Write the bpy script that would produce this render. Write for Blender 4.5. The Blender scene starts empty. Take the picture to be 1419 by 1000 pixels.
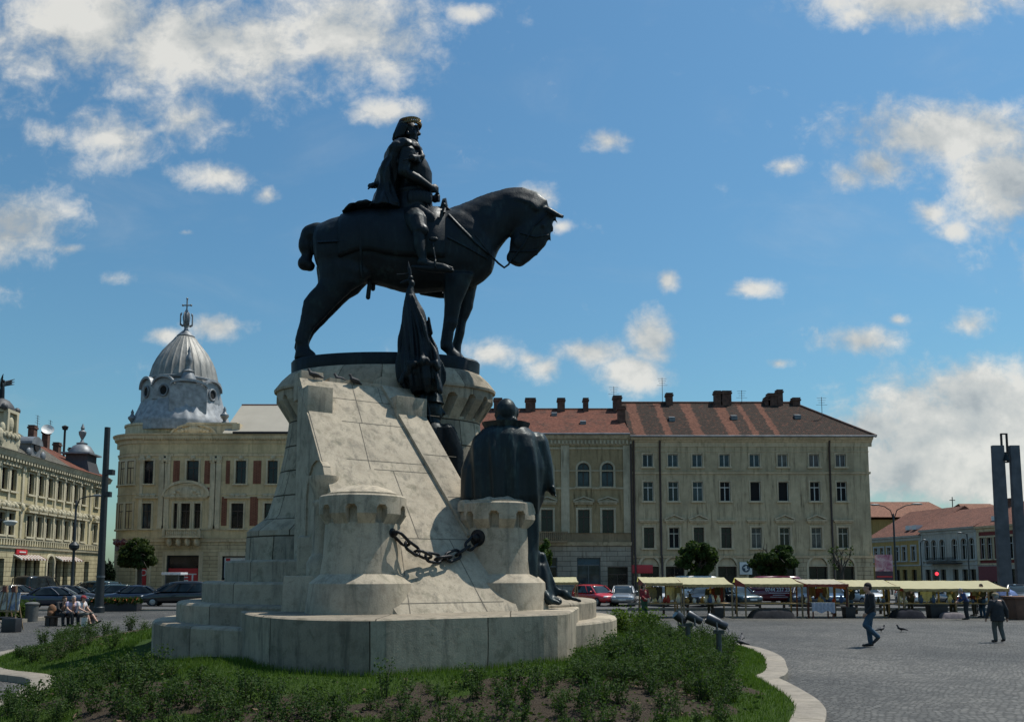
import bpy, bmesh, math, random
import numpy as np
from mathutils import Vector, Matrix
random.seed(7)
SC = bpy.context.scene
COL = SC.collection
R = math.radians
# ------------------------------------------------------------------ camera
F, CX, CAMH, TH, HOR = 1150.0, 709.5, 2.2, R(5.5), 795.0
YP = HOR - F*math.tan(TH)
cam = bpy.data.cameras.new('camera'); co = bpy.data.objects.new('camera', cam); COL.objects.link(co)
cam.sensor_width = 36; cam.lens = F/1419*36; cam.shift_y = (YP-500)/1419
cam.clip_start = .1; cam.clip_end = 3000
co.location = (0, 0, CAMH); co.rotation_euler = (R(90)+TH, 0, 0); SC.camera = co
cs, sn = math.cos(TH), math.sin(TH)
def at(px, py, D):
    cx, up = (px-CX)/F, -(py-YP)/F
    s = D/(cs-up*sn)
    return Vector((cx*s, D, CAMH+(sn+up*cs)*s))
def zat(py, D): return at(CX, py, D).z
def gat(px, py, z=0.0):          # ground point seen at a pixel
    cx, up = (px-CX)/F, -(py-YP)/F
    s = (z-CAMH)/(sn+up*cs)
    return Vector((cx*s, (cs-up*sn)*s, z))

# ------------------------------------------------------------------ node helpers
class NT:
    def __init__(s, nt): s.nt = nt; nt.nodes.clear()
    def n(s, t, **kw):
        nd = s.nt.nodes.new(t)
        for k, v in kw.items():
            if k == 'inp':
                for a, b in v.items():
                    if isinstance(b, bpy.types.NodeSocket): s.nt.links.new(b, nd.inputs[a])
                    else: nd.inputs[a].default_value = b
            else: setattr(nd, k, v)
        return nd
    def math(s, op, a, b=0.0, c=None, clamp=False):
        d = {0: a, 1: b}
        if c is not None: d[2] = c
        return s.n('ShaderNodeMath', operation=op, use_clamp=clamp, inp=d).outputs[0]
    def mix(s, f, a, b, mode='MIX'):
        nd = s.n('ShaderNodeMix', data_type='RGBA', blend_type=mode, inp={0: f, 6: a, 7: b})
        return nd.outputs[2]
    def ramp(s, f, stops, interp='LINEAR'):
        nd = s.n('ShaderNodeValToRGB', inp={0: f}); cr = nd.color_ramp; cr.interpolation = interp
        while len(cr.elements) < len(stops): cr.elements.new(.5)
        for e, (p, c) in zip(cr.elements, stops):
            e.position = p; e.color = (c if len(c) == 4 else (*c, 1)) if hasattr(c, '__len__') else (c, c, c, 1)
        return nd.outputs[0]
    def smooth(s, v, a, b):
        nd = s.n('ShaderNodeMapRange', interpolation_type='SMOOTHSTEP', inp={0: v, 1: a, 2: b}); return nd.outputs[0]
    def noise(s, vec, scale, detail=4, rough=.55, dist=0.0, out=0):
        return s.n('ShaderNodeTexNoise', inp={'Vector': vec, 'Scale': scale, 'Detail': detail, 'Roughness': rough, 'Distortion': dist}).outputs[out]
    def vmul(s, vec, k):
        return s.n('ShaderNodeVectorMath', operation='MULTIPLY', inp={0: vec, 1: k}).outputs[0]
def rgb(*c): return (c[0], c[1], c[2], 1.0)
def new_mat(name):
    m = bpy.data.materials.new(name); m.use_nodes = True
    t = NT(m.node_tree); out = t.n('ShaderNodeOutputMaterial'); b = t.n('ShaderNodeBsdfPrincipled')
    t.nt.links.new(b.outputs[0], out.inputs[0]); t.b = b; t.out = out
    return m, t
def setb(t, **kw):
    for k, v in kw.items():
        k = {'col': 'Base Color', 'rough': 'Roughness', 'metal': 'Metallic', 'spec': 'Specular IOR Level', 'normal': 'Normal'}.get(k, k)
        if isinstance(v, bpy.types.NodeSocket): t.nt.links.new(v, t.b.inputs[k])
        else: t.b.inputs[k].default_value = v
def bump(t, h, strength=.3, dist=.02, nrm=None):
    d = {'Height': h, 'Strength': strength, 'Distance': dist}
    if nrm: d['Normal'] = nrm
    return t.n('ShaderNodeBump', inp=d).outputs[0]
def simple(name, col, rough=.6, metal=0.0, var=.25, scale=6.0, bmp=0.0, spec=.5, coat=0.0):
    m, t = new_mat(name)
    P = t.n('ShaderNodeTexCoord').outputs['Object']
    n = t.noise(P, scale, 5)
    lo = tuple(c*(1-var) for c in col); hi = tuple(min(1, c*(1+var)) for c in col)
    setb(t, col=t.ramp(n, [(.3, lo), (.7, hi)]), rough=rough, metal=metal, spec=spec)
    if bmp: setb(t, normal=bump(t, t.noise(P, scale*4, 4), bmp, .02))
    if coat: t.b.inputs['Coat Weight'].default_value = coat; t.b.inputs['Coat Roughness'].default_value = .06
    return m

# ------------------------------------------------------------------ mesh builder
class MB:
    def __init__(s): s.v = []; s.f = []; s.uv = []; s.mi = []
    def add(s, vs, fs, uvs=None, mi=0):
        o = len(s.v); s.v.extend([tuple(v) for v in vs])
        for i, f in enumerate(fs):
            s.f.append([o+k for k in f]); s.mi.append(mi); s.uv.append(uvs[i] if uvs else None)
        return s
    def box(s, x0, x1, y0, y1, z0, z1, mi=0):
        v = [(x0,y0,z0),(x1,y0,z0),(x1,y1,z0),(x0,y1,z0),(x0,y0,z1),(x1,y0,z1),(x1,y1,z1),(x0,y1,z1)]
        return s.add(v, [(3,2,1,0),(4,5,6,7),(0,1,5,4),(1,2,6,5),(2,3,7,6),(3,0,4,7)], mi=mi)
    def hexa(s, b, t, mi=0):      # bottom quad, top quad (ccw from above)
        return s.add(list(b)+list(t), [(3,2,1,0),(4,5,6,7),(0,1,5,4),(1,2,6,5),(2,3,7,6),(3,0,4,7)], mi=mi)
    def obox(s, c, ax, ay, az, mi=0):
        c, ax, ay, az = map(Vector, (c, ax, ay, az))
        q = [c-ax-ay, c+ax-ay, c+ax+ay, c-ax+ay]
        return s.hexa([p-az for p in q], [p+az for p in q], mi)
    def prism(s, poly, a0, a1, axis='z', mi=0):   # ccw polygon extruded along an axis
        n = len(poly)
        def P(p, a): return {'z': (p[0], p[1], a), 'y': (p[0], a, p[1]), 'x': (a, p[0], p[1])}[axis]
        v = [P(p, a0) for p in poly]+[P(p, a1) for p in poly]
        f = [tuple(range(n))[::-1], tuple(range(n, 2*n))]+[(i, (i+1) % n, n+(i+1) % n, n+i) for i in range(n)]
        if axis == 'y': f = [q[::-1] for q in f]
        return s.add(v, f, mi=mi)
    def lathe(s, prof, n=32, c=(0,0,0), sx=1.0, sy=1.0, a0=0.0, a1=2*math.pi, mi=0, cap=True, rot=0.0, rad=None):
        full = abs(a1-a0-2*math.pi) < 1e-6
        cols = n if full else n+1
        vs, fs, uvs = [], [], []
        for r, z in prof:
            for k in range(cols):
                a = a0+(a1-a0)*k/n
                rr = r*(rad(a, z) if rad else 1)
                vs.append((c[0]+math.cos(a+rot)*rr*sx, c[1]+math.sin(a+rot)*rr*sy, c[2]+z))
        L = [0]
        for (r0, z0), (r1, z1) in zip(prof, prof[1:]): L.append(L[-1]+math.hypot(r1-r0, z1-z0))
        rm = max(p[0] for p in prof)
        for j in range(len(prof)-1):
            for k in range(n):
                k2 = (k+1) % cols
                fs.append((j*cols+k, j*cols+k2, (j+1)*cols+k2, (j+1)*cols+k))
                u0, u1 = rm*(a0+(a1-a0)*k/n), rm*(a0+(a1-a0)*(k+1)/n)
                z0, z1 = prof[0][1]+L[j], prof[0][1]+L[j+1]
                uvs.append([(u0,z0),(u1,z0),(u1,z1),(u0,z1)])
        if cap and full:
            m = len(prof)-1
            if prof[0][0] > 1e-4: fs.append(tuple(range(cols))[::-1]); uvs.append(None)
            if prof[m][0] > 1e-4: fs.append(tuple(m*cols+k for k in range(cols))); uvs.append(None)
        return s.add(vs, fs, uvs, mi)
    def tube(s, pts, r, n=8, mi=0, flat=1.0):
        pts = [Vector(p) for p in pts]; m = len(pts)
        if not hasattr(r, '__len__'): r = [r]*m
        T = [(pts[min(i+1, m-1)]-pts[max(i-1, 0)]).normalized() for i in range(m)]
        u = T[0].orthogonal().normalized(); vs = []
        for i in range(m):
            u = (u-T[i]*u.dot(T[i]))
            if u.length < 1e-6: u = T[i].orthogonal()
            u.normalize(); w = T[i].cross(u)
            for k in range(n):
                a = 2*math.pi*k/n
                vs.append(pts[i]+u*(math.cos(a)*r[i])+w*(math.sin(a)*r[i]*flat))
        fs = [(i*n+k, i*n+(k+1) % n, (i+1)*n+(k+1) % n, (i+1)*n+k) for i in range(m-1) for k in range(n)]
        fs += [tuple(range(n))[::-1], tuple((m-1)*n+k for k in range(n))]
        return s.add(vs, fs, mi=mi)
    def ell(s, c, rx, ry=None, rz=None, nu=12, nv=8, M=None, mi=0):
        ry = rx if ry is None else ry; rz = rx if rz is None else rz; c = Vector(c)
        vs = []
        def P(x, y, z):
            p = Vector((x*rx, y*ry, z*rz))
            return c+(M @ p if M else p)
        vs.append(P(0,0,-1))
        for j in range(1, nv):
            t = -math.pi/2+math.pi*j/nv
            for k in range(nu):
                a = 2*math.pi*k/nu; vs.append(P(math.cos(a)*math.cos(t), math.sin(a)*math.cos(t), math.sin(t)))
        vs.append(P(0,0,1)); fs = []
        for k in range(nu):
            fs.append((0, 1+(k+1) % nu, 1+k))
            for j in range(nv-2): fs.append((1+j*nu+k, 1+j*nu+(k+1) % nu, 1+(j+1)*nu+(k+1) % nu, 1+(j+1)*nu+k))
            fs.append((1+(nv-2)*nu+k, 1+(nv-2)*nu+(k+1) % nu, len(vs)-1))
        return s.add(vs, fs, mi=mi)
    def caps(s, p0, r0, p1, r1, n=12, mi=0):   # tapered capsule
        p0, p1 = Vector(p0), Vector(p1); d = p1-p0
        L = d.length
        if L < 1e-6: return s.ell(p0, max(r0, r1), nu=n)
        t = d/L; pts, rs = [], []
        for k in (90, 60, 30): pts.append(p0-t*r0*math.sin(R(k))); rs.append(max(r0*math.cos(R(k)), r0*.02))
        pts.append(p0); rs.append(r0); pts.append(p1); rs.append(r1)
        for k in (30, 60, 90): pts.append(p1+t*r1*math.sin(R(k))); rs.append(max(r1*math.cos(R(k)), r1*.02))
        return s.tube(pts, rs, n, mi)
    def chain(s, pts, rs, n=12, mi=0):
        for i in range(len(pts)-1): s.caps(pts[i], rs[i], pts[i+1], rs[i+1], n, mi)
        return s
    def loft(s, rings, mi=0):     # closed rings of equal length, capped
        n = len(rings[0]); vs = [p for r in rings for p in r]; m = len(rings)
        fs = [(i*n+k, i*n+(k+1) % n, (i+1)*n+(k+1) % n, (i+1)*n+k) for i in range(m-1) for k in range(n)]
        fs += [tuple(range(n))[::-1], tuple((m-1)*n+k for k in range(n))]
        return s.add(vs, fs, mi=mi)
    def ring(s, c, u, w, a, b, n=20, f=None):
        c, u, w = Vector(c), Vector(u), Vector(w)
        out = []
        for k in range(n):
            t = 2*math.pi*k/n; g = f(t) if f else 1
            out.append(c+u*(math.cos(t)*a*g)+w*(math.sin(t)*b*g))
        return out
    def mesh(s, name):
        me = bpy.data.meshes.new(name); me.from_pydata(s.v, [], s.f); me.update()
        ul = me.uv_layers.new(name='UVMap'); li = 0; dat = ul.data
        for p, uv in zip(me.polygons, s.uv):
            if uv is None:
                nx, ny, nz = p.normal
                if abs(nz) > .75: uv = [(s.v[i][0], s.v[i][1]) for i in p.vertices]
                else:
                    h = math.hypot(nx, ny) or 1; tx, ty = -ny/h, nx/h
                    uv = [(s.v[i][0]*tx+s.v[i][1]*ty, s.v[i][2]) for i in p.vertices]
            for k, q in enumerate(uv): dat[p.loop_start+k].uv = q
        return me
    def build(s, name, mat, parent=None, smooth=False, bevel=0.0, ang=40, fixn=False):
        me = s.mesh(name)
        for m in (mat if isinstance(mat, (list, tuple)) else [mat]): me.materials.append(m)
        me.polygons.foreach_set('material_index', s.mi)
        if fixn or bevel:
            bm = bmesh.new(); bm.from_mesh(me)
            if fixn: bmesh.ops.recalc_face_normals(bm, faces=bm.faces)
            if bevel:
                ed = [e for e in bm.edges if len(e.link_faces) == 2 and e.calc_face_angle(0) > R(35)]
                bmesh.ops.bevel(bm, geom=ed, offset=bevel, segments=2, profile=.6, affect='EDGES', clamp_overlap=True)
            bm.to_mesh(me); bm.free()
        if smooth or bevel:
            me.polygons.foreach_set('use_smooth', [True]*len(me.polygons)); me.set_sharp_from_angle(angle=R(ang))
        return link(name, me, parent)
def link(name, data, parent=None):
    o = bpy.data.objects.new(name, data); COL.objects.link(o)
    if parent: o.parent = parent
    return o
def thing(name, label, cat, loc=(0,0,0), rz=0.0, group=None):
    o = bpy.data.objects.new(name, None); COL.objects.link(o); o.empty_display_size = .3
    o.location = loc; o.rotation_euler = (0, 0, rz); tag(o, label, cat, group); return o
def tag(o, label=None, cat=None, group=None, kind=None):
    for k, v in (('label', label), ('category', cat), ('group', group), ('kind', kind)):
        if v: o[k] = v
    return o
KIDS = {}
def dup(o, loc, rz=None, label=None, parent=None, scale=None):
    c = o.copy(); COL.objects.link(c); c.location = loc
    if rz is not None: c.rotation_euler = (0, 0, rz)
    if scale is not None: c.scale = scale
    if label: c['label'] = label
    if parent is not None: c.parent = parent
    for ch in list(o.children):
        d = ch.copy(); COL.objects.link(d); d.parent = c
        for g in list(ch.children):
            e = g.copy(); COL.objects.link(e); e.parent = d
    return c
def sculpt(name, mb, voxel, mat, parent=None, smooth=4, fac=.5, disp=None):
    """union of overlapping closed shapes -> one continuous skin"""
    me = bpy.data.meshes.new('t'); me.from_pydata(mb.v, [], mb.f)
    bm = bmesh.new(); bm.from_mesh(me); bmesh.ops.recalc_face_normals(bm, faces=bm.faces); bm.to_mesh(me); bm.free()
    o = bpy.data.objects.new('t', me); COL.objects.link(o)
    m = o.modifiers.new('r', 'REMESH'); m.mode = 'VOXEL'; m.voxel_size = voxel; m.use_smooth_shade = True
    if smooth:
        m = o.modifiers.new('s', 'SMOOTH'); m.factor = fac; m.iterations = smooth
    dg = bpy.context.evaluated_depsgraph_get()
    nm = bpy.data.meshes.new_from_object(o.evaluated_get(dg)); nm.name = name
    bpy.data.objects.remove(o); bpy.data.meshes.remove(me)
    if disp:
        nv = len(nm.vertices); c = np.empty(nv*3); nm.vertices.foreach_get('co', c); c = c.reshape(-1, 3)
        nr = np.empty(nv*3); nm.vertices.foreach_get('normal', nr); nr = nr.reshape(-1, 3)
        c = disp(c, nr); nm.vertices.foreach_set('co', c.ravel())
    nm.materials.clear(); nm.materials.append(mat)
    nm.polygons.foreach_set('use_smooth', [True]*len(nm.polygons)); nm.update()
    return link(name, nm, parent)
def text_mesh(name, body, size, mat, parent, loc, rot, extrude=.01, align='CENTER', sx=1.0):
    cu = bpy.data.curves.new(name, 'FONT'); cu.body = body; cu.size = size; cu.extrude = extrude; cu.align_x = align; cu.align_y = 'CENTER'; cu.offset = size*.012
    o = bpy.data.objects.new('t', cu); COL.objects.link(o)
    dg = bpy.context.evaluated_depsgraph_get(); me = bpy.data.meshes.new_from_object(o.evaluated_get(dg))
    bpy.data.objects.remove(o); me.materials.clear(); me.materials.append(mat)
    q = link(name, me, parent); q.location = loc; q.rotation_euler = rot; q.scale = (sx, 1, 1); return q
# ------------------------------------------------------------------ light, sky
SUN = Vector((.39, .21, .89)).normalized()
sl = bpy.data.lights.new('sun', 'SUN'); so = bpy.data.objects.new('sun', sl); COL.objects.link(so)
sl.energy = 5.0; sl.angle = R(.53); sl.color = (1, .95, .86)
so.rotation_euler = SUN.to_track_quat('Z', 'Y').to_euler(); so.location = (60, 40, 90)
W = bpy.data.worlds.new('World'); SC.world = W; W.use_nodes = True
t = NT(W.node_tree)
sky = t.n('ShaderNodeTexSky', sky_type='NISHITA', sun_disc=False, sun_elevation=math.asin(SUN.z), sun_rotation=math.atan2(SUN.x, SUN.y), altitude=200, air_density=1.5, dust_density=1.0, ozone_density=2.2)
tc = t.n('ShaderNodeTexCoord').outputs['Generated']
sp = t.n('ShaderNodeSeparateXYZ', inp={0: tc}).outputs
yy = t.math('MAXIMUM', t.math('ABSOLUTE', sp[1]), .05)
U = t.math('DIVIDE', sp[0], yy); V = t.math('DIVIDE', sp[2], yy)
uv = t.n('ShaderNodeCombineXYZ', inp={0: U, 1: V, 2: 0.0}).outputs[0]
# every cloud of the afternoon: centre and half size as seen from the square (gnomonic on the north axis), density
CL = [(300,55,330,95,.84),(130,30,170,105,.86),(470,45,150,80,.86),(150,190,105,60,.66),(255,165,95,60,.62),(300,245,80,30,.60),(70,185,45,28,.6),(20,315,85,50,.92),(95,345,40,14,.6),(540,155,70,30,.75),(650,20,50,22,.6),
      (1250,0,135,40,.95),(1190,20,60,30,.7),(1330,20,60,30,.7),(1320,185,140,46,1.0),(1400,250,90,75,1.05),(1215,230,60,40,.75),(1175,245,42,26,.8),(1090,231,36,18,.72),(1290,295,34,26,.66),(1325,320,34,20,.66),
      (845,195,50,26,.55),(925,390,20,22,.66),(1045,400,40,16,.66),(905,470,38,44,.86),(875,518,55,34,.82),(815,487,62,26,.76),(755,510,45,26,.66),(680,490,52,24,.76),(735,497,34,16,.62),
      (1190,472,66,24,.78),(1245,443,20,12,.6),(1078,503,24,11,.58),(1345,450,46,28,.68),(1352,552,70,46,1.25),(1310,600,120,60,1.25),(1215,592,70,34,1.1),(1400,590,80,70,1.25),(1290,650,150,50,1.15),(1400,660,90,50,1.1),(300,452,46,23,.84),(230,465,34,15,.66),(740,272,40,22,.72),(775,315,24,14,.6),(257,322,26,9,.45),(370,270,30,22,.4),(160,385,50,20,.36),
      (-250,350,200,90,1.0),(-600,180,260,120,1.0),(1650,330,200,110,1.0),(2000,560,300,90,1.0),(-500,600,250,60,.9),(1750,60,240,90,.9),(700,-500,300,140,.9),(200,-700,300,150,.9)]
best = None
for x, y, a, b, d in CL:
    p = at(x, y, 1.0); u0, v0 = p.x, p.z-CAMH
    q = t.n('ShaderNodeVectorMath', operation='SUBTRACT', inp={0: uv, 1: (u0, v0, 0)}).outputs[0]
    q = t.vmul(q, (F/a, F/b, 0))
    r = t.n('ShaderNodeVectorMath', operation='LENGTH', inp={0: q}).outputs['Value']
    m = t.math('MULTIPLY_ADD', r, -.78, t.math('ADD', d, .12))
    best = m if best is None else t.math('MAXIMUM', best, m)
best = t.math('MAXIMUM', best, -.25)
n1 = t.noise(t.vmul(uv, (1, 1.3, 1)), 10.0, 10, .58, .25)
n2 = t.noise(t.n('ShaderNodeVectorMath', operation='ADD', inp={0: uv, 1: (3.1, .7, 0)}).outputs[0], 34.0, 7, .66, .3)
nz = t.math('ADD', t.math('MULTIPLY', t.math('SUBTRACT', n1, .5), 1.6), t.math('MULTIPLY', t.math('SUBTRACT', n2, .5), 1.05))
den = t.math('ADD', best, nz)
alpha = t.smooth(den, -.04, .84)
wisp = t.math('MULTIPLY', t.smooth(t.noise(t.vmul(uv, (1, 2.2, 1)), 3.4, 7, .62, .6), .50, .86), .16)
alpha = t.math('MAXIMUM', alpha, wisp)
alpha = t.math('MULTIPLY', alpha, .93)
n3 = t.noise(t.n('ShaderNodeVectorMath', operation='ADD', inp={0: uv, 1: (.035, .05, 0)}).outputs[0], 7.0, 6, .58, .2)
thick = t.math('MULTIPLY', t.math('MAXIMUM', t.math('SUBTRACT', den, .85), 0.0), .24)
lit = t.math('SUBTRACT', t.math('ADD', t.math('MULTIPLY_ADD', t.math('SUBTRACT', n1, n3), 2.0, .44), t.math('MULTIPLY', t.math('SUBTRACT', n2, .5), .75)), thick)
ccol = t.ramp(lit, [(0.0, (.44, .48, .50)), (.22, (.56, .59, .59)), (.46, (.68, .69, .665)), (.7, (.84, .83, .78))])
sky_t = t.mix(1.0, sky.outputs[0], (.63, 1.01, 1.17, 1), 'MULTIPLY')
bg1 = t.n('ShaderNodeBackground', inp={0: sky_t, 1: .085})
cm = t.mix(1.0, ccol, (1, 1, 1, 1), 'MULTIPLY')
bg2 = t.n('ShaderNodeBackground', inp={0: cm, 1: .92})
mx = t.n('ShaderNodeMixShader', inp={0: alpha, 1: bg1.outputs[0], 2: bg2.outputs[0]})
wo = t.n('ShaderNodeOutputWorld', inp={0: mx.outputs[0]})
W.cycles.sampling_method = 'MANUAL'; W.cycles.sample_map_resolution = 512
SC.view_settings.view_transform = 'Standard'; SC.view_settings.look = 'None'
SC.view_settings.exposure = 0.0; SC.view_settings.gamma = 1.0
SC.cycles.max_bounces = 5; SC.cycles.diffuse_bounces = 3; SC.cycles.use_denoising = True
SC.cycles.caustics_reflective = False; SC.cycles.caustics_refractive = False
# ------------------------------------------------------------------ stone, bronze
def stone_mat(name, brick=None, base=(.445, .385, .295), joint=.011, stain=1.0):
    m, t = new_mat(name)
    tcn = t.n('ShaderNodeTexCoord'); P = tcn.outputs['Object']; UVc = tcn.outputs['UV']
    big = t.noise(P, .9, 6, .6); med = t.noise(P, 5.0, 6, .65); fine = t.noise(P, 38.0, 4, .6)
    c = t.ramp(big, [(.3, tuple(x*.82 for x in base)), (.55, base), (.75, (base[0]*1.10, base[1]*1.08, base[2]*1.04))])
    c = t.mix(.55, c, t.ramp(med, [(.32, (.56, .53, .50)), (.5, (.95, .95, .95)), (.7, (1.1, 1.08, 1.05))]), 'MULTIPLY')
    c = t.mix(.30, c, t.ramp(fine, [(.35, .6), (.6, 1.05)]), 'MULTIPLY')
    # travertine pits in layers
    pv = t.vmul(P, (9, 9, 26)); pit = t.noise(pv, 1.6, 3, .7)
    pm = t.math('MULTIPLY', t.smooth(pit, .66, .72), t.smooth(t.noise(P, 1.7, 3), .45, .62))
    c = t.mix(t.math('MULTIPLY', pm, .75), c, rgb(.10, .088, .07))
    # rain streaks, lichen and soot
    st = t.noise(t.vmul(P, (3.2, 3.2, .42)), 1.5, 7, .7, .5)
    sm = t.math('MULTIPLY', t.math('MULTIPLY', t.smooth(st, .47, .68), .70*stain), t.smooth(t.noise(P, .8, 4), .30, .56))
    c = t.mix(t.math('MINIMUM', sm, .85), c, rgb(.12, .112, .092))
    li = t.math('MULTIPLY', t.smooth(t.noise(P, 2.6, 9, .74, .5), .53, .64), .55*min(stain, 1.2))
    c = t.mix(li, c, rgb(.16, .15, .105))
    h = t.math('ADD', t.math('MULTIPLY', fine, .35), t.math('MULTIPLY', pm, -1.2)); h = t.math('ADD', h, t.math('MULTIPLY', med, .6))
    if brick:
        w, hh = brick
        wob = t.n('ShaderNodeVectorMath', operation='MULTIPLY_ADD', inp={0: t.noise(P, 1.3, 2, out=1), 1: (.05, .03, 0), 2: UVc}).outputs[0]
        b = t.n('ShaderNodeTexBrick', offset=.43, squash=.8, squash_frequency=3, inp={'Vector': wob, 'Color1': rgb(.66, .65, .64), 'Color2': rgb(1.10, 1.08, 1.04), 'Mortar': rgb(.16, .145, .12), 'Scale': 1.0, 'Mortar Size': joint, 'Mortar Smooth': .3, 'Brick Width': w, 'Row Height': hh})
        c = t.mix(1.0, c, b.outputs[0], 'MULTIPLY'); h = t.math('ADD', h, t.math('MULTIPLY', b.outputs[1], -3.0))
    setb(t, col=c, rough=.86, spec=.25, normal=bump(t, h, .45, .02)); return m
ST_ASH = stone_mat('stone_ashlar', (1.25, .62), joint=.02, stain=1.2)
ST_COR = stone_mat('stone_corbel', (1.1, 4.0))
ST_PL = stone_mat('stone_plain', None)
ST_BASE = stone_mat('stone_base', (2.6, 4.0), base=(.39, .342, .268), joint=.012, stain=1.05)
JOINT = simple('mortar_dark', (.13, .115, .09), .95)
def bronze_mat(name, a=(.008, .0135, .0185), b=(.024, .040, .044), rough=.48):
    m, t = new_mat(name); P = t.n('ShaderNodeTexCoord').outputs['Object']
    n = t.noise(P, 1.5, 7, .62); n2 = t.noise(t.vmul(P, (4, 4, .8)), 2.2, 5, .6)
    f = t.math('MULTIPLY', t.smooth(n, .44, .68), t.smooth(n2, .40, .66))
    setb(t, col=t.mix(f, rgb(*a), rgb(*b)), rough=t.ramp(n2, [(.3, rough-.1), (.7, rough+.16)]), metal=.3, spec=.26)
    setb(t, normal=bump(t, t.noise(P, 22, 5, .6), .25, .02)); return m
BRZ = bronze_mat('bronze_dark'); BRZ2 = bronze_mat('bronze_patina', (.012, .019, .022), (.045, .072, .072), .42)
BRZG = simple('bronze_gilt', (.19, .125, .045), .42, .7, .5, 14)
IRON = simple('iron_black', (.016, .017, .02), .45, .6, .4, 10, .3)
def wpar(o, root):
    o.parent = root; o.location = -Vector(root.location); return o

# ------------------------------------------------------------------ pedestal
TX, TY = -3.18, 20.5
ped = thing('monument_pedestal', 'pale limestone bastion pedestal with stepped base and steep ramp between two turrets', 'pedestal', (TX, TY, 0))
def smooth_poly(pts, k=5):
    out = []; n = len(pts)
    for i in range(n):
        p0, p1, p2, p3 = (Vector(pts[(i+j-1) % n]+(0,)) for j in range(4))
        for q in range(k):
            s = q/k
            v = .5*((2*p1)+(p2-p0)*s+(2*p0-5*p1+4*p2-p3)*s*s+(3*p1-p0-3*p2+p3)*s**3); out.append((v.x, v.y))
    return out
PLZ = 1.5
curve = smooth_poly([(-.9, 13.68), (-1.95, 13.02), (-2.65, 12.97), (-3.35, 13.25), (-4.0, 13.85), (-4.6, 14.7), (-5.12, 15.85), (-5.62, 17.2), (-6.1, 18.7), (-6.2, 20.4), (-5.2, 22.0), (-3, 23)], 6)
curve = curve[6:10*6+1]
plan = curve[::-1]                                   # run counter-clockwise: left side -> front -> right
plan = [(-5.2, 21.5)]+plan+[(-.9, 13.68), (.55, 14.55), (.80, 14.74), (.98, 15.0), (1.06, 15.35), (1.78, 20.4), (1.0, 21.5)]
def wall_ring(poly, z0, z1, lip=.05):
    mb = MB(); n = len(poly); L = 0
    for i in range(n):
        a, b = poly[i], poly[(i+1) % n]; d = math.hypot(b[0]-a[0], b[1]-a[1])
        mb.add([(a[0], a[1], z0), (b[0], b[1], z0), (b[0], b[1], z1), (a[0], a[1], z1)], [(0, 1, 2, 3)], [[(L, z0), (L+d, z0), (L+d, z1), (L, z1)]]); L += d
    ins = []
    for i in range(n):
        a, b, c = Vector(poly[i-1]), Vector(poly[i]), Vector(poly[(i+1) % n])
        tt = (c-a).normalized(); nn = Vector((-tt.y, tt.x)); ins.append((b.x+nn.x*lip, b.y+nn.y*lip))
    mb.add([(p[0], p[1], z1) for p in poly]+[(p[0], p[1], z1+lip*.45) for p in ins], [(i, (i+1) % n, n+(i+1) % n, n+i) for i in range(n)])
    mb.add([(p[0], p[1], z1+lip*.45) for p in ins], [tuple(range(n))]); return mb
wpar(wall_ring(plan, -.2, PLZ-.02).build('plinth', ST_BASE, smooth=True, ang=30), ped)
for r, z0, z1, a0, a1 in ((5.42, -.2, 1.2, 0, 360), (4.94, 1.16, 1.6, 0, 360), (4.42, 1.5, 2.04, 92, 262), (3.94, 2.0, 2.5, 92, 262)):
    mb = MB().lathe([(r, z0), (r, z1-.05), (r-.03, z1-.012), (r-.07, z1), (.3, z1)], 96, (-2.9, TY, 0), a0=R(a0), a1=R(a1))
    wpar(mb.build('step', ST_BASE, smooth=True, ang=30), ped)
def corbel_rows(z0, z1, n): return [z0+(z1-z0)*i/n for i in range(n+1)]
def corbel(mb, c, rs, rc, z0, z1, z2, zt, count, w, nseg, sx=1, sy=1, nz0=None, nz1=None, phase=0.0):
    """machicolated crown: cone flaring from the shaft (rs at z0) to the crown (rc at z1), band to z2; arched niches cut in"""
    nz0 = nz0 if nz0 is not None else z0; nz1 = nz1 if nz1 is not None else z1+.4*(z2-z1)
    zz = corbel_rows(z0, z1, 14)+corbel_rows(z1, z2, 14)[1:]
    prof = [(rs+(rc-rs)*min(1, (z-z0)/(z1-z0)), z) for z in zz]+[(rc-.03, z2+.03), (rc-.05, zt)]
    st = 2*math.pi/count
    def rad(a, z):
        rr = rs+(rc-rs)*min(1, max(0, (z-z0)/(z1-z0))); d = (a-phase+st/2) % st-st/2; s = abs(d)*rc
        if s < w and nz0 < z < nz1-w+math.sqrt(max(0, w*w-s*s)): return (rs*.94)/rr
        return 1.0
    mb.lathe(prof, nseg, c, sx=sx, sy=sy, rad=rad); return mb
# tower: oval shaft of big coursed blocks, flared foot, corbelled crown, domed cap
SYT = .5
def tw(prof, name, mat, sy=SYT, ang=35):
    return wpar(MB().lathe(prof, 96, (TX, TY, 0), sy=sy).build(name, mat, smooth=True, ang=ang), ped)
tw([(3.36, 2.4), (3.33, 3.22), (3.27, 3.27), (2.92, 3.52), (2.84, 3.62), (2.62, 4.4), (2.48, 5.1), (2.40, 5.7), (2.37, 6.0)], 'tower_shaft', ST_ASH)
mb = MB(); corbel(mb, (TX, TY, 0), 2.36, 2.70, 5.9, 6.42, 6.66, 6.66, 25, .125, 400, sy=SYT, nz0=5.96, nz1=6.52, phase=R(-49))
wpar(mb.build('corbel_crown', ST_COR, smooth=True, ang=28), ped)
tw([(2.69, 6.655), (2.76, 6.67), (2.77, 6.73), (2.73, 6.78), (2.6, 6.95), (2.42, 7.12), (2.3, 7.17)], 'tower_cap', ST_COR)
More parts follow.
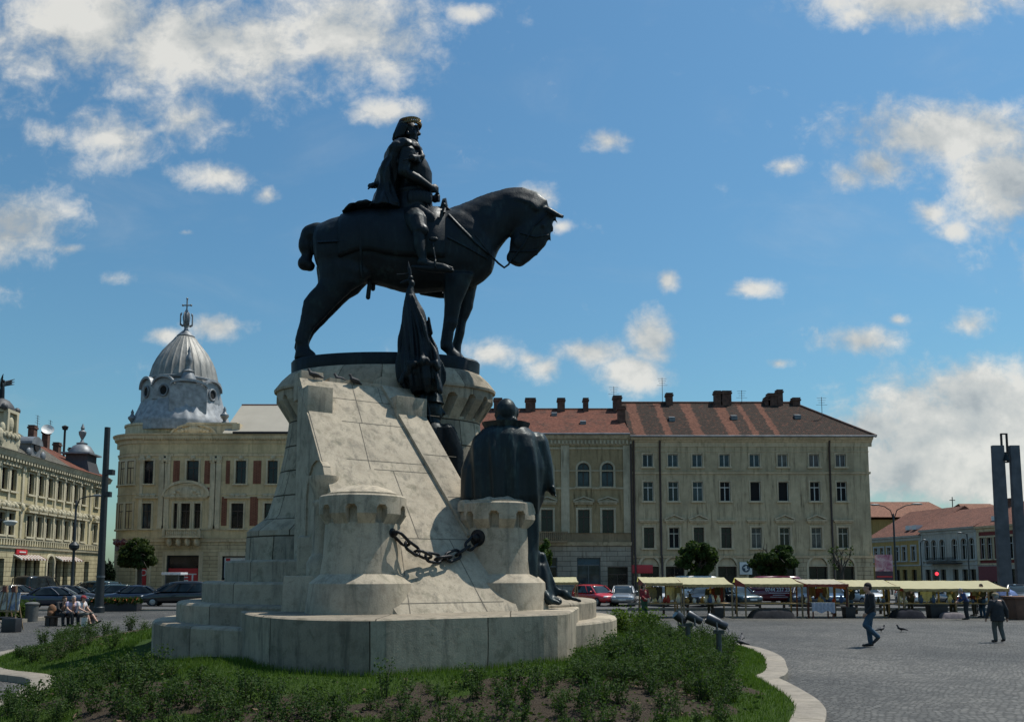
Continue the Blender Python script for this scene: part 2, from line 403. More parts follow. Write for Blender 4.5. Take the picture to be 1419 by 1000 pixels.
# ramp
RB, RA, RP = Vector((-1.1, 15.2, 0)), Vector((.535, -.845, 0)), Vector((.845, .535, 0))
SL, VT = 1.28, 3.83
def RL(u, v, dz=0.0, z=None):
    p = RB+RP*u-RA*v; p.z = (PLZ+SL*v if z is None else z)+dz; return p
def uL(v): return -1.05-.6*max(v, 0) if v < 1.06 else -1.68
def uR(v): return min(1.45, 1.36-.22*(v-1.79))
mb = MB()
vs = [-.02, 1.06, 2.2, 3.2, VT]
top = [(RL(uL(v), v), RL(uR(v), v)) for v in vs]; bot = [(RL(uL(v), v, z=1.3), RL(uR(v), v, z=1.3)) for v in vs]
for i in range(len(vs)-1):
    mb.hexa([bot[i][0], bot[i][1], bot[i+1][1], bot[i+1][0]], [top[i][0], top[i][1], top[i+1][1], top[i+1][0]])
e0, e1 = top[-1]; zt = e0.z
q = [RL(uL(VT), VT, z=1.3), RL(uR(VT), VT, z=1.3), RL(.9, VT+1.5, z=1.3), RL(-.5, VT+1.5, z=1.3)]
mb.hexa(q, [Vector((p.x, p.y, zt-.004)) for p in q])
wpar(mb.build('ramp', ST_PL, fixn=True), ped)
def slab(poly, h, name='ramp_kerb', lift=0.0):
    nrm = Vector((RA.x*SL, RA.y*SL, 1)).normalized(); n = len(poly)
    b = [RL(u, v)-nrm*.02 for u, v in poly]; t2 = [RL(u, v)+nrm*(h+lift) for u, v in poly]
    mb = MB(); mb.add(b+t2, [tuple(range(n))[::-1], tuple(range(n, 2*n))]+[(i, (i+1) % n, n+(i+1) % n, n+i) for i in range(n)])
    return wpar(mb.build(name, ST_PL, bevel=.012, fixn=True), ped)
slab([(.94, 1.12), (1.46, 1.12), (1.46, 1.34), (.915, 3.84), (.2, 3.84)], .075)
def block(u0, u1, v0, v1, z0, z1, name='parapet_block'):
    q = [RL(u0, v0), RL(u1, v0), RL(u1, v1), RL(u0, v1)]
    return wpar(MB().hexa([Vector((p.x, p.y, z0)) for p in q], [Vector((p.x, p.y, z1)) for p in q]).build(name, ST_PL, bevel=.02, fixn=True), ped)
block(.31, 1.06, 3.2, 3.8, 5.4, 6.14)
block(.28, .87, 4.0, 4.6, 6.0, 6.72)
block(-1.71, -1.16, 3.18, 3.75, 5.4, 6.12)
block(-1.6, -1.09, 4.0, 4.5, 6.0, 6.62)
wpar(MB().hexa([RL(-1.0, 3.83, z=6.0), RL(.3, 3.83, z=6.0), RL(.3, 4.9, z=6.0), RL(-1.0, 4.9, z=6.0)], [RL(-1.0, 3.86, z=6.5), RL(.3, 3.86, z=6.5), RL(.3, 4.9, z=6.5), RL(-1.0, 4.9, z=6.5)]).build('ramp_top', ST_PL, fixn=True), ped)
# joints on the ramp
mb = MB(); nrm = Vector((RA.x*SL, RA.y*SL, 1)).normalized()
def jl(a, b, w=.008, lift=.004):
    pa, pb = RL(*a)+nrm*lift, RL(*b)+nrm*lift; d = (pb-pa).normalized(); s = nrm.cross(d)*w
    mb.add([pa-s, pb-s, pb+s, pa+s], [(0, 1, 2, 3)])
for v, a, b in ((3.5, -1.1, .28), (3.05, -1.0, .42), (2.35, -1.15, .62), (2.2, -.62, .66), (1.08, -1.5, .93), (.14, -1.0, 1.2)): jl((a, v), (b, v))
for a, b in (((-.5, 3.83), (-.55, 3.05)), ((-.62, 3.05), (-.70, 2.2)), ((-.2, 2.2), (-.15, 1.08)), ((.52, 1.08), (.76, 0.0)), ((-.55, 1.08), (-.82, 0.0)), ((.1, 3.5), (.12, 3.83))): jl(a, b)
for v, a, b in ((3.3, .4, 1.4), (2.5, .6, 1.4), (1.75, .8, 1.4)): jl((a, v), (b, v), .006, .081)
wpar(mb.build('ramp_joints', JOINT), ped)
# engaged column and blocks on the shaded flank of the ramp
mb = MB(); cx, cy = -3.68, 16.15
mb.lathe([(.30, 2.16), (.30, 2.42), (.27, 2.46), (.25, 2.52), (.21, 2.56), (.185, 2.62), (.175, 3.5), (.20, 3.54), (.20, 3.60), (.18, 3.63), (.20, 3.75), (.30, 4.0), (.30, 4.1), (.02, 4.1)], 28, (cx, cy, 0))
wpar(mb.build('engaged_column', ST_PL, smooth=True), ped)
mb = MB(); mb.hexa([(-4.35, 15.75, 1.45), (-3.35, 15.5, 1.45), (-3.2, 16.7, 1.45), (-4.35, 17.2, 1.45)], [(-4.33, 15.78, 2.17), (-3.35, 15.53, 2.17), (-3.2, 16.7, 2.17), (-4.33, 17.2, 2.17)])
mb.hexa([(-4.35, 16.8, 2.16), (-4.0, 16.7, 2.16), (-4.0, 17.6, 2.16), (-4.4, 17.6, 2.16)], [(-4.35, 16.8, 2.95), (-4.0, 16.7, 2.95), (-4.0, 17.6, 3.05), (-4.4, 17.6, 3.05)])
wpar(mb.build('flank_block', ST_PL, bevel=.025, fixn=True), ped)
mb = MB()      # arched web between column and flank wall
def FL(v, z, o): 
    p = RL(-1.67-o, v); return Vector((p.x, p.y, z))
low = [(2.0, 4.05), (2.12, 4.28), (2.3, 4.42), (2.55, 4.46), (2.8, 4.38), (3.0, 4.15), (3.1, 3.8), (3.1, 1.5), (3.8, 1.5)]
for (v0, z0), (v1, z1) in zip(low, low[1:]):
    if v1 <= v0: continue
    a, b = min(PLZ+SL*v0-.02, 6.2), min(PLZ+SL*v1-.02, 6.2)
    if a <= z0: a = z0+.02
    mb.hexa([FL(v0, z0, .05), FL(v1, z1, .05), FL(v1, z1, -.1), FL(v0, z0, -.1)], [FL(v0, a, .05), FL(v1, b, .05), FL(v1, b, -.1), FL(v0, a, -.1)])
wpar(mb.build('flank_arch', ST_PL, fixn=True), ped)
# turrets
def turret(c, k, ph):
    t_ = MB(); c = (c[0], c[1], 0); z = lambda a: PLZ+(a-1.5)*k
    t_.lathe([(1.02*k, PLZ-.03), (.955*k, z(2.03)), (.94*k, z(2.045)), (.76*k, z(2.2)), (.755*k, z(2.24))], 64, c)
    o = wpar(t_.build('turret', ST_PL, smooth=True, ang=16), ped)
    s_ = MB().lathe([(.755*k, z(2.235)), (.715*k, z(2.5)), (.69*k, z(3.0)), (.685*k, z(3.12))], 64, c)
    p = wpar(s_.build('turret_shaft', ST_PL, smooth=True, ang=30), ped); p.parent = o; p.location = (0, 0, 0)
    c_ = MB(); corbel(c_, c, .685*k, .80*k, z(3.10), z(3.28), z(3.60), z(3.60), 9, .098*k, 288, nz0=z(3.10), nz1=z(3.44), phase=R(ph))
    p = c_.build('turret_crown', ST_PL, o, smooth=True, ang=17)
    d_ = MB().lathe([(.67*k, z(3.60)), (.67*k, z(3.67)), (.64*k, z(3.68)), (.5*k, z(3.76)), (.3*k, z(3.82)), (.01, z(3.85))], 64, c)
    d_.build('turret_dome', ST_PL, o, smooth=True, ang=30); return o
TL, TR = Vector((-2.77, 15.4, 0)), Vector((-.27, 17.0, 0))
turret(TL, 1.0, -95); turret(TR, 1.0, -96)
wpar(MB().lathe([(.17, 3.45), (.17, 3.62), (.13, 3.68), (.01, 3.7)], 24, (-.93, 16.75, 0)).build('ramp_end_boss', ST_PL, smooth=True), ped)
# chain
CA, CB = at(549, 738, 15.02), at(661, 745, 16.42)
chn = thing('chain', 'black iron chain with oval links hanging across the foot of the ramp', 'chain', ((CA+CB)/2).to_tuple()[:2]+(PLZ,))
def link_mesh(L=.32, Wd=.115, r=.029):
    pts = []
    for k in range(24):
        a = 2*math.pi*k/24; x = math.cos(a)*Wd*.78; y = math.sin(a)*Wd*.78
        pts.append(Vector((x+(L/2-Wd*.6)*(1 if x > 0 else -1), y, 0)))
    mb = MB(); vs = []; n = 10
    for i in range(24):
        d = (pts[(i+1) % 24]-pts[i-1]).normalized(); w = Vector((0, 0, 1)); u = d.cross(w)
        for k in range(n):
            a = 2*math.pi*k/n; vs.append(pts[i]+u*math.cos(a)*r+w*math.sin(a)*r)
    mb.add(vs, [(i*n+k, ((i+1) % 24)*n+k, ((i+1) % 24)*n+(k+1) % n, i*n+(k+1) % n) for i in range(24) for k in range(n)])
    return mb.mesh('link')
lm = link_mesh(); lm.materials.append(IRON); lm.polygons.foreach_set('use_smooth', [True]*len(lm.polygons))
NL, SAG = 8, .43
def cat_pt(s): return CA.lerp(CB, s)-Vector((0, 0, SAG*4*s*(1-s)))
for i in range(NL):
    s = (i+.5)/NL; p = cat_pt(s); d = (cat_pt(min(1, s+.02))-cat_pt(max(0, s-.02))).normalized()
    y = Vector((0, 0, 1)).cross(d).normalized(); z = d.cross(y); M = Matrix((d, y, z)).transposed()
    M = M @ Matrix.Rotation(R(72 if i % 2 else -18), 3, 'X')
    o = link('link', lm, chn); o.matrix_local = Matrix.Translation(p-Vector(chn.location)) @ M.to_4x4()
for c, T_ in ((CA, TL), (CB, TR)):
    d = (Vector((c.x, c.y, 0))-Vector((T_.x, T_.y, 0))).normalized(); k = d.cross(Vector((0, 0, 1)))
    big = c is CB
    pts = [Vector((T_.x, T_.y, c.z))+d*q for q in ((.6, .66, .72, .735, .80, .84) if big else (.6, .66, .70, .71, .78, .80))]
    mb = MB().tube(pts, [.10, .17, .17, .09, .08, .02] if big else [.05, .09, .09, .05, .05, .02], 20)
    o = mb.build('wall_boss', IRON, chn, smooth=True); o.location = -Vector(chn.location)
# ------------------------------------------------------------------ equestrian statue
from mathutils.bvhtree import BVHTree
HD = 20.5
def Z1(zx, zy, dy=0.0): return at(380+zx/2.5, 140+zy/2.5, HD+dy)
ZM = 1/(2.5*F/HD)
PLTZ = at(530, 497.5, HD-.34).z
eq = thing('equestrian_statue', 'dark bronze crowned rider in a cape on a heavy horse with lowered head', 'statue', (TX, TY, PLTZ-.28))
mb = MB().lathe([(2.30, 7.1), (2.36, 7.16), (2.37, PLTZ-.05), (2.33, PLTZ), (.1, PLTZ)], 96, (TX, TY, 0), sy=.44)
wpar(mb.build('base_plate', BRZ, smooth=True, ang=30), eq)
YV = Vector((0, 1, 0))
def pair(mb_r, a, b, hw, dy=0.0, n=24, f=None):
    A, B = Z1(*a, 0), Z1(*b, 0)
    if dy: A, B = A+YV*dy, B+YV*dy
    c = (A+B)/2; return MB().ring(c, (A-B)/2, YV, 1, hw, n, f)
hb = MB()
def vert(zx, t0, b0, hw): return pair(hb, (zx, t0), (zx, b0), hw)
hb.loft([vert(*q) for q in ((138, 465, 520, .12), (146, 440, 560, .34), (160, 426, 610, .47), (200, 413, 650, .60), (250, 400, 648, .66), (300, 388, 628, .69), (350, 380, 632, .72), (400, 378, 650, .74), (450, 378, 660, .74), (500, 378, 662, .72), (550, 378, 660, .67), (600, 380, 657, .61), (640, 374, 655, .56), (690, 372, 645, .50), (725, 400, 622, .43), (752, 450, 595, .32), (764, 500, 560, .16))])
neck = [((585, 384), (680, 650), .52), ((640, 366), (738, 606), .45), ((700, 338), (764, 550), .38), ((752, 319), (778, 514), .335), ((806, 307), (803, 480), .30), ((856, 304), (826, 459), .27), ((908, 320), (838, 462), .25), ((946, 350), (836, 478), .23), ((958, 380), (826, 490), .21)]
hb.loft([pair(hb, a, b, w) for a, b, w in neck])
head = [((930, 345), (822, 452), .18), ((966, 384), (820, 478), .235), ((968, 415), (815, 500), .24), ((958, 462), (812, 520), .215), ((938, 500), (803, 532), .175), ((910, 532), (801, 545), .15), ((884, 556), (806, 556), .145), ((862, 571), (824, 566), .12), ((850, 574), (836, 572), .05)]
hb.loft([pair(hb, a, b, w) for a, b, w in head])
for sgn in (-1, 1):                                    # ears, nostrils, eyes, cheek
    hb.chain([Z1(948, 378, .15*sgn), Z1(975, 393, .17*sgn), Z1(1006, 405 if sgn < 0 else 400, .15*sgn)], [.10, .075, .012])
    hb.ell(Z1(848, 560, .10*sgn), .07, .05, .06); hb.ell(Z1(930, 430, .2*sgn), .07, .05, .06); hb.ell(Z1(850, 490, .15*sgn), .17, .08, .19)
for a, b in (((965, 392), (985, 432)), ((962, 440), (970, 457)), ((950, 465), (958, 484)), ((906, 525), (913, 536))): hb.caps(Z1(*a), .06, Z1(*b), .01)
for i in range(30):                                    # knotted mane along the crest
    s = i/29*6.6+.3; k = min(int(s), 6); q = s-k
    a = [neck[k][0][j]*(1-q)+neck[k+1][0][j]*q for j in (0, 1)]; b = [neck[k][1][j]*(1-q)+neck[k+1][1][j]*q for j in (0, 1)]
    A, B = Z1(*a), Z1(*b); d = (B-A).normalized()
    for sg in (-1, 1): hb.caps(A+d*.05+YV*.05*sg, .07, A+d*.40+YV*.23*sg, .055, 8)
tail = [(150, 452, 34), (122, 462, 33), (110, 484, 27), (110, 508, 27), (114, 530, 20), (112, 545, 19), (106, 562, 27), (122, 572, 19)]
hb.chain([Z1(x, y) for x, y, r in tail], [r*ZM for x, y, r in tail])
hind = [((150, 545), (330, 560), .26), ((153, 590), (335, 598), .27), ((155, 625), (302, 636), .24), ((142, 645), (268, 655), .21), ((118, 668), (240, 682), .175), ((100, 692), (206, 718), .15), ((95, 722), (176, 752), .13), ((87, 765), (142, 785), .11), ((78, 800), (127, 808), .10), ((70, 832), (120, 838), .115), ((76, 848), (124, 858), .105), ((70, 868), (142, 872), .15), ((66, 894), (152, 894), .18)]
fore = [((583, 600), (690, 600), .24), ((588, 645), (672, 650), .22), ((588, 700), (646, 705), .165), ((586, 745), (638, 750), .135), ((583, 770), (636, 772), .145), ((580, 800), (622, 800), .105), ((577, 838), (617, 836), .105), ((576, 857), (622, 852), .12), ((592, 870), (630, 862), .105), ((600, 880), (645, 874), .14), ((602, 895), (656, 894), .17)]
foref = [((610, 600), (700, 600), .24), ((612, 645), (692, 650), .22), ((625, 690), (683, 690), .165), ((626, 740), (660, 742), .13), ((621, 772), (656, 775), .14), ((612, 818), (642, 822), .10), ((608, 850), (642, 852), .115), ((620, 868), (655, 868), .105), ((618, 880), (662, 878), .14), ((618, 896), (670, 896), .17)]
def leg(tab, dy, ref, sh=0.0):
    rr = []
    for a, b, w in tab:
        A, B = at(380+a[0]/2.5, 140+a[1]/2.5, HD+ref), at(380+b[0]/2.5, 140+b[1]/2.5, HD+ref)
        A.y = B.y = HD+dy; A.x += sh; B.x += sh; rr.append(MB().ring((A+B)/2, (A-B)/2, YV, 1, w, 20))
    hb.loft(rr)
leg(hind, -.33, -.33); leg(hind, .27, -.33, -.17); leg(fore, -.30, -.30); leg(foref, .30, -.30)
hx0 = Z1(380, 520)
def hide(c, nr):
    x, z, y = c[:, 0]-hx0.x, c[:, 2]-hx0.z, c[:, 1]
    h = np.sin(x*3.1+z*1.7+.6)*np.sin(z*3.7-x*1.1)*.6+np.sin(x*7.3-z*4.1)*np.sin(z*6.1+x*2.3+1)*.35+np.sin(x*15+z*9)*np.sin(z*13-x*6)*.14
    return c+nr*(h*.022)[:, None]
horse = sculpt('horse', hb, .034, BRZ, smooth=4, disp=hide)
wpar(horse, eq)
me = horse.data
BV = BVHTree.FromPolygons([v.co[:] for v in me.vertices], [p.vertices[:] for p in me.polygons])
def proj(zx, zy, dy=-2.5, lift=.02):
    p = Z1(zx, zy, dy); c = Vector((0, 0, CAMH)); d = (p-c).normalized()
    h = BV.ray_cast(p, d)[0]
    return (h-d*lift) if h else Z1(zx, zy, -.5)
def strap(pts, r, name, flat=.5):
    pp = []
    for a, b in zip(pts, pts[1:]):
        for q in range(6): pp.append(proj(a[0]+(b[0]-a[0])*q/6, a[1]+(b[1]-a[1])*q/6))
    pp.append(proj(*pts[-1])); return wpar(MB().tube(pp, r, 8, flat=flat).build(name, BRZ, smooth=True), eq)
strap([(150, 488), (220, 484), (300, 478)], .045, 'breeching_strap'); strap([(300, 400), (302, 480), (300, 560), (305, 610)], .05, 'girth_strap')
strap([(604, 392), (650, 440), (700, 490), (748, 530)], .042, 'breast_strap'); strap([(600, 470), (660, 500), (740, 545)], .036, 'breast_strap')
strap([(945, 388), (900, 430), (860, 500), (826, 545)], .03, 'bridle_strap'); strap([(850, 455), (905, 470), (950, 462)], .026, 'bridle_strap'); strap([(815, 520), (870, 520), (915, 515)], .026, 'bridle_strap')
mb = MB()
for sg in (-1, 1):
    mb.tube([Z1(820, 548, .13*sg), Z1(812, 566, .18*sg), Z1(797, 577, .24*sg), Z1(778, 563, .3*sg), Z1(760, 545, .36*sg), Z1(700, 470, .44*sg), Z1(640, 405, .40*sg), Z1(590, 362, .2*sg)], .026, 8)
wpar(mb.build('reins', BRZ, smooth=True), eq)
# saddle cloth hugging the barrel
mb = MB(); rings = []
tab = [(238, 403, 648, .655), (250, 398, 648, .668), (300, 386, 628, .70), (350, 378, 632, .73), (400, 376, 650, .75), (450, 376, 660, .75), (500, 376, 662, .73), (550, 376, 660, .685), (598, 378, 657, .625)]
for zx, t0, b0, hw in tab:
    A, B = Z1(zx, t0), Z1(zx, b0); c = (A+B)/2; up = (A-B)/2; row = []
    for k in range(33):
        a = R(-22+224*k/32); row.append((c, up*math.sin(a), YV*(hw*math.cos(a))))
    rings.append([[c+(u+y)*s for c, u, y in row] for s in (1.045, .99)])
for i in range(len(rings)-1):
    (o0, i0), (o1, i1) = rings[i], rings[i+1]
    for k in range(32):
        mb.add([o0[k], o0[k+1], o1[k+1], o1[k]], [(0, 1, 2, 3)]); mb.add([i0[k], i0[k+1], i1[k+1], i1[k]], [(3, 2, 1, 0)])
    for k in (0, 32): mb.add([o0[k], o1[k], i1[k], i0[k]], [(0, 1, 2, 3)])
for r in (rings[0], rings[-1]):
    for k in range(32): mb.add([r[0][k], r[0][k+1], r[1][k+1], r[1][k]], [(0, 1, 2, 3)])
sc_ = mb.build('saddle_cloth', BRZ, fixn=True, smooth=True)
bm = bmesh.new(); bm.from_mesh(sc_.data); bmesh.ops.remove_doubles(bm, verts=bm.verts, dist=.001); bmesh.ops.recalc_face_normals(bm, faces=bm.faces); bm.to_mesh(sc_.data); bm.free()
wpar(sc_, eq)
mb = MB(); mb.caps(Z1(334, 600, -.1), .05, Z1(325, 680, -.1), .058); mb.caps(Z1(345, 600, .1), .05, Z1(342, 650, .1), .06)
wpar(mb.build('scabbard', BRZ, smooth=True), eq)
# ---- rider
rb = MB()
def torso(y, x0, x1, hw, f=None, dy=0.0): 
    A, B = Z1(x1, y, dy), Z1(x0, y, dy); A.y = B.y = HD+dy; return MB().ring((A+B)/2, (A-B)/2, YV, 1, hw, 24, f)
rb.loft([torso(*q) for q in ((168, 445, 490, .20), (182, 432, 508, .40), (200, 426, 522, .50), (222, 424, 536, .50), (250, 424, 547, .45), (282, 428, 547, .40), (305, 430, 542, .37), (330, 424, 545, .40), (370, 415, 550, .46), (410, 410, 548, .48), (440, 420, 540, .42))])
for sg in (-1, 1):
    d = lambda v: v*sg
    rb.chain([Z1(470, 212, 0)+YV*d(.50), Z1(462, 248, 0)+YV*d(.56), Z1(458, 282, 0)+YV*d(.58)], [.20, .165, .14])       # upper arm
    rb.chain([Z1(458, 282, 0)+YV*d(.58), Z1(505, 303, 0)+YV*d(.50), Z1(542, 318, 0)+YV*d(.34)], [.135, .12, .085])       # forearm
    for k in range(6): rb.ell(Z1(470-k*2.4, 208+k*13, 0)+YV*d(.52+.012*k), .20-.008*k, .19-.006*k, .055)
    for k in range(3): rb.ell(Z1(470+k*18, 285+k*8, 0)+YV*d(.58-.05*k), .07, .13, .14)
    rb.ell(Z1(468, 222, 0)+YV*d(.53), .19, .17, .22); rb.ell(Z1(458, 282, 0)+YV*d(.6), .15, .14, .15)
    hnd = Z1(553, 322, 0)+YV*d(.28); rb.ell(hnd, .095, .075, .11)
    for k, (l, dz) in enumerate(((.16, .07), (.175, .025), (.17, -.02), (.14, -.065))):
        b = hnd+Vector((.05, 0, dz)); m_ = b+Vector((.07, -.05*sg, -.02)); e = m_+Vector((-.03, -.09*sg, -.03)); rb.chain([b, m_, e], [.034, .032, .027], 8)
    rb.chain([hnd+Vector((0, .03*sg, .07)), hnd+Vector((.05, -.04*sg, .12)), hnd+Vector((.10, -.09*sg, .11))], [.04, .036, .03], 8)
    # leg over the barrel: hip, knee cop, greave, long sabaton
    def LG(zx, zy, dy): 
        p = at(380+zx/2.5, 140+zy/2.5, HD-.9); p.y = HD+dy*sg; return p
    rb.chain([LG(470, 372, .36), LG(490, 408, .72), LG(503, 446, .86)], [.29, .265, .20])
    rb.ell(LG(512, 448, .89), .17, .15, .16)
    rb.chain([LG(500, 462, .88), LG(503, 500, .90), LG(517, 552, .92)], [.155, .15, .095])
    rb.chain([LG(512, 560, .92), LG(545, 572, .94), LG(585, 577, .95), LG(616, 582, .95)], [.115, .10, .085, .04])
    for k in range(5): rb.ell(LG(490+k*11, 352+k*9, .50+.03*k), .15, .05, .17)                                          # tassets
# head: skull, face, long hair
hc = Z1(470, 104)
rb.chain([Z1(466, 178), Z1(468, 146)], [.20, .165])
rb.ell(Z1(464, 98), .215, .20, .245); rb.ell(Z1(476, 118), .17, .165, .20)
rb.ell(Z1(484, 136), .11, .12, .075); rb.caps(Z1(496, 100), .035, Z1(504, 115), .038); rb.ell(Z1(502, 117), .035, .05, .028)
rb.ell(Z1(494, 93), .055, .15, .032); rb.ell(Z1(495, 128), .045, .07, .022); rb.ell(Z1(491, 132), .05, .075, .03); rb.ell(Z1(493, 142), .055, .06, .04)
for sg in (-1, 1): rb.ell(Z1(484, 112, .11*sg), .05, .05, .05); rb.ell(Z1(462, 112, .20*sg), .05, .035, .07)
rb.loft([torso(*q) for q in ((318, 426, 545, .41), (321, 420, 549, .43), (330, 420, 550, .43), (333, 424, 546, .41))])
for k in range(7): rb.ell(Z1(478+k*11, 352+abs(k-3)*2, 0)-YV*(.46-.02*k), .062, .06, .19)
rider = sculpt('rider', rb, .022, BRZ, smooth=2); wpar(rider, eq)
hm = MB()
rng = random.Random(3)
for i in range(46):
    a = R(85+190*rng.random()); dy_, dx = math.sin(a)*.2, math.cos(a)*.2
    p0 = Z1(458, 78)+Vector((dx*.75, dy_*.8, .02)); p1 = Z1(458, 105)+Vector((dx*1.18, dy_*1.2, 0)); p2 = Z1(448, 132)+Vector((dx*1.15+rng.uniform(-.04, .02), dy_*1.1, rng.uniform(-.05, .05)))
    hm.chain([p0, p1, p2], [.055, .062, .045], 8)
hm.ell(Z1(462, 78), .19, .18, .11)
wpar(sculpt('hair', hm, .02, BRZ, smooth=2), eq)
wm = MB()
for i in range(30):
    a = 2*math.pi*i/30; base = Z1(468, 90)+Vector((math.cos(a)*.235, math.sin(a)*.225, math.cos(a)*.05+.02))
    tng = Vector((-math.sin(a), math.cos(a), .4)).normalized()*(1 if math.sin(a) < 0 else -1); tng.z = abs(tng.z)
    n_ = Vector((math.cos(a), math.sin(a), .1)); s_ = n_.cross(tng).normalized()
    for q in (-1, 1):
        tip = base+tng*.16+s_*.06*q+n_*.045; mid = base+tng*.09+s_*.055*q+n_*.045
        wm.add([base-s_*.015, mid-s_*.034, tip, mid+s_*.034, base+n_*.03], [(0, 1, 4), (1, 2, 4), (2, 3, 4), (3, 0, 4), (0, 3, 2, 1)])
wm.tube([Z1(468, 90)+Vector((math.cos(2*math.pi*i/24)*.235, math.sin(2*math.pi*i/24)*.225, math.cos(2*math.pi*i/24)*.05)) for i in range(25)], .022, 6)
wpar(wm.build('laurel_wreath', BRZG), eq)
cm_ = MB()
fold = lambda k, amp, ph: (lambda t_: 1+amp*math.cos(k*t_+ph))
cm_.loft([torso(*q) for q in ((146, 424, 488, .22, fold(5, .05, 0)), (158, 410, 504, .40, fold(6, .04, 1)), (174, 398, 516, .64, fold(7, .035, 2)), (190, 391, 519, .73, fold(7, .04, 2)), (203, 387, 500, .72, fold(7, .04, 2)), (222, 378, 478, .63, fold(9, .04, 1)), (250, 366, 462, .62, fold(9, .055, 1)), (285, 354, 446, .60, fold(9, .065, .8)), (318, 356, 438, .58, fold(9, .07, .6)), (345, 350, 440, .62, fold(9, .06, .5)), (374, 335, 452, .70, fold(9, .06, .5)), (396, 318, 460, .74, fold(9, .05, .5)))])
for dy, q in ((-.25, 0), (-.05, -6), (.2, 4)): cm_.chain([Z1(385, 262, dy), Z1(358, 285+q, dy), Z1(326, 301+q, dy-.1)], [.16, .085, .018])
for k in range(6): cm_.chain([Z1(440+k*14, 168+k*2, -.35), Z1(425+k*16, 190+k*4, -.5), Z1(432+k*12, 214-k, -.55)], [.04, .055, .03], 8)
cm_.chain([Z1(450, 206, -.68), Z1(480, 198, -.66), Z1(505, 194, -.5), Z1(518, 190, -.2)], [.05, .075, .07, .05])
cm_.chain([Z1(420, 160, 0), Z1(455, 148, -.28), Z1(492, 155, -.22), Z1(505, 172, 0)], [.08, .085, .08, .07])
cm_.loft([pair(0, (243, 397), (243, 401), .3), pair(0, (262, 388), (262, 404), .5), pair(0, (290, 372), (290, 400), .6), pair(0, (345, 368), (345, 396), .62), pair(0, (440, 372), (440, 400), .6)])
def cfold(c, nr):
    x, z, y = c[:, 0], c[:, 2], c[:, 1]; u = x*.8+y*.35+(z-10)*.28
    return c+nr*((np.sin(u*19+np.sin(z*2)*.9)*.6+np.sin(u*37+z)*.3)*.035)[:, None]
wpar(sculpt('cape', cm_, .022, BRZ, smooth=2, disp=cfold), eq)
sm = MB()
def SW(px, py, d=-.55): return at(px, py, HD+d)
sm.tube([SW(615, 286), SW(613.5, 293)], [.035, .03], 8); sm.ell(SW(615.4, 284), .05); sm.tube([SW(610.5, 292), SW(617, 295)], .025, 6)
sm.tube([SW(613.5, 293), SW(610, 310), SW(606, 328)], [.07, .06, .03], 8, flat=.35)
wpar(sm.build('sword', BRZ, smooth=True), eq)
for sg in (-1, 1):
    def LG(px, py, dy=.94):
        p = at(px, py, HD-.9); p.y = HD+dy*sg; return p
    sm = MB(); sm.tube([LG(600, 330, .84), LG(601, 345, .93), LG(604, 362)], .035, 8, flat=.4); sm.ell(LG(600.5, 331, .88), .12, .05, .06)
    sm.chain([LG(572, 371), LG(600, 373), LG(618, 373.5), LG(627, 376)], [.05, .10, .10, .05])
    for a in (-.15, .15): sm.tube([LG(604, 362, .94), LG(604, 366, .94+a), LG(604, 374, .94+a)], .025, 6)
    wpar(sculpt('stirrup', sm, .018, BRZ, smooth=2), eq)
sm = MB(); sm.loft([MB().ring(Z1(zx, zy), Vector((0, 0, 1)), YV, a, b, 20) for zx, zy, a, b in ((572, 398, .06, .2), (585, 372, .22, .30), (597, 372, .24, .32), (606, 392, .05, .2))])
wpar(sm.build('saddle_bow', BRZ, smooth=True), eq)

# ------------------------------------------------------------------ standing bronze figures
def drape(D, rows, dep, k, amp, ph=0.0, n=72, lean=0.0, mb=None):
    mb = mb or MB(); rr = []
    for i, (y, x0, x1) in enumerate(rows):
        A, B = at(x1, y, D), at(x0, y, D); c = (A+B)/2; hw = (A.x-B.x)/2; c.y = D+lean*i
        dd = dep[i] if hasattr(dep, '__len__') else dep; am = amp*min(1, i/max(1, len(rows)-1)*1.6)
        rr.append(MB().ring(c, Vector((1, 0, 0)), YV, hw, dd, n, lambda t_: 1+am*math.cos(k*t_+ph+.25*math.sin(2*t_+i*.5))+am*.5*math.cos((2*k+1)*t_+ph*2)))
    mb.loft(rr); return mb
fD = 17.0
cap = thing('caped_statue', 'greenish bronze bald man seen from behind in a wide cape beside the pedestal', 'statue', (at(705, 830, fD).x, fD, 1.6))
c_ = MB()
P = lambda x, y, d=0.0: at(x, y, fD+d)
c_.ell(P(701.5, 570), .225, .26, .28); c_.ell(P(702, 579), .20, .22, .20); c_.ell(P(716, 571, .1), .05, .08, .12); c_.ell(P(688, 575, .0), .045, .06, .09); c_.caps(P(702, 584), .17, P(702, 600), .2)
for k in range(9): c_.ell(P(690+k*3.0, 583+2.5*math.sin(k*.35), -.16), .05, .06, .10)
c_.ell(P(713, 585, .14), .08, .09, .12)
drape(fD, [(590, 675, 728), (596, 667, 735), (606, 657, 743), (624, 647, 751), (650, 640.5, 756), (690, 638, 755), (712, 644, 746), (760, 660, 747), (800, 674, 752), (822, 684, 757), (838, 690, 760)], [.30, .42, .5, .54, .56, .55, .5, .46, .46, .46, .46], 8, .02, .4, mb=c_)
c_.chain([P(742, 616, .1), P(751, 645, .1), P(755, 668, .1)], [.28, .23, .2]); c_.chain([P(755, 668, .1), P(766, 680, .05)], [.17, .09])
hnd = P(768, 681, .05)
for k in range(4): c_.chain([hnd+Vector((.01, 0, .06-.04*k)), hnd+Vector((.05, -.07, .03-.04*k)), hnd+Vector((.02, -.13, -.01-.035*k))], [.035, .032, .026], 8)
c_.chain([hnd+Vector((-.02, -.03, .08)), hnd+Vector((-.01, -.11, .07))], [.035, .028], 8)
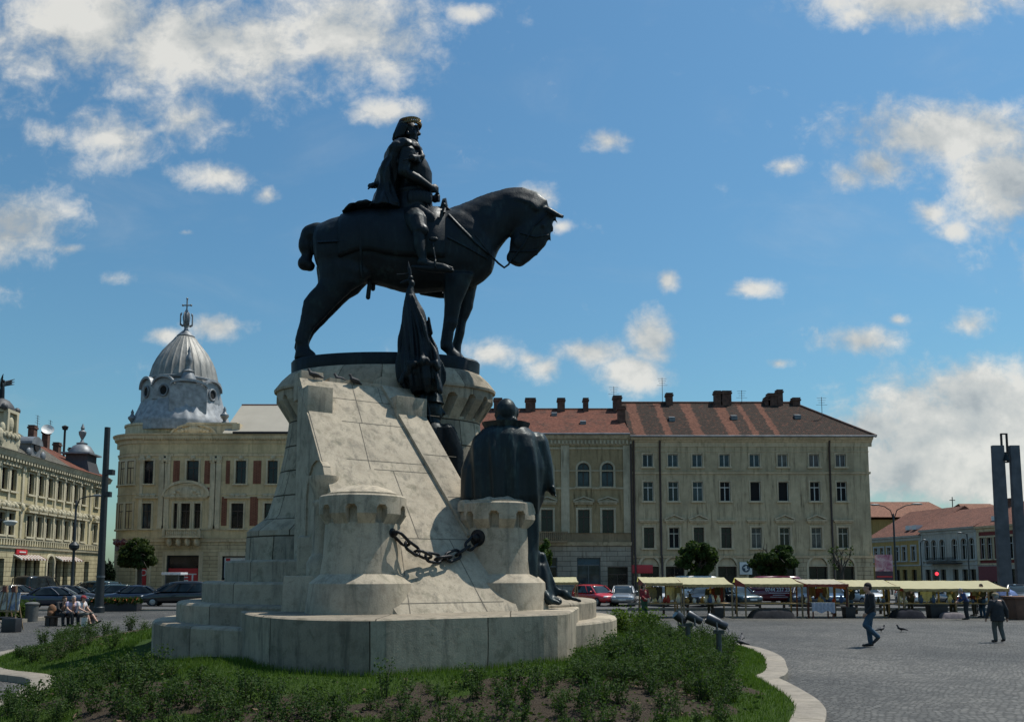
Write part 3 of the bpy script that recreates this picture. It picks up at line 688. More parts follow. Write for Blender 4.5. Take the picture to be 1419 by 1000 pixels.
c_.chain([P(742, 790, .1), P(752, 812, 0), P(762, 829, -.1), P(774, 833, -.2)], [.28, .20, .13, .08])
c_.chain([P(748, 822, -.25), P(762, 831, -.35), P(774, 835, -.4)], [.12, .10, .05])
for a, b, c2 in (((750, 780), (770, 815), (796, 831)), ((752, 795), (775, 822), (804, 832)), ((748, 770), (758, 800), (770, 826))): c_.chain([P(*a, .1), P(*b, .05), P(*c2, 0)], [.14, .07, .035])
def folds(c, nr):
    x = c[:, 0]-cap.location.x; z = c[:, 2]; w = np.clip((5.3-z)/.9, 0, 1)*np.clip((z-1.5)/.5, 0, 1)
    h = np.sin(x*17+np.sin(z*1.4)*1.2)*.6+np.sin(x*31+z*.8+1.3)*.3+np.sin(x*7-z*.5)*.5
    return c+nr*(h*w*.055)[:, None]
wpar(sculpt('bronze_figure', c_, .026, BRZ2, smooth=4, disp=folds), cap)
mb = MB(); rr = []
for q, (y, x0, x1, d) in enumerate(((586.5, 667, 734, .42), (587, 669, 732, .39), (598, 676, 727, .30), (597, 673, 730, .36))):
    A, B = P(x1, y), P(x0, y); c = (A+B)/2; c.y = fD; rr.append(MB().ring(c, Vector((1, 0, 0)), YV, (A.x-B.x)/2, d, 48, lambda t_: 1+.03*math.cos(7*t_)))
n = 48; vs = [p for r in rr for p in r]
mb.add(vs, [(i*n+k, i*n+(k+1) % n, ((i+1) % 4)*n+(k+1) % n, ((i+1) % 4)*n+k) for i in range(4) for k in range(n)])
wpar(mb.build('cape_collar', BRZ2, smooth=True, fixn=True), cap)
# helmeted standard bearer between ramp and tower
bD = 19.15
sb = thing('standard_bearer_statue', 'dark bronze helmeted soldier in mail between the ramp and the tower', 'statue', (at(608, 640, bD).x, bD, 1.6))
Q = lambda x, y, d=0.0: at(x, y, bD+d)
c_ = MB()
c_.ell(Q(597, 566), .26, .24, .29); c_.ell(Q(602, 574), .20, .19, .20); c_.caps(Q(611, 566), .04, Q(615.5, 573), .045); c_.ell(Q(609, 562), .06, .16, .035); c_.ell(Q(609, 579), .05, .09, .03); c_.ell(Q(606, 584), .08, .09, .06)
c_.caps(Q(598, 578), .18, Q(600, 596), .22); c_.ell(Q(595, 572, -.17), .06, .05, .09)
drape(bD, [(588, 580, 616), (596, 574, 624), (612, 572, 630), (632, 574, 637), (660, 576, 641), (700, 578, 640), (760, 580, 636), (826, 584, 634)], [.26, .34, .4, .42, .42, .42, .38, .34], 7, .02, mb=c_)
c_.chain([Q(620, 598, -.1), Q(632, 626, -.3), Q(634, 655, -.45)], [.20, .17, .13])
c_.chain([Q(580, 600, -.2), Q(580, 575, -.35), Q(586, 552, -.3)], [.2, .15, .11])
wpar(sculpt('bronze_figure', c_, .026, BRZ2, smooth=2), sb)
mb = MB(); c = Q(597, 558); mb.lathe([(.29, -.03), (.32, -.02), (.29, .03), (.27, .1), (.21, .2), (.1, .27), (.01, .29)], 32, c); mb.tube([c+Vector((math.cos(R(a))*.27, 0, math.sin(R(a))*.31)) for a in range(15, 170, 12)], .03, 6)
wpar(mb.build('helmet', BRZ2, smooth=True), sb)
# mail shirt texture as ring rows on the shoulder
mb = MB(); rng = random.Random(5)
bmv = sb.children[0].data
BV2 = BVHTree.FromPolygons([v.co[:] for v in bmv.vertices], [p.vertices[:] for p in bmv.polygons])
for j in range(44):
    for i in range(28):
        p = Q(606+i*1.35+(j % 2)*.67, 592+j*1.35, -2.2); d = (p-Vector((0, 0, CAMH))).normalized(); h = BV2.ray_cast(p, d)
        if h[0] and (i+j) % 1 == 0: mb.ell(h[0], .015, .012, .015, 5, 4)
wpar(mb.build('mail_shirt', BRZ, smooth=True), sb)
# furled banner with its pole
nD = 18.9
bn = thing('banner', 'bronze drooping banner on a spear pole in front of the horse belly', 'banner', (at(580, 560, nD).x, nD, 5.5))
N = lambda x, y, d=0.0: at(x, y, nD+d)
mb = MB(); mb.tube([N(596, 585, .0), N(585, 500, .0), N(572, 410, 0), N(567.5, 372, 0)], .038, 10); mb.tube([N(568, 378), N(567, 372), N(566, 362)], [.02, .055, .004], 8, flat=.5)
mb.tube([N(550, 380.5, .05), N(560, 380, 0), N(569, 378, 0)], .02, 6); mb.ell(N(569, 385), .06); mb.ell(N(570.5, 393), .075, .07, .09); mb.chain([N(556, 392), N(566, 389), N(571, 393)], [.03, .05, .03], 8)
wpar(mb.build('spear_pole', BRZ, smooth=True), bn)
c_ = MB()
drape(nD, [(394, 567, 573), (404, 563, 574), (416, 560, 579), (430, 558, 586), (446, 556.5, 591), (468, 555, 597), (492, 553, 603), (503, 552.5, 609), (516, 553, 613), (528, 557, 613), (538, 562, 611), (544, 567, 606)], [.06, .10, .13, .16, .2, .24, .28, .33, .36, .36, .3, .2], 6, .16, 1.0, mb=c_)
for x0, y0, x1, y1 in ((572, 410, 606, 505), (568, 410, 590, 510), (565, 415, 574, 515), (575, 430, 608, 540)): c_.chain([N(x0, y0, -.12), N((x0+x1)/2+1, (y0+y1)/2, -.24), N(x1, y1, -.28)], [.035, .05, .06], 8)
c_.chain([N(557, 528, -.3), N(568, 506, -.36), N(590, 499, -.36), N(609, 508, -.3)], [.07, .09, .09, .07])
c_.caps(N(594, 440, -.1), .04, N(597, 462, -.1), .05)
def bfold(c, nr):
    x, z = c[:, 0], c[:, 2]; u = x-(bn.location.x-.35)+.10*(z-5.5); w = np.clip((8.6-z)/1.2, .15, 1)
    return c+nr*((np.sin(u*21+np.sin(z*2.1)*.8)*.6+np.sin(u*39+z*1.3)*.35)*w*.055)[:, None]
wpar(sculpt('banner_cloth', c_, .022, BRZ, smooth=1, disp=bfold), bn)
# ------------------------------------------------------------------ building kit
def plaster(name, base, dirt=.5, brick=None, rough=.9):
    m, t = new_mat(name); tcn = t.n('ShaderNodeTexCoord'); P = tcn.outputs['Object']
    big = t.noise(P, .35, 6, .62); med = t.noise(P, 2.2, 6, .65)
    c = t.ramp(big, [(.3, tuple(x*.66 for x in base)), (.52, base), (.72, tuple(x*1.15 for x in base))])
    c = t.mix(.5, c, t.ramp(med, [(.3, .72), (.6, 1.06)]), 'MULTIPLY')
    st = t.noise(t.vmul(P, (2.4, 2.4, .22)), 1.2, 6, .66)
    c = t.mix(t.math('MULTIPLY', t.math('MULTIPLY', t.smooth(st, .46, .70), dirt), t.smooth(big, .33, .56)), c, rgb(base[0]*.34, base[1]*.33, base[2]*.31))
    h = med
    if brick:
        b = t.n('ShaderNodeTexBrick', offset=.5, inp={'Vector': tcn.outputs['UV'], 'Color1': rgb(.94, .94, .94), 'Color2': rgb(1.03, 1.03, 1.03), 'Mortar': rgb(.45, .44, .43), 'Scale': 1.0, 'Mortar Size': .028, 'Mortar Smooth': .2, 'Brick Width': brick[0], 'Row Height': brick[1]})
        c = t.mix(1.0, c, b.outputs[0], 'MULTIPLY'); h = t.math('MULTIPLY_ADD', b.outputs[1], -2.5, med)
    setb(t, col=c, rough=rough, spec=.2, normal=bump(t, h, .5, .03)); return m
def tiles(name, red, dark, bands=None, amt=.5):
    m, t = new_mat(name); tcn = t.n('ShaderNodeTexCoord'); P = tcn.outputs['Object']; UVc = tcn.outputs['UV']
    b = t.n('ShaderNodeTexBrick', offset=.5, inp={'Vector': UVc, 'Color1': rgb(.62, .6, .6), 'Color2': rgb(1.2, 1.18, 1.15), 'Mortar': rgb(.4, .4, .4), 'Scale': 1.0, 'Mortar Size': .02, 'Mortar Smooth': .4, 'Brick Width': .22, 'Row Height': .19, 'Bias': 0.0})
    n = t.noise(P, .8, 6, .65); sp_ = t.noise(P, 3.2, 6, .75)
    if bands:
        x = t.n('ShaderNodeSeparateXYZ', inp={0: P}).outputs[0]
        xw = t.math('ADD', x, t.math('MULTIPLY', t.math('SUBTRACT', t.noise(P, 1.6, 5, .7), .5), 1.1)); red_m = None
        for c0, w in bands:
            q = t.smooth(t.math('SUBTRACT', w, t.math('ABSOLUTE', t.math('SUBTRACT', xw, c0))), -.06, .10); red_m = q if red_m is None else t.math('MAXIMUM', red_m, q)
        f = t.math('SUBTRACT', t.math('MULTIPLY', t.math('SUBTRACT', 1.0, red_m), t.smooth(sp_, .34, .50)), 0.0)
    else: f = t.math('MULTIPLY', t.math('MULTIPLY', t.smooth(n, .42, .7), t.smooth(sp_, .40, .6)), amt)
    c = t.mix(f, t.ramp(sp_, [(.3, tuple(x*.72 for x in red)), (.65, tuple(x*1.15 for x in red))]), t.ramp(sp_, [(.4, dark), (.72, tuple(x*2.0 for x in dark))]))
    c = t.mix(.8, c, b.outputs[0], 'MULTIPLY')
    setb(t, col=c, rough=.92, spec=.15, normal=bump(t, t.math('MULTIPLY_ADD', b.outputs[1], -1.5, sp_), .6, .03)); return m
def glass(name, col, rough=.06):
    m, t = new_mat(name); P = t.n('ShaderNodeTexCoord').outputs['Object']
    n = t.noise(P, .9, 3); setb(t, col=t.ramp(n, [(.35, tuple(x*.45 for x in col)), (.65, tuple(x*1.5 for x in col))]), rough=rough, spec=.35, normal=bump(t, t.noise(P, .7, 2), .04, .05)); return m
GL = [glass('glass_dark', (.012, .013, .014), .12), glass('glass_blue', (.035, .05, .06)), glass('glass_curtain', (.10, .10, .09), .3), simple('open_interior', (.006, .006, .007), .9)]
WHITE = simple('paint_white', (.52, .52, .49), .6, 0, .15); CREAM = simple('paint_cream', (.40, .38, .32), .7, 0, .2)
BROWN = simple('wood_brown', (.05, .03, .022), .6, 0, .3); ZINC = simple('zinc_sheet', (.17, .185, .20), .5, .25, .35, 1.2, .1)
PIPE = simple('downpipe_brown', (.045, .026, .022), .6); DARK = simple('soot_dark', (.02, .02, .021), .8); STEEL = simple('steel_grey', (.11, .12, .13), .5, .5)
CHB = simple('chimney_brick', (.11, .06, .045), .95, 0, .45, 3, .4)
def holes_wall(mb, x0, x1, z0, z1, holes, y=0.0, t=.35, mi=0):
    xs = sorted({x0, x1, *[h[0] for h in holes], *[h[1] for h in holes]}); zs = sorted({z0, z1, *[h[2] for h in holes], *[h[3] for h in holes]})
    for a, b in zip(xs, xs[1:]):
        for c, d in zip(zs, zs[1:]):
            mx, mz = (a+b)/2, (c+d)/2
            if b-a < 1e-4 or d-c < 1e-4 or any(h[0] < mx < h[1] and h[2] < mz < h[3] for h in holes): continue
            mb.add([(a, y, c), (b, y, c), (b, y, d), (a, y, d)], [(0, 1, 2, 3)], mi=mi)
    for h in holes:
        a, b, c, d = h[:4]
        if len(h) > 4 and h[4]:
            r = (b-a)/2; cx = (a+b)/2; cz = d-r; N_ = 10; P = [(cx+r*math.cos(math.pi*k/N_), cz+r*math.sin(math.pi*k/N_)) for k in range(N_+1)]
            for k in range(N_):
                p, q = P[k], P[k+1]; cor = (b, d) if k < N_/2 else (a, d)
                mb.add([(p[0], y, p[1]), (cor[0], y, cor[1]), (q[0], y, q[1])], [(0, 1, 2)], mi=mi)
                mb.add([(p[0], y, p[1]), (q[0], y, q[1]), (q[0], y+t, q[1]), (p[0], y+t, p[1])], [(0, 1, 2, 3)], mi=mi)
            d = cz
        else: mb.add([(a, y, d), (b, y, d), (b, y+t, d), (a, y+t, d)], [(0, 1, 2, 3)], mi=mi)
        mb.add([(a, y, c), (a, y+t, c), (b, y+t, c), (b, y, c)], [(0, 1, 2, 3)], mi=mi)
        mb.add([(a, y, c), (a, y, d), (a, y+t, d), (a, y+t, c)], [(0, 1, 2, 3)], mi=mi); mb.add([(b, y, c), (b, y+t, c), (b, y+t, d), (b, y, d)], [(0, 1, 2, 3)], mi=mi)
WC = {}
def win_mesh(w, h, style, arch):
    key = (round(w, 2), round(h, 2), style, arch)
    if key in WC: return WC[key]
    f = MB(); q = .06; bars = []
    top = h-(w/2 if arch else 0)
    f.box(-w/2, -w/2+q, 0, .08, 0, top); f.box(w/2-q, w/2, 0, .08, 0, top); f.box(-w/2+q, w/2-q, 0, .08, 0, q)
    if arch:
        r = w/2; N_ = 10
        for k in range(N_):
            a0, a1 = math.pi*k/N_, math.pi*(k+1)/N_
            p = lambda a, rr: (math.cos(a)*rr, top+math.sin(a)*rr)
            A, B, C_, D_ = p(a0, r), p(a1, r), p(a1, r-q), p(a0, r-q)
            f.hexa([(A[0], 0, A[1]), (D_[0], 0, D_[1]), (D_[0], .08, D_[1]), (A[0], .08, A[1])], [(B[0], 0, B[1]), (C_[0], 0, C_[1]), (C_[0], .08, C_[1]), (B[0], .08, B[1])])
    else: f.box(-w/2+q, w/2-q, 0, .08, h-q, h)
    if style != 'open':
        f.box(-.045, .045, -.01, .07, q, (h*.68 if style == 'three' else h-q))
        if style in ('cross', 'three'): f.box(-w/2+q, w/2-q, -.012, .07, h*.68, h*.68+.09)
        if style == 'three': f.box(-.02, .02, .01, .06, h*.68+.09, h-q)
    g = MB()
    if arch: 
        r = w/2-.02; N_ = 10; pts = [(-r, .03), (r, .03)]+[(math.cos(math.pi*k/N_)*r, top+math.sin(math.pi*k/N_)*r) for k in range(N_+1)]; g.prism(pts, .05, .06, 'y')
    else: g.box(-w/2+.02, w/2-.02, .05, .06, .02, h-.02)
    WC[key] = (f.mesh('window'), g.mesh('pane')); return WC[key]
MV = {}
def mesh_mat(me, mat):
    k = (me.name, mat.name)
    if k not in MV:
        c = me.copy(); c.materials.clear(); c.materials.append(mat); MV[k] = c
    return MV[k]
def window(root, x, z, w, h, style='three', fmat=None, pane=0, arch=False, y=.2, rz=0.0, off=None):
    f, g = win_mesh(w, h, style, arch)
    o = link('window', mesh_mat(f, fmat or WHITE), root); o.location = off if off else (x, y, z); o.rotation_euler = (0, 0, rz)
    p = link('pane', mesh_mat(g, GL[pane]), o); return o
def surround(mb, a, b, c, d, s=.16, proud=.06, sill=True, arch=False, y=0.0):
    e = .002
    mb.box(a-s, a+e, y-proud, y+.05, c, d-((b-a)/2 if arch else 0)); mb.box(b-e, b+s, y-proud, y+.05, c, d-((b-a)/2 if arch else 0))
    if arch:
        r = (b-a)/2; cx = (a+b)/2; cz = d-r; N_ = 12
        for k in range(N_):
            a0, a1 = math.pi*k/N_, math.pi*(k+1)/N_; p = lambda t_, rr: (cx+math.cos(t_)*rr, cz+math.sin(t_)*rr)
            A, B, C_, D_ = p(a0, r+s), p(a1, r+s), p(a1, r-e), p(a0, r-e)
            mb.hexa([(A[0], y-proud, A[1]), (A[0], y+.05, A[1]), (D_[0], y+.05, D_[1]), (D_[0], y-proud, D_[1])], [(B[0], y-proud, B[1]), (B[0], y+.05, B[1]), (C_[0], y+.05, C_[1]), (C_[0], y-proud, C_[1])])
    else: mb.box(a-s, b+s, y-proud-.003, y+.05, d, d+s)
    if sill: mb.box(a-s-.08, b+s+.08, y-proud-.12, y+.05, c-.16, c)
def pediment(mb, xc, z, w, h=.55, y=0.0, kind='tri'):
    mb.box(xc-w/2, xc+w/2, y-.30, y+.03, z, z+.14); mb.box(xc-w/2+.12, xc+w/2-.12, y-.16, y+.03, z-.18, z-.002)
    if kind == 'tri':
        for s in (-1, 1):
            a, b = (xc+s*w/2, z+.142), (xc, z+h+.14)
            P = [a, b, (b[0], b[1]+.16), (a[0]+s*.02, a[1]+.14)]
            if s > 0: P = P[::-1]
            mb.prism(P[::-1], y-.30, y+.03, 'y')
        mb.prism([(xc-w/2+.1, z+.141), (xc+w/2-.1, z+.141), (xc, z+h+.08)], y-.10, y+.03, 'y')
    elif kind == 'seg':
        N_ = 12; rr = [(xc+w/2*math.cos(math.pi*k/N_), z+.142+h*math.sin(math.pi*k/N_)) for k in range(N_+1)]
        mb.prism(rr, y-.10, y+.03, 'y')
        for p, q in zip(rr, rr[1:]):
            u = lambda a: (xc+(a[0]-xc)*1.10, z+.142+(a[1]-z-.142)*1.22)
            P2, Q2 = u(p), u(q); mb.hexa([(p[0], y-.30, p[1]), (p[0], y+.03, p[1]), (q[0], y+.03, q[1]), (q[0], y-.30, q[1])], [(P2[0], y-.30, P2[1]), (P2[0], y+.03, P2[1]), (Q2[0], y+.03, Q2[1]), (Q2[0], y-.30, Q2[1])])
    return mb
def chimney(root, x, y, z0, w, h, d=.7, pots=0, roof=None):
    mb = MB(); mb.box(x-w/2, x+w/2, y-d/2, y+d/2, z0-1.2, z0+h); mb.box(x-w/2-.08, x+w/2+.08, y-d/2-.08, y+d/2+.08, z0+h-.28, z0+h-.1); mb.box(x-w/2-.04, x+w/2+.04, y-d/2-.04, y+d/2+.04, z0+h-.001, z0+h+.08)
    for i in range(pots): mb.lathe([(.12, 0), (.10, .45)], 10, (x-w/2+w*(i+.5)/pots, y, z0+h+.07))
    return mb.build('chimney', CHB, roof or root)
def antenna(root, x, y, z, h=2.4, parent=None):
    mb = MB().tube([(x, y, z-1), (x, y, z+h)], .03, 6)
    for k, l in enumerate((.5, .42, .34, .6)): mb.tube([(x-l, y, z+h-.1-.25*k), (x+l, y, z+h-.1-.25*k)], .018, 4)
    return mb.build('antenna', STEEL, parent or root)
def cornice(mb, x0, x1, z, prof, y=0.0, ends=True):
    """prof: list of (out, dz) from bottom to top; ends closed"""
    pts = [(y+.05, z+prof[0][1])]+[(y-o, z+d) for o, d in prof]+[(y+.05, z+prof[-1][1])]
    mb.prism(pts, x0, x1, 'x'); return mb
class Front:
    """square front at depth D, local x from pixel column, local z from pixel row"""
    def __init__(s, px0, D): s.D = D; s.x0 = at(px0, 720, D).x; s.k = D
    def x(s, px, py=720): return at(px, py, s.D).x-s.x0
    def z(s, py): return zat(py, s.D)
# ------------------------------------------------------------------ tan tenement (right)
P_TAN = plaster('plaster_tan', (.49, .395, .26), 1.0); P_TANG = plaster('plaster_tan_rustic', (.46, .375, .25), .9, (1.5, .42)); P_TRIM = plaster('plaster_trim', (.56, .46, .32), .6)
f = Front(875, 84); X, Z = f.x, f.z
ten = thing('tenement_building', 'tan four storey corner tenement with streaky red and brown tiled hip roof', 'building', (f.x0, 84, 0))
xr, ze = X(1207), Z(612)
cols = [899, 934, 968, 1006, 1048, 1087, 1131, 1168]
ww = X(906.6)-X(892.4)
rows = [(Z(646.5), Z(629)), (Z(694), Z(667)), (Z(759), Z(730.5))]
hl = []
for c in cols:
    xc = X(c)
    for b, t_ in rows: hl.append((xc-ww/2, xc+ww/2, b, t_))
mb = MB(); zg = Z(771); holes_wall(mb, 0, xr, zg, ze, hl)
mb.add([(xr, 0, 0), (xr, 12, 0), (xr, 12, ze), (xr, 0, ze)], [(0, 1, 2, 3)]); mb.add([(xr, 12, 0), (0, 12, 0), (0, 12, ze), (xr, 12, ze)], [(0, 1, 2, 3)]); mb.add([(0, 12, 0), (0, 0, 0), (0, 0, ze), (0, 12, ze)], [(0, 1, 2, 3)])
mb.build('wall', P_TAN, ten)
gh = [(X(c)-.95, X(c)+.95, .5, 3.9, True) for c in cols]
mb = MB(); holes_wall(mb, 0, xr, 0, zg, gh, y=-.08, t=.5); mb.add([(xr, -.08, 0), (xr, .1, 0), (xr, .1, zg), (xr, -.08, zg)], [(0, 1, 2, 3)]); mb.build('ground_floor_wall', P_TANG, ten)
mb = MB()
cornice(mb, -.02, xr+.35, Z(612), [(0.02, -.5), (.06, -.5), (.1, -.1), (.25, 0), (.30, .12), (.5, .2), (.62, .42), (.70, .46)])
cornice(mb, -.02, xr+.12, Z(655), [(0.0, -.12), (.10, -.1), (.12, .06), (.16, .1)]); cornice(mb, -.02, xr+.03, Z(612)-1.0, [(0, -.05), (.05, -.04), (.06, .04)])
cornice(mb, -.02, xr+.14, zg, [(.08, -.15), (.14, -.12), (.2, .06), (.24, .12)]); cornice(mb, -.02, xr+.05, 3.0, [(.085, -.04), (.12, -.03), (.12, .04)])
mb.build('string_course', P_TRIM, ten)
for j, c in enumerate(cols):
    xc = X(c)
    for i, (b, t_) in enumerate(rows):
        st = ['two', 'three', 'three'][i]; pn = random.choice([1, 1, 0, 2] if i == 0 else [0, 0, 1, 2, 3]); fm = WHITE if i < 2 else CREAM
        if i == 1 and j in (4, 5): st, pn = 'open', 3
        if i == 2 and j in (0, 2, 3): fm, pn = BROWN, 0
        w = window(ten, xc, b, ww, t_-b, st, fm, pn)
        s_ = MB(); surround(s_, -ww/2, ww/2, 0, t_-b, .13 if i < 2 else .2, .05, y=-.2)
        if i == 2:
            zz = t_-b+.62
            if j in (1, 2, 5, 6): pediment(s_, 0, zz, 2.0, .42, -.2)
            else: s_.box(-1.0, 1.0, -.46, -.15, zz, zz+.14); s_.box(-.86, .86, -.33, -.15, zz-.15, zz-.002)
        s_.build('surround', P_TRIM, w)
    w = window(ten, xc, .5, 1.9, 3.4, 'cross', BROWN, 0, True, .25); s_ = MB(); surround(s_, -.95, .95, 0, 3.4, .22, .06, False, True, -.33); s_.build('surround', P_TRIM, w)
    m_ = MB(); m_.prism([(-.9, 2.46)]+[(.9*math.cos(math.pi*k/10), 2.46+.9*math.sin(math.pi*k/10)) for k in range(11)], -.12, -.06, 'y'); m_.build('tympanum', P_TRIM, w)
for px in (879, 915.5, 1152):
    mb = MB(); x = X(px); mb.tube([(x, -.28, Z(612)+.1), (x, -.2, Z(612)-.5), (x, -.14, Z(620)), (x, -.14, zg+.3), (x+.02, -.34, zg-.1), (x+.02, -.30, .2)], .10, 8); mb.build('downpipe', PIPE, ten, smooth=True)
# roof
bands = [(X(888), .55), (X(928), .40), (X(970), .55), (X(1020), .60), (X(1050), .32), (X(1080), .30)]
RT = tiles('tiles_streaked', (.175, .080, .055), (.030, .023, .019), bands)
zr = ze+.5; zt_ = at(980, 558, 90.5).z; xa = at(1098, 558, 90.5).x-f.x0
mb = MB(); e = .62
A, B, C_, D_ = (-.1, -e, zr), (xr+e, -e, zr), (xa, 6.5, zt_), (-.1, 6.5, zt_)
def roofq(mb, q):
    q = [Vector(p) for p in q]; u = (q[1]-q[0]).normalized(); n = u.cross(q[-1]-q[0]).normalized(); v = n.cross(u)
    mb.add(q, [tuple(range(len(q)))], [[((p-q[0]).dot(u), (p-q[0]).dot(v)) for p in q]])
roofq(mb, [A, B, C_, D_]); roofq(mb, [B, (xr+e, 13, zr), C_]); roofq(mb, [(xr+e, 13, zr), (-.1, 13, zr), D_, C_]); mb.add([A, D_, (-.1, 13, zr)], [(0, 1, 2)])
roof = mb.build('roof', RT, ten)
mb = MB().tube([D_, C_, B], .16, 8); mb.tube([C_, (xr+e, 13, zr)], .14, 8); mb.build('ridge_tiles', CHB, roof)
mb = MB().tube([(-.1, -e-.06, zr-.02), (xr+e, -e-.06, zr-.02)], .10, 8); mb.build('gutter', ZINC, roof)
for px, w, top in ((927, .7, 546), (993.5, .65, 543), (1006, 1.0, 543), (1062, .55, 552), (1069, .95, 546.5), (1079.5, .62, 541.5), (1102, .8, 553)):
    yy = 6.3; chimney(ten, at(px, 550, 90.3).x-f.x0, yy, zt_, w, max(.4, zat(top, 90.3)-zt_), .8, 0, roof)
for px, py in ((931, 583), (1017, 581), (1105, 580)):
    q = (Z(604), Z(558)); fr = (604-py)/46; yy = -e+fr*7.1; zz = zr+fr*(zt_-zr); x = at(px, py, 84+yy).x-f.x0
    mb = MB(); mb.hexa([(x-.32, yy-.25, zz-.15), (x+.32, yy-.25, zz-.15), (x+.32, yy+.35, zz-.1), (x-.32, yy+.35, zz-.1)], [(x-.32, yy-.25, zz+.28), (x+.32, yy-.25, zz+.28), (x+.32, yy+.35, zz+.45), (x-.32, yy+.35, zz+.45)]); mb.build('skylight', ZINC, roof)
antenna(ten, X(937), 6.4, zt_+.2, 2.6, roof); antenna(ten, X(1160), 3, zr+2.2, 2.6, roof); antenna(ten, X(1057), 6.4, zt_, 1.4, roof)
# ------------------------------------------------------------------ olive house in the middle
P_OL = plaster('plaster_olive', (.34, .26, .15), .95); P_OLT = plaster('plaster_olive_trim', (.46, .40, .29), .8); P_OLG = plaster('stone_grey_rustic', (.33, .295, .24), .75, (1.6, .5)); BALU = plaster('plaster_baluster', (.28, .21, .13), .7)
f2 = Front(560, 84.02); X, Z = f2.x, f2.z
oli = thing('olive_house', 'stained olive three storey house with arched top windows and red tiled roof', 'building', (f2.x0, 84.02, 0))
xr2 = X(874.4); ze2 = Z(607)
c2 = [612, 650, 712, 758, 809, 842.5]; wa = X(817.6)-X(801.2); wb = X(817.5)-X(801.5)
hl = [(X(c)-wa/2, X(c)+wa/2, Z(674), Z(641), True) for c in c2]+[(X(c)-wb/2, X(c)+wb/2, Z(739), Z(706)) for c in c2]
zg2 = Z(752); mb = MB(); holes_wall(mb, 0, xr2, zg2, ze2, hl); mb.add([(xr2, 0, 0), (xr2, 12, 0), (xr2, 12, ze2), (xr2, 0, ze2)], [(0, 1, 2, 3)]); mb.add([(0, 12, 0), (0, 0, 0), (0, 0, ze2), (0, 12, ze2)], [(0, 1, 2, 3)]); mb.build('wall', P_OL, oli)
gh = [(X(799), X(831.5), .9, Z(772)), (X(841), X(869), 0.02, Z(785)), (X(735), X(772), .4, Z(772)), (X(600), X(650), .4, Z(772))]
mb = MB(); holes_wall(mb, 0, xr2, 0, zg2, gh, y=-.1, t=.45); mb.build('ground_floor_wall', P_OLG, oli)
mb = MB(); cornice(mb, 0, xr2, Z(607), [(0.02, -.75), (.1, -.7), (.14, -.2), (.35, -.1), (.5, .1), (.6, .3)])
for i in range(60): mb.box(.25+i*.385, .43+i*.385, -.34, -.05, Z(607)-.62, Z(607)-.22)
cornice(mb, 0, xr2, Z(652), [(0, -.08), (.06, -.06), (.07, .06)]); cornice(mb, 0, xr2, Z(676), [(0, -.14), (.10, -.1), (.12, .08)]); cornice(mb, 0, xr2, Z(617)-.3, [(0, -.1), (.08, -.08), (.1, .1)])
cornice(mb, 0, xr2, zg2, [(.1, -.3), (.25, -.25), (.4, .02), (.45, .1)])
for px in (783.5, 870, 730, 672): mb.box(X(px)-.42, X(px)+.42, -.12, .02, zg2+.11, ze2-.76)
mb.build('cornice_and_pilasters', P_OLT, oli)
mb = MB(); cornice(mb, 0, xr2, Z(745), [(.0, -.45), (.13, -.44), (.13, .42), (.2, .5)]); mb.build('parapet_band', BALU, oli)
for c in c2:
    w = window(oli, X(c), Z(674), wa, Z(641)-Z(674), 'cross', BROWN, 1, True, .22); s_ = MB(); surround(s_, -wa/2, wa/2, 0, Z(641)-Z(674), .2, .06, True, True, -.22); s_.build('surround', P_OLT, w)
    w = window(oli, X(c), Z(739), wb, Z(706)-Z(739), 'cross', BROWN, random.choice([0, 0, 1, 2]), False, .22); s_ = MB(); surround(s_, -wb/2, wb/2, 0, Z(706)-Z(739), .22, .07, False, False, -.22); pediment(s_, 0, Z(696)-Z(739), 2.1, .35, -.22); s_.build('surround', P_OLT, w)
# shop window, door, balcony
for (a, b, c, d), nm, pn in ((gh[0], 'shop_window', 1), (gh[2], 'shop_window', 0), (gh[3], 'shop_window', 0), (gh[1], 'door', 0)):
    m_ = MB(); w_, h_ = b-a, d-c
    m_.box(0, .08, 0, .1, 0, h_); m_.box(w_-.08, w_, 0, .1, 0, h_); m_.box(.08, w_-.08, 0, .1, h_-.1, h_); m_.box(.08, w_-.08, 0, .1, 0, .12); m_.box(w_/2-.04, w_/2+.04, .01, .09, .12, h_*.72); m_.box(.08, w_-.08, -.01, .09, h_*.72, h_*.72+.12)
    o = m_.build(nm, STEEL if nm != 'door' else BROWN, oli); o.location = (a, .2, c); MB().box(.05, w_-.05, .06, .07, .05, h_*.72).build('pane', GL[pn], o)
    MB().box(.05, w_-.05, .055, .065, h_*.72+.1, h_-.06).build('transom_panel', simple('blue_fascia', (.03, .07, .10), .4) if pn else GL[0], o)
mb = MB(); a, b = X(716), X(786); mb.box(a, b, -1.1, -.15, zg2+.02, zg2+.2); mb.box(a, b, -1.1, -1.0, zg2+1.0, zg2+1.12)
for i in range(26): mb.lathe([(.05, 0), (.075, .25), (.04, .5), (.06, .8)], 8, (a+.1+(b-a-.2)*i/25, -1.05, zg2+.2))
mb.build('balcony', BALU, oli)
RT2 = tiles('tiles_red', (.185, .075, .052), (.05, .033, .027), None, 1.0)
zr2 = ze2+.35; zt2 = at(780, 567, 90.5).z; mb = MB(); roofq(mb, [(0, -.6, zr2), (xr2-.02, -.6, zr2), (xr2-.02, 6.5, zt2), (0, 6.5, zt2)]); roofq(mb, [(xr2-.02, 13, zr2), (0, 13, zr2), (0, 6.5, zt2), (xr2-.02, 6.5, zt2)]); mb.add([(0, -.6, zr2), (0, 6.5, zt2), (0, 13, zr2)], [(0, 1, 2)])
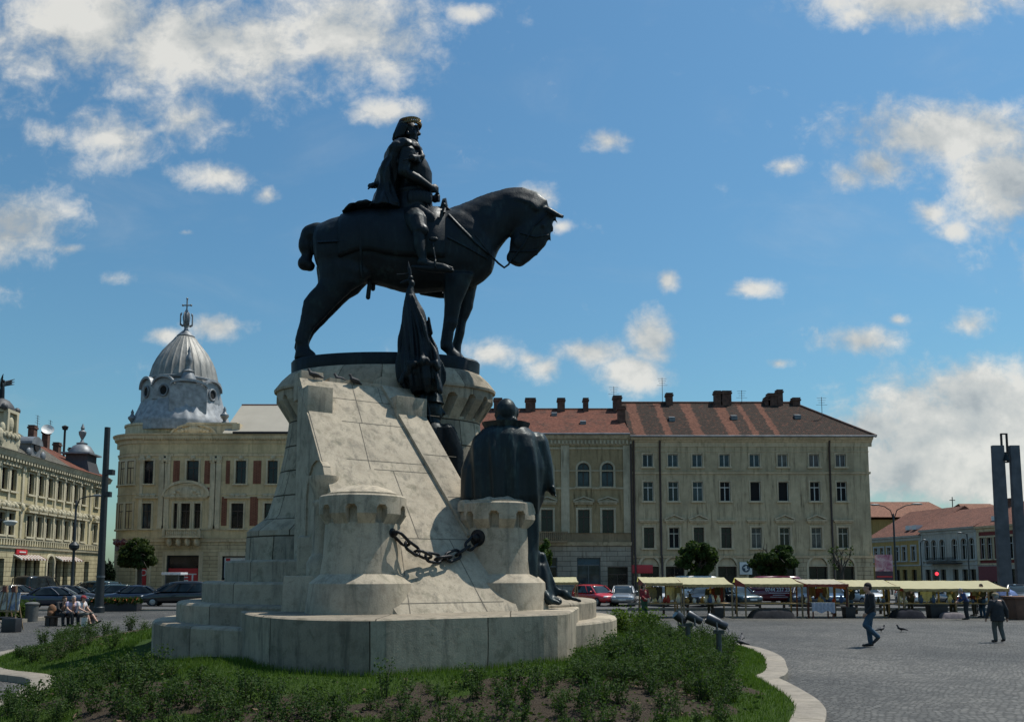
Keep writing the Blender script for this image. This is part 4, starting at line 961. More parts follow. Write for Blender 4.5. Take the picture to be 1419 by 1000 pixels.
r2 = mb.build('roof', RT2, oli); MB().tube([(0, 6.5, zt2), (xr2, 6.5, zt2)], .14, 8).build('ridge_tiles', CHB, r2); MB().tube([(0, -.66, zr2), (xr2-.1, -.66, zr2)], .10, 8).build('gutter', ZINC, r2)
for px, w in ((735, 1.1), (777.5, .8), (811.5, .55), (690, .9), (640, 1.0)): chimney(oli, at(px, 560, 90.3).x-f2.x0, 6.3, zt2, w, zat(553, 90.3)-zt2, .9, 0, r2)
chimney(oli, at(855, 555, 90.3).x-f2.x0, 6.2, zt2, .9, zat(550, 90.3)-zt2, .9, 0, r2); chimney(oli, at(861, 580, 87).x-f2.x0, 3.0, zat(585, 87), .75, 1.6, .9, 0, r2); antenna(oli, at(851, 550, 90).x-f2.x0, 6.2, zt2+.6, 1.9, r2)
for px, py in ((768, 577), (808, 590)):
    fr = (605-py)/38; yy = -.6+fr*7.1; zz = zr2+fr*(zt2-zr2); x = at(px, py, 84+yy).x-f2.x0
    MB().hexa([(x-.3, yy-.2, zz-.1), (x+.3, yy-.2, zz-.1), (x+.3, yy+.3, zz-.1), (x-.3, yy+.3, zz-.1)], [(x-.3, yy-.2, zz+.25), (x+.3, yy-.2, zz+.25), (x+.3, yy+.3, zz+.4), (x-.3, yy+.3, zz+.4)]).build('skylight', ZINC, r2)
mb = MB(); x = X(876.5); mb.tube([(x-.1, -.3, ze2), (x-.1, -.2, ze2-.8), (x-.1, -.2, .2)], .10, 8); mb.build('downpipe', PIPE, oli, smooth=True)
# signs on the fronts
SRED = simple('sign_red', (.46, .025, .035), .5, 0, .1); SWH = simple('sign_white', (.62, .63, .62), .5, 0, .06); SBLK = simple('sign_black', (.015, .016, .02), .5)
s1 = thing('wall_sign', 'plain red rectangular sign on the corner of the tan tenement', 'sign', at(890, 788, 83.78)); MB().box(-1.05, 1.05, -.05, .03, -.42, .42).build('board', SRED, s1, bevel=.015)
s2 = thing('wall_sign', 'white square sign with a dark round emblem on the tan tenement', 'sign', at(1033.5, 787, 83.76)); MB().box(-.62, .62, -.05, .03, -.62, .62).build('board', SWH, s2, bevel=.015)
mb = MB(); mb.lathe([(.001, 0), (.40, 0), (.40, .03), (.001, .03)], 32); o = mb.build('emblem', simple('sign_navy', (.03, .06, .09), .5), s2); o.location = (0, -.055, 0); o.rotation_euler = (R(90), 0, 0)
mb = MB(); mb.box(-.07, .07, -.125, -.087, -.25, .25); mb.box(-.25, -.08, -.125, -.087, .02, .14); mb.box(.08, .2, -.125, -.087, -.16, -.04); mb.build('emblem_mark', SWH, s2)
# ------------------------------------------------------------------ domed corner palace
P_CR = plaster('plaster_cream', (.62, .48, .28), .55); P_CRR = plaster('plaster_cream_rustic', (.56, .45, .275), .65, (4.0, .42)); P_CRT = plaster('plaster_cream_trim', (.62, .51, .34), .6); P_BRICK = plaster('panel_brick_red', (.30, .125, .08), .4, (.5, .14))
f3 = Front(195, 94); X, Z = f3.x, f3.z
dom = thing('dome_building', 'cream corner palace with red wall panels and a ribbed silver dome topped by a cross', 'building', (f3.x0, 94, 0))
xr3 = X(470); ze3 = Z(608); RC = X(195)-at(150, 700, 94).x+f3.x0+.6
zs3 = Z(748); hl = []; wn = []
def W_(px0, px1, py0, py1): return (X(px0), X(px1), Z(py1), Z(py0))
up = [W_(195.5, 209, 638, 670), W_(256, 273, 638, 670), W_(324.5, 339, 638, 670), W_(369, 383, 638, 670), W_(414, 428, 638, 670)]
lo = [W_(191.5, 204.5, 697, 732), W_(240, 245.5, 697, 732), W_(250, 263, 697, 732), W_(268.5, 277.5, 697, 732), W_(320, 337, 697, 732), W_(366, 383, 697, 732), W_(412, 429, 697, 732)]
up[0] = (.1, .1+up[0][1]-up[0][0], *up[0][2:]); lo[0] = (.1, .1+lo[0][1]-lo[0][0], *lo[0][2:])
mb = MB(); holes_wall(mb, 0, xr3, zs3, ze3, up+lo); mb.add([(xr3, 0, 0), (xr3, 14, 0), (xr3, 14, ze3), (xr3, 0, ze3)], [(0, 1, 2, 3)])
ARC = dict(c=(0, RC, 0), a0=R(180), a1=R(270))
mb.lathe([(RC, zs3), (RC, ze3)], 20, **ARC); mb.add([(-RC, RC, zs3), (-RC, 14, zs3), (-RC, 14, ze3), (-RC, RC, ze3)], [(3, 2, 1, 0)])
mb.build('wall', P_CR, dom)
gh = [(X(233.5), X(278), Z(812), Z(769)), (X(310), X(346), Z(815), Z(770)), (.15, X(207), Z(815), Z(770)), (X(372), X(410), Z(815), Z(770))]
mb = MB(); holes_wall(mb, 0, xr3, 0, zs3, gh, y=-.06, t=.5); mb.lathe([(RC+.06, 0), (RC+.06, zs3)], 20, **ARC); mb.add([(-RC-.06, RC, 0), (-RC-.06, 14, 0), (-RC-.06, 14, zs3), (-RC-.06, RC, zs3)], [(3, 2, 1, 0)]); mb.build('ground_floor_wall', P_CRR, dom)
def band(z, prof, name='string_course', x1=None):
    mb = MB(); cornice(mb, 0, x1 or xr3, z, prof); pr = [(RC-.05, z+prof[0][1])]+[(RC+o, z+d) for o, d in prof]+[(RC-.05, z+prof[-1][1])]
    mb.lathe(pr, 20, cap=False, **ARC); mb.box(-RC-prof[-1][0], -RC+.02, RC, 14, z+prof[0][1], z+prof[-1][1]); return mb.build(name, P_CRT, dom, smooth=False)
band(ze3, [(.02, -.55), (.12, -.5), (.2, -.15), (.55, 0), (.62, .3), (.75, .4), (.8, .55)], 'cornice'); band(Z(630), [(0, -.2), (.1, -.15), (.14, .12), (.2, .16)]); band(zs3, [(.06, -.25), (.2, -.2), (.26, .05), (.34, .2)]); band(Z(733), [(0, -.12), (.09, -.1), (.12, .05)]); band(Z(684), [(0, -.1), (.05, -.08), (.06, .05)])
mb = MB()
for i in range(88): mb.box(.05+i*.3, .2+i*.3, -.5, -.1, ze3-.14, ze3+.02)
mb.build('dentils', P_CRT, dom)
# pilasters with capitals, red panels
def pilaster(x, w=.33, sh=0.0):
    mb = MB(); mb.box(x-w, x+w-sh, -.14, .02, Z(732), Z(641)); mb.box(x-w-.07, x+w+.07-sh, -.22, .02, Z(641), Z(632)); mb.box(x-w-.05, x+w+.05-sh, -.18, .02, Z(732), Z(728))
    for s_ in (-1, 1): mb.ell((x+s_*w*.8-sh/2, -.2, Z(637)), .16, .14, .22)
    mb.build('pilaster', P_CRT, dom)
for px in (226, 297):
    for d in (-3.5, 3.5): pilaster(X(px+d))
pilaster(.02, .3, .22)
for a, b, c, d in ((237.5, 246.5, 638, 670), (281, 290, 638, 670), (311, 316.5, 638, 670), (349, 360, 638, 670), (392, 405, 638, 670), (306.5, 314, 688, 728), (346, 357, 688, 728), (390, 402, 688, 728), (236, 242, 675, 681), (283, 290, 675, 681)):
    MB().box(X(a), X(b), -.05, .01, Z(d), Z(c)).build('brick_panel', P_BRICK, dom)
def win2(q, kind, pn=0):
    a, b, c, d = q; w = window(dom, (a+b)/2, c, b-a, d-c, 'three', BROWN, pn, False, .22); s_ = MB(); surround(s_, -(b-a)/2, (b-a)/2, 0, d-c, .2, .08, True, False, -.22); w_ = (b-a)
    if kind == 'scroll':
        z = d-c+.55; s_.box(-w_/2-.75, w_/2+.75, -.52, -.19, z, z+.16)
        for k in (-1, 0, 1): s_.ell((k*.62, -.34, z+.32), .34, .16, .24)
    if kind == 'key': s_.ell((0, -.33, d-c+.3), .3, .14, .25)
    s_.build('surround', P_CRT, w); return w
for i, q in enumerate(up): win2(q, 'key', 0)
for i, q in enumerate(lo): win2(q, 'scroll' if i in (0, 4, 5, 6) else None, 1 if i in (0,) else 0)
mb = MB(); xc = X(257); pediment(mb, xc, Z(689), 5.0, 1.5, 0, 'seg'); mb.ell((xc, -.15, Z(682)), .8, .16, .62); 
for k in range(8): mb.ell((xc+math.cos(math.pi*k/7)*1.5, -.14, Z(687)+math.sin(math.pi*k/7)*.75), .26, .12, .2)
mb.build('window_pediment', P_CRT, dom)
mb = MB(); a, b = X(232), X(284); mb.box(a, b, -1.3, -.05, Z(748)+.22, Z(745)+.22); mb.box(a, b, -1.32, -1.12, Z(733)-.16, Z(733)+.02)
for s in (a, b-.3): mb.box(s, s+.3, -1.34, -1.06, Z(745)+.22, Z(733)+.06)
for i in range(16): mb.lathe([(.06, 0), (.1, .25), (.05, .55), (.08, .75)], 8, (a+.5+(b-a-1.0)*i/15, -1.2, Z(745)+.22))
for i in range(4): mb.ell((a+.6+i*(b-a-1.2)/3, -.6, Z(750)-.05), .3, .6, .55)
mb.build('balcony', P_CRT, dom)
for ang, zz0, zz1 in ((250, 670, 638), (232, 670, 638), (250, 732, 697), (232, 732, 697), (205, 670, 638), (205, 732, 697)):
    a = R(ang); w_, h_ = 1.0, Z(zz1)-Z(zz0); w = window(dom, 0, 0, w_, h_, 'three', BROWN, 0, off=(math.cos(a)*(RC+.02), RC+math.sin(a)*(RC+.02), Z(zz0)), rz=a+R(90)); s_ = MB(); surround(s_, -w_/2, w_/2, 0, h_, .2, .06); s_.build('surround', P_CRT, w)
# attic parapet with lunette
mb = MB(); za, zb = ze3+.55, Z(587); x1 = X(322); mb.box(0, x1, .5, 1.0, za, zb); mb.box(-.05, x1+.08, .38, 1.1, zb-.002, zb+.22); mb.lathe([(RC-.5, za), (RC-.5, zb), (RC-.38, zb), (RC-.38, zb+.22), (RC-1.2, zb+.22)], 20, cap=False, **ARC); mb.box(-RC+.5, -RC+1.0, RC, 14, za, zb)
mb.box(x1-.5, x1+.4, .3, 1.3, za, zb+.1); mb.box(x1+.4, x1+1.0, .4, 1.2, za, zb-.8)
for p, q in ((205, 214), (218, 228)): mb.box(X(p), X(q), .42, .5, za+.35, zb-.4)
mb.build('attic_parapet', P_CRT, dom)
mb = MB(); xc = X(262); pediment(mb, xc, za-.12, X(292)-X(233), Z(589)-za, .45, 'seg'); mb.ell((xc, .3, za+.55), .8, .2, .6)
for k in range(9): mb.ell((xc+(k-4)*.42, .33, za+.28+.35*math.cos((k-4)*.33)), .24, .14, .25)
mb.build('lunette', P_CRT, dom)
# dome
cxp = 253; DD = 99.5; pm = 1150/DD; cx = at(cxp, 584, DD).x-f3.x0; cy = DD-94; zd = lambda y: zat(y, DD)
prof = [(64, 604), (65, 592), (64.5, 589), (62, 584), (57, 572), (52, 558), (48.5, 546), (45.5, 535), (45.5, 531)]
NRIB = 28
mb = MB().lathe([(h/pm, zd(y)) for h, y in prof], 112, (cx, cy, 0), rad=lambda a, z: 1+.022*max(0, math.cos(a*28))**3); ZDM = simple('zinc_dome', (.27, .285, .30), .55, .15, .35, 1.6, .1)
dm = mb.build('dome', ZDM, dom, smooth=True, ang=50)
ribm, t = new_mat('zinc_ribbed'); P = t.n('ShaderNodeTexCoord').outputs['Object']; n = t.noise(t.vmul(P, (1, 1, .35)), 1.4, 6, .7)
setb(t, col=t.ramp(n, [(.3, (.13, .127, .117)), (.5, (.22, .217, .20)), (.72, (.36, .35, .325))]), rough=.55, metal=.15)
prof = [(46, 531), (45, 528), (43.4, 520), (40.8, 510), (36.6, 500.5), (30.5, 490), (22.5, 480), (17, 473.5), (14, 469), (12, 468)]
mb = MB().lathe([(h/pm, zd(y)) for h, y in prof], 224, (cx, cy, 0), rad=lambda a, z: 1+.028*max(0, math.cos(a*NRIB))**3-.006); mb.build('dome_cap', ribm, dm, smooth=True, ang=60)
MB().lathe([(48.3/pm, zd(533)), (49.2/pm, zd(532)), (49.2/pm, zd(530)), (47.5/pm, zd(529))], 64, (cx, cy, 0), cap=False).build('dome_ring', ZINC, dm, smooth=True)
mb = MB().lathe([(h/pm, zd(y)) for h, y in ((12, 468), (12.5, 466.5), (9, 463), (6, 460), (3.5, 458), (2.5, 455), (3.2, 452), (4.8, 444), (5.2, 440), (3.8, 434), (2.2, 431), (1.0, 428))], 24, (cx, cy, 0))
for k in range(8):
    a = math.pi*2*k/8; p = lambda r, y: (cx+math.cos(a)*r/pm, cy+math.sin(a)*r/pm, zd(y)); mb.tube([p(5, 452), p(8.5, 450), p(8.5, 437), p(7, 435)], .09, 6)
mb.tube([(cx, cy, zd(430)), (cx, cy, zd(414))], .09, 6); mb.tube([(cx-.5, cy, zd(423)), (cx+.5, cy, zd(423))], .08, 6)
for p in ((cx-.5, cy, zd(423)), (cx+.5, cy, zd(423)), (cx, cy, zd(414))): mb.ell(p, .14, nu=8, nv=6)
mb.build('lantern_and_cross', ZINC, dm, smooth=True)
for ang, kind in ((-128, 0), (-96, 0), (-62, 1), (-25, 0)):
    a = R(ang); d = Vector((math.cos(a), math.sin(a), 0)); s = Vector((-d.y, d.x, 0)); C0 = Vector((cx, cy, 0)); rr = (48.5 if kind == 0 else 52)/pm; o = thing('x', None, None); bpy.data.objects.remove(o)
    def L(u, w, y): v = C0+d*(rr+w)+s*u; v.z = zd(y); return v
    mb = MB(); hw = 1.35 if kind == 0 else 2.05
    top = [L(hw*math.cos(math.pi*k/12), .45, 549-(13 if kind == 0 else 8)*math.sin(math.pi*k/12)) for k in range(13)]; yb = 563 if kind == 0 else 580; prf = [L(-hw, .45, yb), L(hw, .45, yb)]+top; inn = [p-d*2.4 for p in prf]
    n = len(prf); mb.add(prf+inn, [tuple(range(n))]+[(i, n+i, n+(i+1) % n, (i+1) % n) for i in range(n)])
    hood = [p+Vector((0, 0, .12))+d*.28 for p in top]
    for p, q in zip(hood, hood[1:]): mb.hexa([p-d*.5, p, q, q-d*.5], [p-d*.5+Vector((0, 0, .28)), p+Vector((0, 0, .28)), q+Vector((0, 0, .28)), q-d*.5+Vector((0, 0, .28))])
    dmo = mb.build('dormer', ZDM, dm, fixn=True)
    if kind == 0:
        mb = MB(); ringp = [L(.52*math.cos(2*math.pi*k/20), .50, 552+8*math.sin(2*math.pi*k/20)*.9) for k in range(20)]; mb.add(ringp, [tuple(range(20))]); mb.build('oculus', GL[3], dmo, fixn=True)
        mb = MB(); mb.tube(ringp+[ringp[0]], .13, 6); mb.build('oculus_frame', ZINC, dmo, smooth=True)
    else:
        mb = MB(); mb.lathe([(1.1, 0), (.95, .5), (.6, 1.3), (.7, 1.45), (.3, 1.7), (.22, 2.2), (.4, 2.7), (.3, 3.2), (.14, 3.6), (.2, 3.9), (.02, 4.5)], 16, L(0, -.4, 541)); mb.build('dormer_finial', ZINC, dmo, smooth=True)
def urn(x, y, z, k=1.0, nm='urn'): MB().lathe([(.32*k, 0), (.32*k, .15*k), (.16*k, .25*k), (.2*k, .4*k), (.52*k, .85*k), (.5*k, 1.05*k), (.3*k, 1.2*k), (.16*k, 1.5*k), (.2*k, 1.7*k), (.02, 2.1*k)], 16, (x, y, z)).build(nm, ZINC, dom, smooth=True)
urn(X(168)-.2, 2.0, zb+.2, .9); urn(X(237), .8, zb+.2, .85); urn(X(303), .8, zb+.2, .95); urn(X(190), 8, zb+.2, .9)
# light sheet-metal roof of the long wing, stepped behind a dark gutter
RL3 = simple('roof_light_sheet', (.34, .31, .255), .75, 0, .08, .5); mb = MB(); za3 = ze3+.55; roofq(mb, [(X(306), -.5, za3), (xr3, -.5, za3), (xr3, 6, zat(561, 100)), (X(306), 6, zat(561, 100))]); mb.add([(X(306), -.5, za3), (X(306), 6, zat(561, 100)), (X(306), 14, za3)], [(0, 1, 2)]); roofq(mb, [(xr3, 14, za3), (X(306), 14, za3), (X(306), 6, zat(561, 100)), (xr3, 6, zat(561, 100))]); mb.add([(xr3, -.5, za3), (xr3, 14, za3), (xr3, 6, zat(561, 100))], [(0, 1, 2)]); r3 = mb.build('roof', RL3, dom)
MB().tube([(X(322), -.75, za3+.05), (xr3, -.75, za3+.05)], .16, 8).build('gutter', DARK, r3); MB().tube([(X(306), 6, zat(561, 100)), (xr3, 6, zat(561, 100))], .12, 8).build('ridge', simple('ridge_rust', (.14, .06, .045), .8), r3)
mb = MB(); mb.lathe([(RC+.1, ze3+.5), (.02, ze3+.52)], 24, cap=False, **ARC); mb.box(0, X(322), .2, 13.8, ze3+.45, ze3+.54); mb.build('flat_roof', ZINC, dom)
# shop fronts: red posters
SGRN = simple('shop_interior', (.012, .014, .014), .3)
def poster(a, b, y0, y1, lines):
    o = MB().box(X(a), X(b), .24, .26, Z(y1), Z(y0)).build('poster', SRED, dom)
    for tx, px, py, hpx, sx in lines:
        q = text_mesh('lettering', tx, hpx/pm94*1.38, SWH, o, (X(px), .225, Z(py)), (R(90), 0, 0), .008, 'CENTER', sx)
pm94 = 1150/94
for a, b, c, d in gh: 
    MB().box(a, b, .30, .34, c-.2, d).build('shop_glass', GL[0], dom)
    m_ = MB(); m_.box(a, a+.12, .1, .32, 0, d); m_.box(b-.12, b, .1, .32, 0, d); m_.box(a+.12, b-.12, .1, .32, d-.14, d); m_.build('shop_frame', DARK, dom)
    m_ = MB(); surround(m_, a, b, 0, d, .45, .06, False, False, -.06); m_.build('shop_surround', P_CRT, dom)
poster(181, 206.5, 787, 812, [('RED', 194, 793.5, 9.0, 1.05)]); poster(234.5, 277.5, 787, 812, [('NET', 257, 800, 10.5, 1.25)])
MB().box(X(312), X(345), .22, .26, Z(800), Z(771)).build('poster', SWH, dom); MB().box(X(314), X(320), .2, .215, Z(777), Z(773)).build('poster_mark', SRED, dom)
sg = thing('shop_sign', 'dark red curved shop sign on the rounded corner of the domed palace', 'sign', (f3.x0, 94, Z(757)))
mb = MB(); mb.lathe([(RC+.1, -.45), (RC+.22, -.45), (RC+.22, .45), (RC+.1, .45)], 10, (0, RC, 0), a0=R(222), a1=R(262), cap=False); mb.build('board', simple('sign_maroon', (.12, .012, .02), .5), sg)
mb = MB()
for k in range(6): a = R(226+k*6.4); mb.ell((math.cos(a)*(RC+.15), RC+math.sin(a)*(RC+.15), .45), .42, .42, .28+.18*(k % 2))
mb.build('scroll_top', simple('sign_maroon2', (.12, .012, .02), .5), sg)
# kiosk on the pavement before the shop
kk = thing('kiosk', 'small glazed kiosk with a pale flat roof in front of the red shop poster', 'kiosk', at(241, 826, 80).to_tuple()[:2]+(0,))
MB().box(-.62, .62, -.6, .6, 0, 2.12).build('cabin', glass('kiosk_glass', (.04, .045, .045), .15), kk); MB().box(-.92, .92, -.9, .9, 2.12, 2.36).build('roof', simple('kiosk_roof', (.55, .58, .62), .5), kk, bevel=.04)
for x in (-.62, .62):
    for y in (-.6, .6): MB().box(x-.05, x+.05, y-.05, y+.05, 0, 2.12).build('corner_post', STEEL, kk)

# ------------------------------------------------------------------ long palace on the left side of the square
P_YE = plaster('plaster_pale_yellow', (.45, .395, .24), .45); P_YET = plaster('plaster_yellow_trim', (.50, .455, .33), .45); P_YER = plaster('plaster_yellow_rustic', (.42, .375, .235), .5, (1.2, .4))
def lineD(px): return -36.3/((px-CX)/F+.09)
D0 = 58.0; rot = R(90)+math.atan(.09); dirv = Vector((math.cos(rot), math.sin(rot), 0))
pal = thing('palace_building', 'long sunlit pale yellow palace with stucco window crowns and grey roof along the left side', 'building', (-44.4+.09*(90-D0), D0, 0), rot)
PX = lambda px: (lineD(px)-D0)*math.sqrt(1+.0081)
L1 = PX(142); wt = [11.1, 9.25, 7.35, 5.5]; cols = [1, 14, 39, 53, 66, 79, 91, 102, 113, 131]; xs = [PX(c) for c in cols]; hw = .46
for k in range(6): xs.insert(0, xs[0]-1.9)
hl = []
for x in xs: hl += [(x-hw, x+hw, wt[1], wt[0]), (x-hw, x+hw, wt[3], wt[2])]
mb = MB(); holes_wall(mb, 0, L1, 4.4, 12.0, hl); mb.add([(L1, 0, 0), (L1, 14, 0), (L1, 14, 12), (L1, 0, 12)], [(0, 1, 2, 3)]); mb.add([(0, 14, 0), (0, 0, 0), (0, 0, 12), (0, 14, 12)], [(0, 1, 2, 3)]); mb.build('wall', P_YE, pal)
gx = [PX(c) for c in (2, 26, 40, 52)]; dx = PX(70); gx2 = [PX(c) for c in (82, 92, 103, 121)]
gh = [(x-.55, x+.55, .2, 3.5) for x in gx+gx2]+[(dx-.7, dx+.7, .02, 3.9, True)]
mb = MB(); holes_wall(mb, 0, L1, 0, 4.4, gh, y=-.08, t=.45); mb.build('ground_floor_wall', P_YER, pal)
mb = MB(); cornice(mb, 0, L1+.3, 12.0, [(.02, -.5), (.1, -.45), (.14, -.1), (.5, 0), (.6, .25), (.72, .45)]); cornice(mb, 0, L1+.1, 8.35, [(0, -.12), (.08, -.1), (.1, .06)]); cornice(mb, 0, L1+.15, 4.55, [(.05, -.2), (.22, -.15), (.26, .04), (.3, .1)]); cornice(mb, 0, L1+.1, 5.22, [(0, -.1), (.12, -.08), (.14, .06)])
for i in range(int(L1/.5)): mb.box(.1+i*.5, .32+i*.5, -.48, -.05, 11.72, 11.99)
for i in range(int(L1/.45)): mb.box(.1+i*.45, .26+i*.45, -.12, 0, 4.68, 5.12)
mb.build('cornice', P_YET, pal)
for i in range(len(xs)-1):
    m_ = (xs[i]+xs[i+1])/2; mb = MB(); mb.box(m_-.16, m_+.16, -.12, .02, 5.3, 11.4); mb.box(m_-.24, m_+.24, -.2, .02, 11.1, 11.5); mb.ell((m_, -.15, 8.0), .24, .2, .36); mb.build('pilaster', P_YET, pal)
for i, x in enumerate(xs):
    w = window(pal, x, wt[1], hw*2, wt[0]-wt[1], 'three', BROWN, 0, False, .2); s_ = MB(); surround(s_, -hw, hw, 0, wt[0]-wt[1], .14, .07, True, False, -.2); s_.box(-hw-.3, hw+.3, -.5, -.17, wt[0]-wt[1]+.22, wt[0]-wt[1]+.36); s_.ell((0, -.32, wt[0]-wt[1]+.5), .22, .16, .2); s_.build('surround', P_YET, w)
    w = window(pal, x, wt[3], hw*2, wt[2]-wt[3], 'three', BROWN, 0, False, .2); s_ = MB(); surround(s_, -hw, hw, 0, wt[2]-wt[3], .14, .07, True, False, -.2); z = wt[2]-wt[3]+.25
    s_.box(-hw-.35, hw+.35, -.6, -.17, z, z+.16)
    for k in (-1, 0, 1): s_.ell((k*.35, -.4, z+.34+(.16 if k == 0 else 0)), .22, .22, .26)
    s_.build('surround', P_YET, w)
for a, b, c, d, *_ in gh:
    MB().box(a, b, .28, .32, c, d-(.6 if _ else 0)).build('shop_glass', GL[0], pal)
    if _: m_ = MB(); surround(m_, a, b, c, d, .2, .12, False, True, -.08); m_.build('portal', P_YET, pal)
for x0, x1 in ((gx[1]-.9, gx[3]+.8), (gx2[0]-.8, gx2[2]+.8)):
    m_ = MB(); n = int((x1-x0)/.3)
    for i in range(n): m_.prism([(-.08, 3.9), (-.75, 3.55), (-.75, 3.42), (-.08, 3.8)], x0+i*.3+.01, x0+i*.3+.28, 'x', mi=i % 2)
    m_.build('awning', [simple('awning_white', (.5, .48, .44), .8), simple('awning_brown', (.16, .08, .06), .8)], pal)
RTG = tiles('slate_grey', (.13, .125, .105), (.06, .06, .055), None, .5); zr = 12.5; zt = 16.9; xs_ = PX(83); mb = MB(); roofq(mb, [(0, -.7, zr), (xs_, -.7, zr), (xs_, 6, zt), (0, 6, zt)]); roofq(mb, [(xs_, 13, zr), (0, 13, zr), (0, 6, zt), (xs_, 6, zt)]); mb.add([(xs_, -.7, zr), (xs_, 13, zr), (xs_, 6, zt)], [(0, 1, 2)]); mb.add([(0, -.7, zr), (0, 6, zt), (0, 13, zr)], [(0, 1, 2)]); rp = mb.build('roof', RTG, pal)
mb = MB(); zt3 = 15.8; roofq(mb, [(xs_+.01, -.7, zr), (L1, -.7, zr), (L1, 6, zt3), (xs_+.01, 6, zt3)]); roofq(mb, [(L1, 13, zr), (xs_, 13, zr), (xs_, 6, zt3), (L1, 6, zt3)]); mb.add([(L1, -.7, zr), (L1, 13, zr), (L1, 6, zt3)], [(0, 1, 2)]); mb.build('tiled_roof', RT2, pal)
for px, w in ((42, .75), (61, .6), (77, .7), (98, .6)):
    D = -42.3/((px-CX)/F+.09); x = (D-D0); chimney(pal, x, 6.0, zt-(.1 if px < 70 else 1.0), w, .75, .6, 0, rp)
mb = MB(); x = PX(84)+9; mb.tube([(x, 4, 14), (x, 4, 17.8)], .12, 8); mb.lathe([(.25, 0), (.34, .35), (.05, .5)], 10, (x, 4, 17.7)); mb.build('vent_pipe', DARK, rp)
D = -42.3/((56-CX)/F+.09); x = D-D0; mb = MB(); mb.lathe([(.01, 0), (.38, .08), (.62, .22)], 20, cap=False); o = mb.build('satellite_dish', SWH, rp, smooth=True); o.location = (x, 5.5, zt+.6); o.rotation_euler = (R(62), 0, R(-65))
for px in (48, 66): D = -42.3/((px-CX)/F+.09); antenna(pal, D-D0, 6, zt, 2.0, rp)
for px in (34,):
    x = PX(px); mb = MB(); mb.box(x-.9, x+.9, -.55, 2.4, zr-.1, zr+1.1)
    for k in range(10): 
        a0, a1 = math.pi*k/10, math.pi*(k+1)/10; P = [(x+1.05*math.cos(a0), zr+1.1+.75*math.sin(a0)), (x+1.05*math.cos(a1), zr+1.1+.75*math.sin(a1)), (x, zr+1.1)]; mb.prism(P[::-1], -.7, 3.0, 'y')
    for s in (-1, 1): mb.ell((x+s*1.3, -.6, zr+.3), .35, .2, .4)
    o = mb.build('dormer', ZINC, rp); MB().lathe([(.01, 0), (.42, 0), (.42, .05)], 16).build('oculus', GL[3], o); o.children[0].location = (x, -.62, zr+.95); o.children[0].rotation_euler = (R(90), 0, 0)
# corner gable with bronze wings at the near end, cupola at the far end
x = PX(-2); mb = MB(); mb.box(x-1.3, x+1.3, -.5, 1.2, 12.3, 13.6); mb.box(x-.7, x+.7, -.4, .9, 13.6, 15.9); mb.box(x-.95, x+.95, -.65, 1.1, 15.6, 15.85)
for s in (-1, 1): mb.box(x+s*.75-.16, x+s*.75+.16, -.65, -.3, 13.6, 15.6); mb.ell((x+s*1.3, -.3, 13.4), .45, .3, .8); mb.ell((x+s*1.0, -.3, 14.2), .3, .25, .5)
mb.ell((x, -.45, 14.7), .36, .2, .6)
for k in range(8): mb.ell((x-1.2+k*.34, -.55, 13.65+.14*(k % 2)), .2, .18, .24)
mb.build('corner_gable', P_YET, pal)
mb = MB(); mb.lathe([(1.15, 15.85), (1.18, 16.0), (.95, 16.35), (.6, 16.7), (.2, 16.85)], 20, (x, .3, 0), sy=.8)
for s in (-1, 1): mb.ell((x+s*1.05, -.4, 16.0), .28, .25, .3)
mb.build('gable_dome', simple('lead_dark', (.06, .062, .066), .6, .1), pal, smooth=True)
sta = MB(); sta.chain([(x, .4, 16.8), (x, .4, 17.6), (x, .35, 18.1)], [.22, .2, .12]); sta.ell((x, .35, 18.35), .15)
for k in (0, 1, 2):
    for s in (-1, 1): sta.chain([(x, .5, 17.9), (x+s*.4, .3, 18.1+.15*k), (x+s*.95, -.1, 18.3+.22*k)], [.11, .09, .04])
ws = thing('winged_statue', 'small dark winged roof figure on the corner gable of the pale yellow palace', 'statue', pal.matrix_basis @ Vector((x, .4, 16.8)), rot); o = sculpt('bronze_figure', sta, .05, BRZ, ws, 2); o.location = (-x, -.4, -16.8)
x = PX(124); hx = 1.5; mb = MB(); b0, b1 = 12.4, 13.9; ya, yb = .1, 2.3; ym = 1.2
mb.hexa([(x-hx, ya-.4, b0), (x+hx, ya-.4, b0), (x+hx, yb+.3, b0), (x-hx, yb+.3, b0)], [(x-hx*.8, ya, b1), (x+hx*.8, ya, b1), (x+hx*.8, yb, b1), (x-hx*.8, yb, b1)]); mb.box(x-hx*.78, x+hx*.78, ya+.02, yb-.02, b1, b1+.7); cu = mb.build('cupola', simple('slate_dark', (.055, .058, .066), .6, .1), pal)
mb = MB(); zz = b1+.7; mb.box(x-hx*1.05, x+hx*1.05, ya-.35, yb+.35, zz, zz+.16); mb.lathe([(1.25, zz+.16), (1.2, zz+.4), (.85, zz+.95), (.5, zz+1.15), (.55, zz+1.3), (.2, zz+1.4), (.1, zz+1.7), (.34, zz+2.2), (.38, zz+2.5), (.14, zz+2.7), (.2, zz+2.9), (.02, zz+3.4)], 24, (x, ym, 0)); mb.build('cupola_cap', ZINC, cu, smooth=True, ang=35)
for q in (.35, L1-.25): MB().tube([(q, -.14, 12), (q, -.14, .2)], .09, 8).build('downpipe', PIPE, pal)
sg = thing('shop_sign', 'small red shop sign above the awning of the yellow palace', 'sign', pal.matrix_basis @ Vector((PX(28), -.2, 4.1)), rot); MB().box(-.95, .95, -.05, .05, -.2, .2).build('board', SRED, sg, bevel=.02); MB().box(-.5, .6, -.08, -.052, -.05, .06).build('lettering_bar', SWH, sg)
